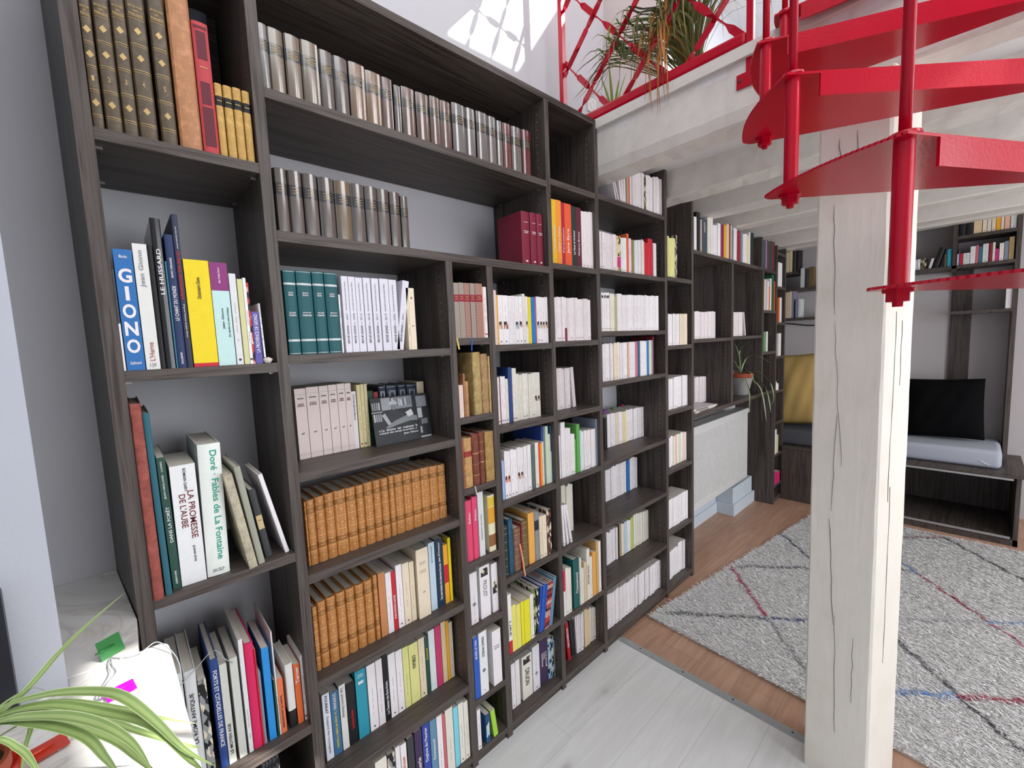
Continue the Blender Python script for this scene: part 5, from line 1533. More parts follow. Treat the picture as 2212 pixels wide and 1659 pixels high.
# past three hundred paperbacks the smallest ones in view become one mass of books
ALLP.sort(key=lambda q: -q[0])
rest = [o for _, o in ALLP[300:]]
def merge(objs, name):
    vs, fs, ms, bk, rn, mats = [], [], [], [], [], []
    def eat(o, mw):
        me = o.data; base = len(vs)
        vs.extend(tuple(mw @ v.co) for v in me.vertices)
        if 'bk' in me.attributes:
            bk.extend(tuple(d.vector) for d in me.attributes['bk'].data); rn.extend(d.value for d in me.attributes['rnd'].data)
        else:
            bk.extend((0, 1, 0) for _ in me.vertices); rn.extend(0.3 for _ in me.vertices)
        mp = []
        for m in me.materials:
            if m not in mats: mats.append(m)
            mp.append(mats.index(m))
        for p in me.polygons: fs.append(tuple(base + i for i in p.vertices)); ms.append(mp[p.material_index])
        for c in o.children: eat(c, mw @ Matrix.Translation(c.location))
    for o in objs: eat(o, Matrix.LocRotScale(o.location, o.rotation_euler, None))
    me = bpy.data.meshes.new(name); me.from_pydata(vs, [], fs)
    for m in mats: me.materials.append(m)
    me.polygons.foreach_set('material_index', ms)
    a = me.attributes.new('bk', 'FLOAT_VECTOR', 'POINT'); a.data.foreach_set('vector', [c for q in bk for c in q])
    a = me.attributes.new('rnd', 'FLOAT', 'POINT'); a.data.foreach_set('value', rn); me.update()
    for o in objs:
        for c in list(o.children): bpy.data.objects.remove(c)
        bpy.data.objects.remove(o)
    n = bpy.data.objects.new(name, me); COL.objects.link(n); return n
mass = merge(rest, 'paperback_books')
tag(mass, 'rows of mostly white paperbacks standing closely packed in the far columns', 'books', kind='stuff')

# ------------------------------------------------------------------ postcards on the fourth shelf of the second column
def card(name, label, x0, x1, zt, yb, yt):
    o = thing(name, label, 'postcard', ((x0 + x1) / 2, yb, 1.353), (-math.atan2(yt - yb, zt), 0, 0))
    return o, x1 - x0, zt
c, w, h = card('postcard', 'square black postcard with a white printed quotation, leaning on the books', .642, .822, .172, .118, .15)
mb = MB(); mb.box(-w / 2, w / 2, 0, .0012, 0, h); mb.build('card', plain('#111215', .4), c)
def pbox(par, x0, x1, z0, z1, col, y=-.0003, name='photo_detail'):
    q = MB(); q.box(x0 * w - w / 2, x1 * w - w / 2, y, .0004, z0 * h, z1 * h); return q.build(name, plain(col, .5), par)
def ppoly(par, pts, col, y=-.0004, name='photo_detail'):
    q = MB(); n = len(pts); v = [(x * w - w / 2, y, z * h) for x, z in pts]; v += [(a, .0004, b_) for a, _, b_ in v]
    q.add(v, [tuple(range(n)), tuple(range(2 * n - 1, n - 1, -1))] + [(i, (i + 1) % n, (i + 1) % n + n, i + n) for i in range(n)]); return q.build(name, plain(col, .5), par)
rp = random.Random(2)
pbox(c, .22, .42, .72, .98, '#9a9ca0'); pbox(c, .44, .9, .72, .97, '#83868b')
for k in range(9): pbox(c, .45 + k * .048, .485 + k * .048, .78, .9 + rp.uniform(0, .05), rp.choice(['#c9cacd', '#b2b4b8', '#6b6d72']), -.0006)
for k in range(4): pbox(c, .02 + k * .045, .05 + k * .045, .74, .9, rp.choice(['#b9bbbf', '#8d9095']), -.0006)
for k in range(4): pbox(c, .03 + k * .045, .06 + k * .045, .5, .66, rp.choice(['#c4c6c9', '#9b9da2']), -.0006)
pbox(c, .0, .22, .69, .705, '#c6c8cb', -.0006)
ppoly(c, [(.36, .84), (.42, .9), (.52, .9), (.58, .84), (.54, .82), (.40, .82)], '#b4b6ba', -.0008, 'printed_hat')
ppoly(c, [(.42, .82), (.53, .82), (.52, .73), (.47, .70), (.43, .74)], '#77797e', -.0007, 'printed_head')
ppoly(c, [(.25, .42), (.36, .70), (.50, .69), (.66, .62), (.72, .5), (.5, .44)], '#2c2e33', -.0007, 'printed_jacket')
ppoly(c, [(.2, .62), (.27, .66), (.38, .42), (.31, .40)], '#a7a9ad', -.0009, 'printed_sleeve')
ppoly(c, [(.25, .36), (.45, .47), (.75, .56), (.97, .52), (.98, .42), (.8, .43), (.5, .38), (.3, .33)], '#7e8085', -.0008, 'printed_blanket')
ppoly(c, [(.72, .62), (.86, .68), (.9, .55), (.77, .52)], '#c9cbce', -.001, 'printed_page')
for s_, z, cx, ln in (('\u00ab La  lecture  est  vraiment  la', .31, .52, .86), ('volupt\u00e9 des temps incertains. \u00bb', .245, .51, .84), ('Jean Giono', .175, .78, .34)):
    lettering(c, s_, '#e8e8ea', (cx - .5) * w, z * h, ln * w, .0085, 'h', -.0010, 'printed_words')
c, w, h = card('postcard', 'narrow black and white postcard mostly hidden behind the quotation postcard', .800, .878, .168, .131, .158)
mb = MB(); mb.box(-w / 2, w / 2, 0, .0010, 0, h); mb.build('card', plain('#2a2c30', .4), c)
for a in ((.3, .9, .7, .95, '#8f9196'), (.35, .6, .45, .68, '#c0c2c5'), (.5, .85, .3, .42, '#777a7e'), (.32, .95, .0, .03, '#cfd0d2'), (.4, .5, .1, .25, '#b5b7ba')): pbox(c, a[0], a[1], a[2], a[3], a[4])

# pebble at the end of the second shelf of the first column
bm = bmesh.new(); bmesh.ops.create_icosphere(bm, subdivisions=3, radius=.011)
for v in bm.verts:
    v.co.x *= 1.0 + .1 * math.sin(v.co.z * 300); v.co.z *= .72; v.co.y *= .85; v.co += v.co.normalized() * .0008 * math.sin(v.co.x * 700 + v.co.y * 500)
me = bpy.data.meshes.new('pebble'); bm.to_mesh(me); bm.free(); me.materials.append(plain('#c9c2b6', .7))
for p in me.polygons: p.use_smooth = True
o = bpy.data.objects.new('pebble', me); COL.objects.link(o); o.location = (.297, -.0, 1.6795); o.location.y = .012 - .012; tag(o, 'small whitish pebble at the end of the violet blue book', 'pebble')
o.location = (.2995, .0145 - .012, 1.6792)

# bookmark ribbons hanging over shelf edges
def ribbon(pts, wd, col, label, yoff=0):
    mb = MB(); vs = []
    for x, y, z in pts: vs += [(x - wd / 2, y, z), (x + wd / 2, y, z)]
    n = len(pts); vs2 = [(x, y + .0006, z) for x, y, z in vs]
    f = [(2 * i, 2 * i + 1, 2 * i + 3, 2 * i + 2) for i in range(n - 1)]; m = 2 * n
    mb.add(vs + vs2, f + [tuple(i + m for i in reversed(q)) for q in f] + [(2 * i, 2 * i + 2, 2 * i + 2 + m, 2 * i + m) for i in range(n - 1)] + [(2 * i + 1, 2 * i + 1 + m, 2 * i + 3 + m, 2 * i + 3) for i in range(n - 1)] + [(0, m, m + 1, 1), (m - 2, m - 1, 2 * m - 1, 2 * m - 2)])
    o = mb.build('bookmark_ribbon', plain(col, .5)); tag(o, label, 'ribbon')
ribbon([(.926, .004, 1.7252), (.926, -.0016, 1.7246), (.927, -.0022, 1.715), (.930, -.0022, 1.70), (.933, -.0025, 1.683)], .0075, '#cdb45a', 'yellow bookmark ribbon hanging from the first narrow column shelf')
ribbon([(.993, .004, 1.7252), (.993, -.0016, 1.7246), (.994, -.0022, 1.71), (.992, -.0022, 1.69), (.991, -.003, 1.675)], .004, '#3a68b8', 'blue bookmark ribbon hanging beside the yellow one')
ribbon([(.975, .004, 1.1502), (.975, -.0016, 1.1496), (.977, -.0022, 1.135), (.981, -.0025, 1.115)], .004, '#d8cfb8', 'pale bookmark ribbon hanging above the pink hardcovers')
for i, (dx, cc, lb) in enumerate(((0, '#d95c3c', 'orange red'), (.005, '#e6c9a8', 'cream'))):
    ribbon([(1.205 + dx, .010, .83), (1.208 + dx, .004, .79), (1.212 + dx, -.001, .74), (1.214 + dx, -.0025, .71), (1.218 + dx, -.0035, .682)], .0035, cc, '%s bookmark ribbon hanging from the brown gilt book, fourth column' % lb)

# ------------------------------------------------------------------ marble ledge on the left
ledge = thing('marble_ledge', 'white marble ledge with rounded corner between pilaster and bookcase, lit by the sun', 'ledge', (0, 0, 0))
def rounded(x0, x1, y0, y1, r=.03, n=6):
    pts = [(x0, y0)]
    pts += [(x1, y0)]
    pts += [(x1 - r + r * math.cos(a), y1 - r + r * math.sin(a)) for a in [PI / 2 * k / n for k in range(n + 1)]]
    pts += [(x0, y1)]
    return pts
# the front slab stops at the pilaster face
mb = MB(); pr = [(-.60, -1.05), (.050, -1.05)] + [(.006 + .018 * math.cos(a), -.176 + .026 * math.sin(a)) for a in [PI / 2 * k / 6 for k in range(7)]] + [(-.1285, -.150), (-.1245, -.192), (-.60, -.192)]
mb.prism(pr, 1.065, 1.095); mb.build('front_slab', MARBLE, ledge, bevel=.004)
mb = MB(); mb.prism([(-.1285, -.1485), (-.0245, -.1485), (-.0235, 0.0), (-.059, .3585), (-.2125, .3585)], 1.065, 1.0948); ob = mb.build('marble_ledge', MARBLE, bevel=.0015); tag(ob, 'rear strip of white marble in the niche beside the bookcase, behind the joint', 'ledge')
mb = MB(); mb.prism([(-.6, -1.03), (.03, -1.03), (-.0, -.20), (-.6, -.20)], 0, 1.065); mb.build('masonry_base', WALLW, ledge)
mb = MB(); mb.prism([(-.1285, -.148), (-.026, -.148), (-.026, 0.0), (-.061, .3585), (-.2125, .3585)], 0, 1.065); mb.build('masonry_base', WALLW, ob)
# caulk bead at the pilaster
mb = MB(); mb.tube([(-.124 + .0, -.1925, 1.0965), (-.30, -.1925, 1.0965), (-.55, -.1925, 1.0965)], .0028, 8)
tag(mb.build('trim_3', plain('#d8d8d8', .6)), kind='structure')

# dark flat panel standing against the pilaster
p = thing('flat_panel', 'dark flat panel with rounded corner standing at the left picture edge', 'panel', (-.28, -.215, 1.0965))
mb = MB(); r = .012; x1 = .101; zt = .235
pts = [(-.16, .003), (x1 - r, .003)] + [(x1 - r + r * math.sin(a), .003 + r - r * math.cos(a)) for a in [PI / 2 * k / 6 for k in range(7)]] + [(x1 - r + r * math.cos(a), zt - r + r * math.sin(a)) for a in [PI / 2 * k / 6 for k in range(7)]] + [(-.16, zt)]
mb.prism(pts, 0, .012); mb.v = [(x, z - .003, y) for x, y, z in mb.v]; mb.build('screen', plain('#1d2027', .35, .5), p)
mb = MB(); mb.box(-.10, .04, -.005, .006, 0, .003); mb.build('foot', plain('#1a1a1c'), p)

# string of little lights with coloured paper flags
CABLE = plain('#9a9fa5', .2, .7)
ls = thing('light_string', 'clear cable of small lights with coloured flags lying on marble ledge and books', 'light string', (0, 0, 1.0955))
zc = .0022
def cab(pts, r=.0011, name='cable'):
    # smooth the polyline
    P = [Vector(q) for q in pts]; out = []
    for i in range(len(P) - 1):
        p0 = P[max(i - 1, 0)]; p1 = P[i]; p2 = P[i + 1]; p3 = P[min(i + 2, len(P) - 1)]
        for k in range(6):
            t = k / 6; out.append(.5 * ((2 * p1) + (-p0 + p2) * t + (2 * p0 - 5 * p1 + 4 * p2 - p3) * t * t + (-p0 + 3 * p1 - 3 * p2 + p3) * t ** 3))
    out.append(P[-1]); mb = MB(); mb.tube(out, r, 7)
    o = mb.build(name, CABLE, ls, smooth=True); return o
cab([(-.068, -.140, zc), (-.070, -.17, zc), (-.066, -.20, zc + .002), (-.078, -.235, zc), (-.085, -.262, zc), (-.075, -.272, zc)])
cab([(-.066, -.137, zc), (-.064, -.168, zc), (-.058, -.20, zc), (-.072, -.235, zc + .001), (-.084, -.28, zc), (-.10, -.33, zc), (-.125, -.36, zc)])
cab([(-.066, -.137, zc), (-.045, -.128 - .03, zc), (-.02, -.140 - .03, zc + .004), (.004, -.165, zc + .01), (.022, -.20, zc + .004), (.033, -.24, -.006), (.034, -.27, -.03)], .0011)
def flag(loc, rz, col, nm, tilt=0):
    m, nt, pp = new_mat('flag_' + nm, .3, .5); pp.inputs['Base Color'].default_value = lin(col); pp.inputs['Transmission Weight'].default_value = .25; pp.inputs['Alpha'].default_value = .93
    o = thing  # keep name space tidy
    mb = MB(); mb.box(-.020, .020, -.019, .019, .0, .0006); f = mb.build('flag', m, ls, loc=loc, rot=(tilt, 0, rz)); f['label'] = nm + ' flag'
    mb = MB(); mb.tube([(-.026, 0, .003), (-.014, 0, .003), (.006, 0, .003)], [.0016, .0026, .0012], 8); mb.build('bulb', m, f, smooth=True)
flag((-.052, -.272, .004), .15, '#c413c4', 'magenta'); flag((-.066, -.122, .018), .5, '#1f7a33', 'green', 1.15); flag((-.135, -.345, .004), .25, '#d8401f', 'orange red')
# the part of the cable on top of the books
cab([(.022, .02, -.235 + .0), (.035, .012, -.218), (.075, .03, -.226 + .028), (.105, .05, -.214 + .028), (.12, .04, -.21 + .03), (.135, .028, -.225 + .02), (.152, .026, -.245 + .02)], .0013)

# ------------------------------------------------------------------ plants
def leaf_mat(name, green, mid, edge):
    m, nt, p = new_mat(name, .45, .4); b = NB(nt)
    a = b.n('ShaderNodeAttribute'); a.attribute_name = 'across'; f = a.outputs['Fac']
    n = b.noise(b.coord(), 14, 3)
    c = b.ramp(f, [(0, lin(mid)), (.26, lin(mid)), (.40, lin(green)), (.80, lin(green)), (.90, lin(edge)), (1, lin(edge))])
    hv = b.n('ShaderNodeHueSaturation'); b.l(c, hv.inputs['Color']); b.l(b.math('ADD', .82, b.math('MULTIPLY', n, .36)), hv.inputs['Value'])
    nt.links.new(hv.outputs[0], p.inputs['Base Color'])
    try: p.inputs['Subsurface Weight'].default_value = .15; p.inputs['Subsurface Radius'].default_value = (.01, .02, .004)
    except Exception: pass
    return m
def spline(P, n):
    P = [Vector(q) for q in P]; out = []
    m = len(P) - 1
    for k in range(n + 1):
        u = m * k / n; i = min(int(u), m - 1); t = u - i
        p0 = P[max(i - 1, 0)]; p1 = P[i]; p2 = P[i + 1]; p3 = P[min(i + 2, m)]
        out.append(.5 * ((2 * p1) + (-p0 + p2) * t + (2 * p0 - 5 * p1 + 4 * p2 - p3) * t * t + (-p0 + 3 * p1 - 3 * p2 + p3) * t ** 3))
    return out
def blade(mb, pts, w, n=18, fold=.25, up=Vector((0, 0, 1)), across=None, base=.35):
    S_ = spline(pts, n); b0 = len(mb.v); m = 7
    for k, p in enumerate(S_):
        t = (S_[min(k + 1, n)] - S_[max(k - 1, 0)]).normalized()
        s = t.cross(up)
        if s.length < .15: s = t.cross(Vector((.3, 1, .1)))
        s.normalize(); nn = s.cross(t).normalized(); u = k / n
        ww = w * (base + (1 - base) * math.sin(min(u * 2.2, 1) * PI / 2)) * (1 - max(0, (u - .45) / .55) ** 1.8)
        ww = max(ww, .0004)
        for j in range(m):
            a = (j / (m - 1) - .5); mb.v.append(tuple(p + s * (a * ww) + nn * (abs(a) * ww * fold)))
            across.append(abs(a) * 2)
    for k in range(n):
        for j in range(m - 1):
            mb.f.append((b0 + k * m + j, b0 + k * m + j + 1, b0 + (k + 1) * m + j + 1, b0 + (k + 1) * m + j)); mb.m.append(0)
def build_leaf(name, mat, parent, pts, w, loc=(0, 0, 0), **k):
    mb = MB(); ac = []; pts = [tuple(Vector(q) - Vector(loc)) for q in pts]
    blade(mb, pts, w, across=ac, **k)
    o = mb.build(name, mat, parent, smooth=True)
    a = o.data.attributes.new('across', 'FLOAT', 'POINT'); a.data.foreach_set('value', ac)
    return o
LNEAR = leaf_mat('spider_plant_leaf_near', '#86a05c', '#a3b874', '#c3d19a')
base = (-.20, -.47, 1.0953)
sp = thing('spider_plant', 'spider plant with long arching light green leaves over the marble ledge', 'plant', base)
LV = [((-.165,-.450,1.234),(-.137,-.412,1.239),(-.106,-.375,1.258),(-.070,-.338,1.274),(-.029,-.300,1.288)),
((-.164,-.450,1.244),(-.114,-.488,1.262),(-.070,-.527,1.264),(-.038,-.565,1.261),(-.010,-.603,1.235),(.016,-.642,1.202),(.042,-.680,1.189)),
((-.163,-.460,1.240),(-.109,-.508,1.258),(-.057,-.556,1.245),(-.011,-.604,1.227),(.019,-.652,1.194),(.029,-.700,1.208)),
((-.156,-.500,1.257),(-.104,-.555,1.271),(-.062,-.610,1.272),(-.031,-.665,1.265),(-.014,-.720,1.257)),
((-.156,-.500,1.256),(-.112,-.555,1.266),(-.071,-.610,1.260),(-.051,-.665,1.257),(-.038,-.720,1.268)),
((-.166,-.450,1.233),(-.131,-.463,1.240),(-.084,-.475,1.224),(-.058,-.487,1.208),(-.021,-.500,1.177)),
((-.165,-.450,1.237),(-.105,-.478,1.242),(-.043,-.505,1.209),(-.001,-.533,1.184),(.035,-.560,1.170)),
((-.166,-.440,1.238),(-.143,-.427,1.245),(-.130,-.413,1.238),(-.116,-.400,1.211)),
((-.129,-.500,1.243),(-.129,-.525,1.223),(-.131,-.550,1.207)),
((-.148,-.550,1.267),(-.125,-.573,1.256),(-.113,-.597,1.247),(-.105,-.620,1.236)),
((-.165,-.450,1.234),(-.092,-.492,1.230),(-.027,-.535,1.183),(.019,-.578,1.160),(.034,-.620,1.176)),
((-.160,-.480,1.248),(-.100,-.535,1.247),(-.050,-.590,1.228),(-.026,-.645,1.223),(-.009,-.700,1.229))]
LW = [.011, .016, .015, .015, .013, .010, .009, .005, .006, .008, .011, .013]
for L_, w_ in zip(LV, LW):
    root = (-.20, -.47, 1.205)
    build_leaf('leaf', LNEAR, sp, (root,) + L_, w_, base, n=26)
for k in range(6):
    a = PI * (.55 + .16 * k); build_leaf('leaf', LNEAR, sp, ((-.2, -.47, 1.205), (-.2 + .06 * math.cos(a), -.47 + .06 * math.sin(a), 1.27), (-.2 + .14 * math.cos(a), -.47 + .12 * math.sin(a), 1.25)), .012, base, n=16)
mb = MB(); mb.lathe([(.0, .0), (.036, 0), (.046, .085), (.050, .085), (.050, .102), (.045, .102), (.044, .094), (.0, .094)], 36)
mb.build('pot', plain('#a24a30', .7), sp, smooth=False); sharp_smooth(sp.children[-1])
mb = MB(); mb.lathe([(0, 0), (.060, 0), (.064, .012), (.060, .012), (.056, .004), (0, .004)], 36)
mb = MB(); mb.lathe([(.0, .0955), (.0438, .0955), (.0438, .0935), (0, .0935)], 24); mb.build('soil', plain('#3a2c22', .9), sp)
# red glazed bowl beside it
mb = MB(); mb.lathe([(0, 0), (.018, 0), (.028, .012), (.031, .028), (.027, .028), (.022, .008), (0, .005)], 32)
o = mb.build('small_bowl', plain('#b7301d', .25, .5)); o.location = (-.188, -.372, 1.0953); sharp_smooth(o); tag(o, 'small red bowl at the bottom left corner beside the plant', 'bowl')

# shelf plant in the right lower cube
LSH = leaf_mat('spider_plant_leaf', '#4e6b2e', '#d9dcc6', '#5d7a3a')
sb = (4.09, .12, 1.158)
s2 = thing('spider_plant', 'spider plant in a grey and terracotta pot on the cube shelf, leaves hanging down', 'plant', sb)
LV2 = [((4.177,.120,1.367),(3.936,.080,1.505),(3.728,.040,1.62)), ((4.177,.120,1.367),(3.986,.093,1.483),(3.929,.067,1.565),(4.078,.040,1.640)),
((4.086,.120,1.394),(4.022,.053,1.480),(4.077,-.013,1.505),(4.234,-.080,1.428)), ((4.086,.120,1.374),(4.20,.03,1.360),(4.30,-.05,1.257),(4.25,-.10,1.134),(4.12,-.12,1.07)),
((4.143,.120,1.348),(4.143,.053,1.290),(4.150,-.03,1.190),(4.134,-.08,.917)), ((4.201,.120,1.344),(4.237,.05,1.29),(4.273,-.03,1.19),(4.256,-.08,.982)),
((4.109,.120,1.351),(3.995,.053,1.290),(3.86,-.03,1.19),(3.73,-.07,1.05)), ((4.086,.120,1.382),(3.861,.093,1.390),(3.748,.067,1.302),(3.697,.040,1.193)),
((4.086,.120,1.382),(3.864,.080,1.446),(3.692,.040,1.487)), ((4.086,.120,1.394),(4.035,.080,1.439),(4.039,.040,1.451)), ((4.154,.120,1.369),(3.928,.080,1.418),(3.683,.040,1.442)),
((4.12,.12,1.37),(4.20,.06,1.33),(4.26,-.02,1.22),(4.27,-.06,1.08)), ((4.10,.12,1.37),(4.05,.03,1.36),(3.98,-.03,1.27))]
for L_, w_ in zip(LV2, [.014, .013, .018, .014, .028, .028, .018, .012, .012, .01, .012, .02, .012]):
    build_leaf('leaf', LSH, s2, ((4.09, .12, 1.345),) + L_[1:] if L_[0][1] > .1 else L_, w_, sb, n=20)
mb = MB(); mb.lathe([(0, 0), (.062, 0), (.095, .152), (.088, .152), (.08, .14), (0, .14)], 40); mb.build('outer_pot', plain('#8f8d8b', .5), s2); sharp_smooth(s2.children[-1])
mb = MB(); mb.lathe([(.06, .141), (.085, .1525), (.088, .195), (.098, .195), (.098, .160), (.09, .155), (.088, .1525)], 40)
mb = MB(); mb.lathe([(0, .15), (.094, .153), (.099, .158), (.101, .192), (.092, .192), (.09, .18), (0, .18)], 40); mb.build('terracotta_rim', plain('#96482f', .75), s2); sharp_smooth(s2.children[-1])
mb = MB(); mb.lathe([(0, .181), (.0895, .181)], 24); mb.build('soil', plain('#33271f', .9), s2)

# ------------------------------------------------------------------ railing and hanging grass above
rail = thing('railing', 'red metal railing with twisted lattice bars along the mezzanine edge', 'railing', (1.85, 0, 2.765))
RX = 1.85
def rbox(x0, x1, y0, y1, z0, z1, name, par=rail, bevel=.002):
    l = par.location; mb = MB(); mb.box(x0 - l.x, x1 - l.x, y0 - l.y, y1 - l.y, z0 - l.z, z1 - l.z); return mb.build(name, RED, par, bevel=bevel)
rbox(RX - .022, RX + .022, -.672, .335, 2.773, 2.822, 'bottom_rail', bevel=.012)
rbox(RX - .02, RX + .02, -.672, .335, 3.80, 3.84, 'top_rail', bevel=.006)
rbox(RX - .016, RX + .016, .212, .236, 2.765, 3.80, 'upright')
rbox(RX - .02, RX + .004, -.696, -.672, 2.665, 3.80, 'upright')
rbox(RX - .024, RX - .016, -.715, -.640, 2.62, 2.672, 'bracket')
mb = MB(); mb.lathe([(0, .006), (.006, .005), (.009, 0)], 14); o = mb.build('bolt', plain('#7d1a24', .4), rail); o.rotation_euler = (0, -PI / 2, 0); o.location = (RX - .024 - 1.85, -.654, 2.648 - 2.765)
def flatbar(y0, z0, y1, z1, xo, wd=.027, th=.0055, name='lattice_bar'):
    """flat bar that narrows and twists a quarter turn between its crossings"""
    A = Vector((RX + xo, y0, z0)); B = Vector((RX + xo, y1, z1)); d = (B - A); L = d.length; d.normalize()
    s = Vector((1, 0, 0)).cross(d); n = Vector((1, 0, 0)); mb = MB(); N = 44; vs = []
    per = .205
    for k in range(N + 1):
        u = L * k / N; ph = (u % per) / per
        tw = 0; ww = wd
        if .32 < ph < .42: q = (ph - .32) / .10; tw = q * PI / 2; ww = wd * (1 - .45 * math.sin(q * PI))
        elif .42 <= ph < .78: tw = PI / 2
        elif .78 <= ph < .88: q = (ph - .78) / .10; tw = PI / 2 * (1 + q); ww = wd * (1 - .45 * math.sin(q * PI))
        a = s * math.cos(tw) + n * math.sin(tw); b_ = -s * math.sin(tw) + n * math.cos(tw); p = A + d * u
        for sx, sy in ((-1, -1), (1, -1), (1, 1), (-1, 1)): vs.append(tuple(p + a * (sx * ww / 2) + b_ * (sy * th / 2) - rail.location))
    fs = [(4 * k + i, 4 * k + (i + 1) % 4, 4 * k + 4 + (i + 1) % 4, 4 * k + 4 + i) for k in range(N) for i in range(4)] + [(0, 1, 2, 3), (4 * N, 4 * N + 3, 4 * N + 2, 4 * N + 1)]
    mb.add(vs, fs); return mb.build(name, RED, rail)
zb, zt = 2.82, 3.80
def clip(y0, z0, s, ylo=-.672, yhi=.212):
    # bar through (y0, z0) with slope s = dz/dy, clipped to the frame
    pts = []
    for z in (zb, zt):
        y = y0 + (z - z0) / s
        if ylo <= y <= yhi: pts.append((y, z))
    for y in (ylo, yhi):
        z = z0 + (y - y0) * s
        if zb <= z <= zt: pts.append((y, z))
    pts = sorted(set((round(a, 4), round(b_, 4)) for a, b_ in pts)); return (pts[0] + pts[-1]) if len(pts) > 1 and (Vector(pts[0]) - Vector(pts[-1])).length > .08 else None
rv = []
for k in range(-2, 5):
    # bars rising away from the wall, measured on the photograph: (y .214, z 3.199)-(.05, 3.337) and (.111, 2.874)-(-.192, 3.199)
    y0 = .155 - k * .30
    q = clip(y0, 2.82, -1.02)
    if q: flatbar(*q, -.004)
for k in range(-3, 5):
    # bars falling away from the wall: (.226, 3.149)-(-.042, 2.828)
    y0 = -.05 - k * .30
    q = clip(y0, 2.82, 1.20)
    if q: flatbar(*q, .004)

# hanging grass: pot on the mezzanine deck, blades falling through the railing
LG = [leaf_mat('grass_leaf_green', '#5a663a', '#6c7746', '#47543a'), leaf_mat('grass_leaf_olive', '#6f6a30', '#857a3c', '#5f5a2c'), leaf_mat('grass_leaf_brown', '#a5662c', '#b97832', '#8d4f22'), leaf_mat('grass_leaf_bright', '#7a9a35', '#93b04a', '#6a8830')]
hb = (2.24, -.30, 2.765)
hg = thing('hanging_grass', 'clump of green and orange brown grass hanging through the red railing', 'plant', hb)
mb = MB(); mb.lathe([(0, 0), (.07, 0), (.10, .17), (.108, .17), (.108, .19), (.098, .19), (.094, .18), (0, .18)], 36); mb.build('pot', plain('#7d5a48', .7), hg); sharp_smooth(hg.children[-1])
rg = random.Random(11)
def tuft(name, mat, n, w0, w1, fn):
    mb = MB(); ac = []
    for k in range(n):
        pts = fn(k); pts = [tuple(Vector(q) - Vector(hb)) for q in pts]
        blade(mb, pts, rg.uniform(w0, w1), n=10, across=ac, fold=.3)
    o = mb.build(name, mat, hg, smooth=True); a = o.data.attributes.new('across', 'FLOAT', 'POINT'); a.data.foreach_set('value', ac); o['kind'] = 'stuff'; return o
def droop(k, ys=(-.20, -.40), zend=(2.80, 3.1), out=(1.74, 1.90)):
    r0 = (2.24 + rg.uniform(-.03, .03), -.30 + rg.uniform(-.04, .04), 2.94)
    y = rg.uniform(*ys); top = rg.uniform(3.02, 3.2)
    e = (rg.uniform(*out), y + rg.uniform(-.08, .08), rg.uniform(*zend))
    return [r0, (2.08, (y + r0[1]) / 2, top + .02), (1.92, y, top), ((e[0] + 1.83) / 2, (e[1] + y) / 2, (top + e[2]) / 2 + .02), e]
tuft('green_blades', LG[0], 52, .008, .014, lambda k: droop(k, (-.08, -.44), (2.88, 3.12)))
tuft('olive_blades', LG[1], 32, .008, .014, lambda k: droop(k, (-.16, -.44), (2.78, 3.0)))
tuft('brown_blades', LG[2], 15, .012, .019, lambda k: droop(k, (-.25, -.36), (2.60, 2.86), (1.785, 1.815)))
tuft('bright_blades', LG[3], 12, .007, .012, lambda k: droop(k, (-.02, -.12), (3.02, 3.14), (1.80, 1.88)))
def spray(k):
    r0 = (2.2, -.32, 2.95); a = rg.uniform(-.2, 1.0); y = -.32 - .45 * a; z = rg.uniform(3.15, 3.5) - .35 * max(0, a - .3)
    e = (1.9 + rg.uniform(-.05, .1), y - rg.uniform(.03, .18), z - rg.uniform(.03, .28))
    return [r0, (1.97, (y - .32) / 2, (z + 2.95) / 2 + .06), (1.93, y, z), e]
tuft('long_stems', LG[0], 44, .0022, .0045, spray)
tuft('stem_leaves', LG[1], 26, .007, .012, spray)
def left(k):
    r0 = (2.2, -.25, 2.95); e = (1.84, rg.uniform(.02, .16), rg.uniform(2.86, 3.08)); return [r0, (1.93, -.08, 3.0 + rg.uniform(0, .15)), (1.87, e[1] - .06, e[2] + .05), e]
tuft('side_blades', LG[1], 18, .005, .010, left)
# a second, pointed plant whose shadow falls on the wall
ag = thing('pointed_leaf_plant', 'pot of stiff pointed leaves on the mezzanine behind the lattice', 'plant', (2.12, .10, 2.765))
mb = MB(); mb.lathe([(0, 0), (.05, 0), (.065, .12), (.06, .12), (.056, .11), (0, .11)], 30); mb.build('pot', plain('#8a8886', .6), ag); sharp_smooth(ag.children[-1])
for k in range(9):
    a = 2 * PI * k / 9; l_ = .20 + .04 * (k % 3)
    build_leaf('leaf', LG[3], ag, ((2.12, .10, 2.87), (2.12 + .03 * math.cos(a), .10 + .03 * math.sin(a), 2.87 + l_ * .5), (2.12 + .08 * math.cos(a), .10 + .08 * math.sin(a), 2.87 + l_)), .014, (2.12, .10, 2.765), n=12)
# wall socket above the bookcase
s = thing('wall_socket', 'white wall socket above the bookcase behind the lattice', 'socket', (2.275, .3595, 3.125))
mb = MB(); mb.box(-.042, .042, -.010, 0, -.042, .042); mb.build('plate', plain('#e2dfdd', .35), s, bevel=.003)
mb = MB(); mb.lathe([(.021, .0), (.021, .0018), (.019, .0018), (.018, -.0075), (0, -.0075)], 28); o = mb.build('recess', plain('#cfccca', .4), s); o.rotation_euler = (PI / 2, 0, 0); o.location = (0, -.0101, 0)
for x in (-.009, .009):
    mb = MB(); mb.lathe([(.0024, .0), (.0024, .0008), (0, .0008)], 10); o = mb.build('pin_hole', plain('#222224'), s); o.rotation_euler = (PI / 2, 0, 0); o.location = (x, -.0108 + .006, 0)

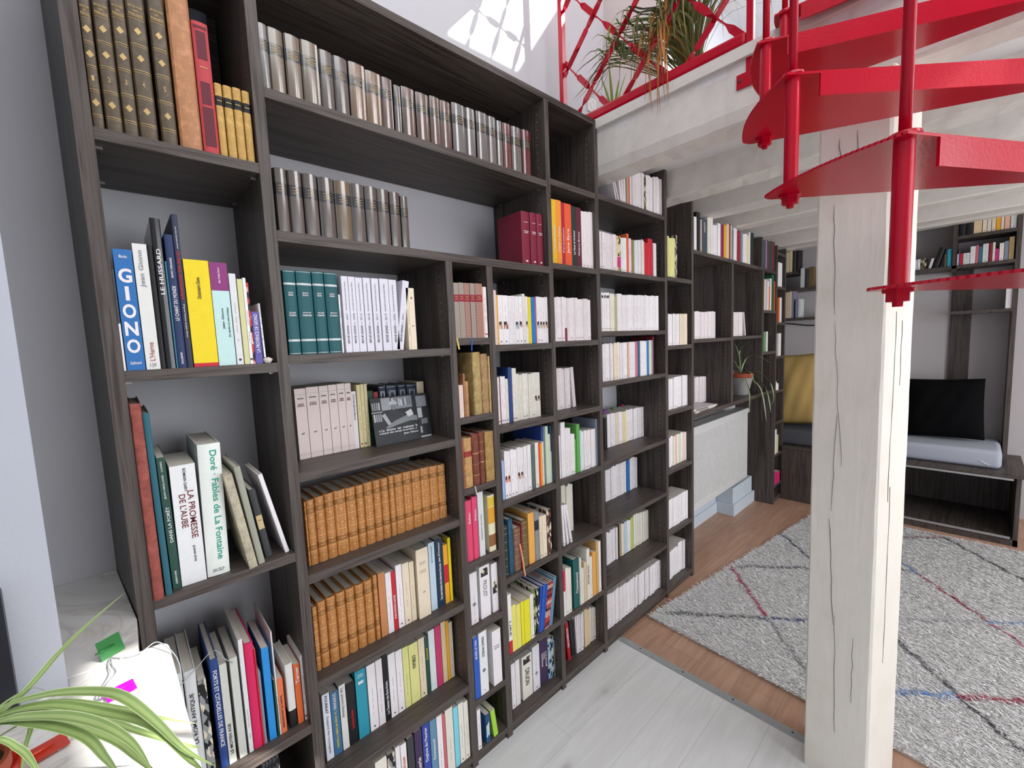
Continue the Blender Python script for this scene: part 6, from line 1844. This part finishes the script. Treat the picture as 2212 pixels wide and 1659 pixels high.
# ------------------------------------------------------------------ spiral stair
CX, CY = 1.87, -1.70
PP = [(.90, -1.494), (1.02, -1.203), (1.18, -.994), (1.447, -.857), (1.768, -.815), (2.02, -.86)]
ANG = [math.atan2(y - CY, x - CX) for x, y in PP]; RAD = [math.hypot(x - CX, y - CY) for x, y in PP]
ZT = [1.768, 2.018, 2.268, 2.518, 2.768]
st = thing('spiral_staircase', 'red painted steel spiral staircase with thin wedge treads in the upper right', 'staircase', (CX, CY, 0))
mb = MB(); mb.tube([(0, 0, 0), (0, 0, 4.0)], .05, 24); mb.build('centre_pole', RED, st, smooth=True)
TH = .005
def pol(a, r): return (r * math.cos(a), r * math.sin(a))
for i, z in enumerate(ZT):
    r0, r1 = RAD[i], RAD[i + 1]; a0 = ANG[i] + .022 / r0; a1 = ANG[i + 1] - .028 / r1
    if i == 4: a1 = a0 - .17
    n = 70; out = []
    for k in range(n + 1):
        f_ = k / n; a = a0 + (a1 - a0) * f_; r = r0 + (r1 - r0) * f_ + .026 + .026 * f_ + .014 * math.sin(PI * f_) + (.0012 if k % 2 else -.0012)
        if f_ > .93: r -= .022 * ((f_ - .93) / .07) ** 2
        out.append(pol(a, r))
    inner = [pol(a1, .05), pol(a0, .05)]
    mb = MB(); mb.prism(out + inner, z - TH, z); t = mb.build('tread', RED, st)
    d = Vector((math.cos(a0), math.sin(a0), 0)); nrm = Vector((-math.sin(a0), math.cos(a0), 0))
    p0 = d * .05; p1 = d * (r0 - .048); mb = MB(); vs = []
    for p in (p0, p1):
        for q, zz in ((0, z - TH), (-.005, z - TH), (-.005, z - .052), (0, z - .052)): vs.append(tuple(p + nrm * q + Vector((0, 0, zz))))
    mb.add(vs, [(0, 1, 2, 3), (4, 7, 6, 5), (0, 4, 5, 1), (1, 5, 6, 2), (2, 6, 7, 3), (3, 7, 4, 0)]); mb.build('flange', RED, t)
for i in range(0, 5):
    x, y = PP[i][0] - CX, PP[i][1] - CY; zu = ZT[i]
    mb = MB(); mb.lathe([(.0, 0), (.024, 0), (.022, .006), (.014, .008), (0, .008)], 20, c=(x, y)); o = mb.build('collar', RED, st); o.location.z = zu; sharp_smooth(o)
    mb = MB(); mb.tube([(x, y, zu + .004), (x, y, zu + 1.05)], .0088, 16); mb.build('baluster', RED, st, smooth=True)
    if i:
        zl = ZT[i - 1]
        mb = MB(); mb.tube([(x, y, zl), (x, y, zu - TH)], .0148, 20); o = mb.build('sleeve', RED, st, smooth=True); sharp_smooth(o)
        mb = MB(); mb.lathe([(0, -.030), (.008, -.030), (.0085, -.022), (.018, -.021), (.018, -.006), (.024, -.005), (.024, 0)], 6, c=(x, y)); o = mb.build('nut', RED, st); o.location.z = zl - TH
pts = []
for k in range(41):
    u = k / 40 * 4; i = min(int(u), 3); f_ = u - i; a = ANG[i] + (ANG[i + 1] - ANG[i]) * f_; r = RAD[i] + (RAD[i + 1] - RAD[i]) * f_
    pts.append(pol(a, r) + (ZT[i] + (ZT[i + 1] - ZT[i]) * f_ + 1.05,))
mb = MB(); mb.tube(pts, .019, 14); mb.build('handrail', RED, st, smooth=True)
# landing plate from the last tread to the deck
mb = MB(); mb.box(1.84 - CX, 2.10 - CX, -1.46 - CY, -.90 - CY, 2.766, 2.771); mb.build('landing_plate', RED, st)

# ------------------------------------------------------------------ radiator niche
WH = plain('#cdccca', .35, .4)
rd = thing('radiator', 'white ribbed panel radiator under the cube shelves', 'radiator', (3.65, .15, .325))
RX0, RX1, RZ = -.745, .715, .665
vs = []; fs = []; prof = []
x = RX0; period = .0333
N = int((RX1 - RX0 - .04) / period)
prof.append((RX0, .0))
x = RX0 + .02
for k in range(N):
    prof += [(x, 0), (x + .005, .010), (x + .015, .010), (x + .020, 0)]; x += period
prof.append((RX1, 0))
mb = MB(); n = len(prof)
zs_ = [(.0, 0), (.045, 0), (.055, 1), (RZ - .07, 1), (RZ - .06, 0), (RZ, 0)]
for z, k in zs_: mb.v += [(a, b_ * k, z) for a, b_ in prof]
for j in range(len(zs_) - 1):
    for i in range(n - 1): mb.f.append((j * n + i, j * n + i + 1, (j + 1) * n + i + 1, (j + 1) * n + i)); mb.m.append(0)
mb.build('front_panel', WH, rd)
mb = MB(); mb.box(RX0, RX1, .10, .102, 0, RZ); mb.build('back_panel', WH, rd)
for xx in (RX0, RX1 - .002): mb = MB(); mb.box(xx, xx + .002, .0, .10, 0, RZ); mb.build('side_panel', WH, rd)
mb = MB(); mb.box(RX0, RX1, -.001, .102, RZ - .0, RZ + .004); mb.build('top_grille', plain('#a9a9a8', .4), rd, bevel=.002)
for k in range(60):
    pass
mb = MB(); mb.tube([(RX1 + .001, .05, RZ - .04), (RX1 + .035, .05, RZ - .04)], .010, 14); mb.build('valve', plain('#b9b9b9', .3, .5, .6), rd, smooth=True)
mb = MB(); mb.tube([(RX1 + .03, .05, RZ - .04), (RX1 + .04, .05, RZ - .04), (RX1 + .13, .05, RZ - .04), (RX1 + .14, .05, RZ - .04)], [.020, .026, .026, .018], 20); mb.build('thermostat_head', plain('#dbd9d5', .4), rd); sharp_smooth(rd.children[-1])
for xx in (RX0 + .2, RX1 - .2): mb = MB(); mb.box(xx, xx + .03, .10, .2095, .1, RZ - .08); mb.build('bracket', WH, rd)
# booklets lying in the left lower cube
for i, (dz, rz, lb) in enumerate(((0, .05, 'lower white booklet lying flat in the cube beside the radiator top'), (.012, -.06, 'upper white booklet lying flat with dark print on its edge'))):
    o = thing('booklet', lb, 'booklet', (3.12, .10, 1.159 + dz), (0, 0, rz), 'booklets lying in the left lower cube')
    mb = MB(); mb.box(-.22, .16, -.09, .10, 0, .010); mb.build('pages', PAGES, o); mb = MB(); mb.box(-.222, .162, -.092, .102, .010, .011); mb.build('cover', plain('white'), o)
    mb = MB(); mb.box(-.15, .02, -.0925, -.088, .003, .0075); mb.build('edge_print', plain('dark'), o)
mb = MB(); mb.box(-.02, .02, 0, .03, 0, .035); o = mb.build('small_box', plain('#b23a68'), loc=(4.33, .02, 1.1585), bevel=.004); tag(o, 'tiny pink box standing in the lower tower cell', 'box')
fg = thing('small_bottles', 'small white and black bottle in the cell beside the yellow cushion', 'bottle', (4.74, .03, 1.1345))
mb = MB(); mb.lathe([(0, 0), (.03, 0), (.03, .06), (.012, .075), (.012, .085), (0, .085)], 20); mb.build('body', plain('white'), fg); sharp_smooth(fg.children[-1])
mb = MB(); mb.lathe([(.013, .0851), (.015, .0855), (.015, .11), (0, .11)], 16); mb.build('cap', plain('black'), fg); sharp_smooth(fg.children[-1])
o = fg; o.name = 'bottle'

# yellow and other tags on the books of the fifth shelf, sixth column
for i, (x, cc, lb) in enumerate(((2.10, '#7d4f93', 'violet tissue flower'), (2.22, '#4f7d4c', 'green tissue knot'), (2.36, '#b02f5a', 'dark pink tissue knot'))):
    bm = bmesh.new(); bmesh.ops.create_icosphere(bm, subdivisions=3, radius=.02 if i == 0 else .012)
    for v in bm.verts: v.co *= 1 + .28 * math.sin(v.co.x * 400 + i) * math.sin(v.co.y * 350) ; v.co.z *= .6; v.co.x *= 1.4 if i == 0 else 1
    me = bpy.data.meshes.new('tissue_flower'); bm.to_mesh(me); bm.free(); me.materials.append(plain(cc, .7))
    for p_ in me.polygons: p_.use_smooth = True
    o = bpy.data.objects.new('tissue_flower', me); COL.objects.link(o); o.location = (x, .19 + .02 * i, 1.058 + .212); tag(o, lb + ' lying on top of the white paperbacks, sixth column', 'decoration')

# ------------------------------------------------------------------ far wall: bench, cushions, shelves
bn = thing('bench', 'long dark wood bench with pale edging along the far wall', 'bench', (4.87, 0, 0))
mb = MB(); mb.prism([(-.012, -1.60), (.74, -1.60), (.74, .34), (.057, .34), (.057, -.002), (-.012, -.002)], .53, .557); mb.build('bench_top', WOODH, bn, bevel=.001)
mb = MB(); mb.box(0, .02, -1.575, -.002, .0, .05); mb.build('plinth', WOODH, bn)
for y0, y1 in ((-.60, -.002),):
    mb = MB(); mb.box(0, .02, y0, y1, .05, .53); mb.build('front_panel', WOODV, bn)
mb = MB(); mb.box(.02, .73, -1.575, -.002, .05, .065); mb.build('bottom_panel', WOODH, bn)
for y in (-1.575, -.62):
    mb = MB(); mb.box(0, .73, y, y + .025, .0, .53); mb.build('side_panel', WOODV, bn)
mb = MB(); mb.box(.70, .73, -1.55, -.6, .065, .53); mb.build('back_panel', WOODV, bn)
STRIP = plain('#a8a6a6', .35, .5, .4)
mb = MB(); mb.box(-.014, -.006 + .006, -1.535, -.60, .512, .527); mb.build('edging_strip', STRIP, bn)
mb = MB(); mb.box(-.008, .0, -1.535, -.60, .055, .072); mb.build('edging_strip', STRIP, bn)

def cushion(name, label, cat, loc, rot, sx, sy, sz, mat, puff=.5, seed=1):
    bm = bmesh.new(); bmesh.ops.create_grid(bm, x_segments=26, y_segments=26, size=.5)
    top = {}; rnd = random.Random(seed); ph = [rnd.uniform(0, 6) for _ in range(6)]
    def hgt(u, v):
        e = (max(0, 1 - abs(u * 2) ** 3.2)) ** .5 * (max(0, 1 - abs(v * 2) ** 3.2)) ** .5
        return e * (1 + .06 * math.sin(u * 9 + ph[0]) * math.sin(v * 7 + ph[1]) + .03 * math.sin(u * 23 + v * 11 + ph[2]))
    V = [(v.co.x, v.co.y) for v in bm.verts]; F = [[l.index for l in f.verts] for f in bm.faces]; bm.free()
    mb = MB(); n = len(V)
    def pin(u, v): k = 1 - .03 * (1 - abs(v * 2) ** 2) * abs(u * 2) ** 2; k2 = 1 - .03 * (1 - abs(u * 2) ** 2) * abs(v * 2) ** 2; return u * k, v * k2
    for s_ in (1, -1):
        for u, v in V:
            a, b_ = pin(u, v); mb.v.append((a * sx, s_ * hgt(u, v) * sy / 2, b_ * sz))
    for f in F: mb.f.append(tuple(f)); mb.m.append(0); mb.f.append(tuple(i + n for i in reversed(f))); mb.m.append(0)
    o = mb.build(name, mat, loc=loc, rot=rot)
    bm = bmesh.new(); bm.from_mesh(o.data); bmesh.ops.remove_doubles(bm, verts=bm.verts, dist=.0004); bmesh.ops.recalc_face_normals(bm, faces=bm.faces); bm.to_mesh(o.data); bm.free()
    for p_ in o.data.polygons: p_.use_smooth = True
    tag(o, label, cat); return o
def cloth(name, col, s=.35):
    m, nt, p = new_mat(name, .9, .1); b = NB(nt); co = b.coord(); c = lin(col)
    nt.links.new(b.mix(b.noise(co, 260, 3), tuple(v * .85 for v in c[:3]) + (1,), tuple(min(1, v * 1.1) for v in c[:3]) + (1,)), p.inputs['Base Color'])
    nt.links.new(b.bump(b.math('ADD', b.noise(co, 500, 2), b.noise(co, 9, 3, .6, 1.0)), s, .004), p.inputs['Normal']); return m
# seat mattresses
def mattress(label, y0, y1, x0, x1, mat, zt):
    mb = MB(); mb.box(x0, x1, y0, y1, .558, zt); o = mb.build('seat_mattress', mat, bevel=0); b = o.modifiers.new('bevel', 'BEVEL'); b.width = .035; b.segments = 5
    for p_ in o.data.polygons: p_.use_smooth = True
    tag(o, label, 'mattress')
mattress('pale grey foam seat mattress on the bench under the black cushion', -1.475, -.62, 4.965, 5.60, cloth('grey_fabric', '#a9adb8'), .705)
mattress('dark grey seat mattress on the bench under the yellow cushion', -.60, .33, 4.932, 5.60, cloth('dark_grey_fabric', '#55555a'), .715)
mb = MB(); mb.box(-.0015, .0015, -.03, .03, -.004, .004); o = mb.build('fold_label', plain('#c9c9cc'), loc=(4.9635, -1.385, .60), rot=(.5, 0, 0)); tag(o, 'little white fabric tag at the mattress corner', 'tag')
cushion('cushion', 'large black square cushion leaning on the far wall behind the white post', 'cushion', (5.30, -1.125, .975), (.16, .03, PI / 2), .50, .20, .52, cloth('black_fabric', '#08080a'), seed=2)
cushion('cushion', 'mustard yellow pillow standing on the dark grey mattress in the corner', 'cushion', (5.20, -.07, 1.10), (.13, .07, PI / 2), .50, .24, .74, cloth('mustard_fabric', '#c4a566', .6), seed=5)

# shelves left of the post
def wboard(par, x0, x1, y0, y1, z, t=.026, name='shelf'):
    l = par.location; mb = MB(); mb.box(x0 - l.x, x1 - l.x, y0 - l.y, y1 - l.y, z - t - l.z, z - l.z); return mb.build(name, WOODH, par)
fs1 = thing('wall_shelves', 'dark wood wall shelves with few books in the far left corner', 'shelves', (5.62, .1, 1.8))
wboard(fs1, 5.35, 5.618, .005, .30, 2.33); wboard(fs1, 5.35, 5.618, -.35, .30, 2.155); wboard(fs1, 5.35, 5.618, -.35, .30, 1.845)
mb = MB(); mb.box(5.35 - 5.62, 5.618 - 5.62, .30 - .1, .326 - .1, 1.82 - 1.8, 2.50 - 1.8); mb.build('side_panel', WOODV, fs1)
def far_books(lst, z, x=5.36, ph='', d=.14):
    for i, (y0, y1, zt, col, tilt) in enumerate(lst):
        w_ = abs(y1 - y0) - .001; kw = {}
        o = make_book('h' if col in ('black', 'charcoal', 'darkred', 'cyan') else 'p', w_, zt - z, d, col, {'lines': 0})
        if o.name.startswith('paperback'): o.name = 'far_shelf_book'
        o.location = (x, (y0 + y1) / 2, z + .0004 + abs(math.sin(tilt)) * w_ / 2); o.rotation_euler = (tilt, 0, 0)
        # spine faces the camera: turn the book so its spine looks along -x
        o.rotation_euler = (0, 0, 0)
        R_ = Matrix.Rotation(-PI / 2, 4, 'Z'); Rt = Matrix.Rotation(tilt, 4, 'X')
        o.matrix_world = Matrix.Translation(o.location) @ Rt @ R_
        tag(o, '%s book, %s from left %s' % (WORD.get(col, col), ORD[i], ph), 'book', 'books ' + ph)
far_books([(.117, .088, 2.54, 'cream', 0), (.086, .061, 2.575, 'cream3', 0), (.052, .026, 2.565, 'charcoal', 0), (.024, -.0, 2.56, 'black', 0)], 2.33, ph='on the upper corner shelf beside the post')
far_books([(-.018, -.054, 2.357, 'greywhite', 0), (-.056, -.09, 2.35, 'charcoal', 0), (-.092, -.13, 2.36, 'olivegilt', 0)], 2.155, ph='on the middle corner shelf beside the post')
far_books([(.12, .10, 2.12, 'sand', 0), (.099, .078, 2.125, 'cream', 0), (.077, .058, 2.133, 'cream2', 0), (.057, .041, 2.13, 'violetgrey', 0), (.024, -.0, 2.035, 'greyblue', 0), (-.002, -.022, 2.04, 'greywhite', 0)], 1.845, ph='on the lower corner shelf beside the post')
mb = MB(); mb.tube(spline([(5.60, .25, 1.80), (5.59, .10, 1.785), (5.59, -.05, 1.76), (5.6, -.3, 1.75)], 20), .006, 8); o = mb.build('black_cable', plain('black', .5), smooth=True); tag(o, 'black cable running along the far wall above the yellow cushion', 'cable')
# shelves right of the post
fs2 = thing('wall_shelves', 'tall dark wood wall shelves full of books, right of the white post', 'shelves', (5.62, -1.3, 1.8))
def vb(y0, y1, z0, z1, x0=5.35, x1=5.618, name='upright', par=fs2):
    l = par.location; mb = MB(); mb.box(x0 - l.x, x1 - l.x, y0 - l.y, y1 - l.y, z0 - l.z, z1 - l.z); return mb.build(name, WOODV, par)
vb(-1.158, -1.13, 2.15, 2.55); vb(-1.513, -1.485, .557, 2.55)
wboard(fs2, 5.35, 5.618, -1.485, -1.158, 2.45); wboard(fs2, 5.35, 5.618, -1.485, -.60, 2.205); wboard(fs2, 5.35, 5.618, -1.485, -1.14, 1.815)
vb(-1.262, -1.132, .56, 2.178, 5.60, 5.618, 'back_board')
K_ = lambda a: -1.156 - (a - 705) * (.324 / 515)
Z2 = lambda y, b0: 2.45 + (b0 - y) * .00063 * 1.0
def Y2(a): return K_(a)
far_books([(K_(712), K_(775), 2.55, 'black', 0), (K_(777), K_(845), 2.552, 'black', 0), (K_(850), K_(925), 2.558, 'sand', 0), (K_(930), K_(968), 2.56, 'cream2', 0), (K_(972), K_(1006), 2.562, 'ivory', 0), (K_(1010), K_(1045), 2.56, 'cream', 0), (K_(1048), K_(1087), 2.56, 'amber', 0), (K_(1090), K_(1116), 2.555, 'rose', 0), (K_(1120), K_(1165), 2.56, 'orangewhite', 0), (K_(1170), K_(1222), 2.56, 'greywhite', 0)], 2.4505, ph='on the top shelf right of the post')
far_books([(K_(712), K_(726), 2.30, 'ivory', 0), (K_(727), K_(738), 2.315, 'violet', 0), (K_(739), K_(765), 2.30, 'red', 0), (K_(768), K_(830), 2.30, 'greywhite', 0), (K_(833), K_(880), 2.348, 'white', 0), (K_(882), K_(908), 2.352, 'coral', 0), (K_(910), K_(941), 2.338, 'teal', 0), (K_(944), K_(995), 2.356, 'greywhite', 0), (K_(997), K_(1028), 2.356, 'darkred', 0), (K_(1031), K_(1054), 2.358, 'ivory', 0), (K_(1056), K_(1087), 2.303, 'magenta', 0), (K_(1090), K_(1128), 2.345, 'ivory', 0), (K_(1131), K_(1167), 2.355, 'greyblue', 0), (K_(1170), K_(1215), 2.384, 'kraft', 0)], 2.2055, ph='on the second shelf right of the post')
far_books([(-.888, -.911, 2.295, 'greywhite', 0), (-.913, -.932, 2.297, 'white', 0), (-.934, -.972, 2.299, 'olivepat', 0), (-.985, -1.003, 2.29, 'greywhite', .22), (-1.01, -1.046, 2.375, 'black', .24), (-1.085, -1.096, 2.31, 'olivegilt', 0), (-1.098, -1.128, 2.35, 'cyan', 0)], 2.2055, ph='on the long shelf just right of the post')
far_books([(-1.449, -1.484, 2.01, 'white', 0)], 1.8155, ph='alone on the small shelf right of the post')

# ------------------------------------------------------------------ rug
import numpy as np
rug = thing('rug', 'thick pale grey shag rug with crossing coloured lines on the brown floor', 'rug', (3.4, -1.0, 0))
A_, B_, C_, D_ = (2.235, -.02), (4.74, -.37), (4.78, -2.3), (2.09, -2.1)
def q2(u, v): # u along x, v towards -y
    x = (A_[0] * (1 - u) + B_[0] * u) * (1 - v) + (D_[0] * (1 - u) + C_[0] * u) * v
    y = (A_[1] * (1 - u) + B_[1] * u) * (1 - v) + (D_[1] * (1 - u) + C_[1] * u) * v
    return x, y
mb = MB(); lo = rug.location
vs = [(q2(u, v)[0] - lo.x, q2(u, v)[1] - lo.y, z) for z in (.0005, .012) for u, v in ((0, 0), (1, 0), (1, 1), (0, 1))]
mb.add(vs, [(0, 1, 2, 3), (4, 7, 6, 5), (0, 4, 5, 1), (1, 5, 6, 2), (2, 6, 7, 3), (3, 7, 4, 0)]); mb.build('backing', plain('#d2d0cc', .9), rug)
LINES = [((2.33,-.08),(2.65,-.49),'#4b4d4d'),((2.65,-.49),(2.95,-.86),'#3b4a78'),((3.15,-.16),(2.71,-.52),'#a8405f'),((3.17,-.19),(3.9,-1.05),'#5a5e66'),((3.97,-.26),(3.5,-.66),'#4a4d60'),
 ((4.05,-.97),(3.88,-1.11),'#5f7fae'),((3.88,-1.11),(3.49,-1.42),'#93203f'),((3.49,-1.42),(3.2,-1.66),'#a55a72'),((3.49,-1.42),(3.7,-1.7),'#4f7fae'),((3.15,-1.04),(3.49,-1.42),'#a3a3a6'),
 ((3.3,-.8),(2.67,-1.32),'#55575a'),((2.67,-1.32),(2.3,-1.65),'#4c4e50'),((2.5,-1.10),(2.67,-1.32),'#5f8ac0'),((2.67,-1.32),(2.98,-1.70),'#9c2440'),((4.2,-.62),(4.71,-1.2),'#9a6f80'),((4.71,-1.2),(4.1,-1.68),'#45474c'),((2.71,-.52),(2.3,-.86),'#8f9091')]
rs = np.random.RandomState(4); N = 170000
U_ = rs.rand(N); V_ = rs.rand(N) ** 1.0 * .9
X_ = (A_[0]*(1-U_)+B_[0]*U_)*(1-V_)+(D_[0]*(1-U_)+C_[0]*U_)*V_; Y_ = (A_[1]*(1-U_)+B_[1]*U_)*(1-V_)+(D_[1]*(1-U_)+C_[1]*U_)*V_
col = np.tile(np.array([.80, .79, .775]), (N, 1)) * (0.75 + .35 * rs.rand(N, 1))
for (a, b_, c_) in LINES:
    a = np.array(a); b_ = np.array(b_); d_ = b_ - a; L_ = np.linalg.norm(d_); d_ /= L_
    px_ = np.stack([X_, Y_], 1) - a; t_ = px_ @ d_; dist = np.abs(px_ @ np.array([-d_[1], d_[0]]) + .006 * np.sin(t_ * 40)); m_ = (t_ > 0) & (t_ < L_) & (dist < .010)
    col[m_] = np.array(lin(c_)[:3]) * (1.0 + .5 * rs.rand(m_.sum(), 1))
ang = rs.rand(N) * 2 * np.pi; wd = .0026 + .0022 * rs.rand(N); ln = .018 + .014 * rs.rand(N)
la = 2.6 + rs.randn(N) * .9; lr = ln * (.7 + .6 * rs.rand(N))
v = np.zeros((N, 3, 3)); cx_, cy_ = np.cos(ang) * wd, np.sin(ang) * wd
v[:, 0] = np.stack([X_ - cx_, Y_ - cy_, np.full(N, .010)], 1); v[:, 1] = np.stack([X_ + cx_, Y_ + cy_, np.full(N, .010)], 1)
v[:, 2] = np.stack([X_ + np.cos(la) * lr, Y_ + np.sin(la) * lr, (.010 + ln * .42)], 1); v -= np.array([lo.x, lo.y, 0])
me = bpy.data.meshes.new('pile'); me.vertices.add(N * 3); me.vertices.foreach_set('co', v.reshape(-1)); me.loops.add(N * 3); me.loops.foreach_set('vertex_index', np.arange(N * 3, dtype=np.int32))
me.polygons.add(N); me.polygons.foreach_set('loop_start', np.arange(0, N * 3, 3, dtype=np.int32)); me.polygons.foreach_set('loop_total', np.full(N, 3, dtype=np.int32)); me.update()
ca = me.color_attributes.new('yarn', 'FLOAT_COLOR', 'POINT'); ca.data.foreach_set('color', np.concatenate([np.repeat(col, 3, 0), np.ones((N * 3, 1))], 1).reshape(-1))
m, nt, p_ = new_mat('rug_yarn', .95, .1); b = NB(nt); a = b.n('ShaderNodeAttribute'); a.attribute_name = 'yarn'; nt.links.new(a.outputs['Color'], p_.inputs['Base Color']); me.materials.append(m)
pile = bpy.data.objects.new('pile', me); COL.objects.link(pile); pile.parent = rug; pile['kind'] = 'stuff'
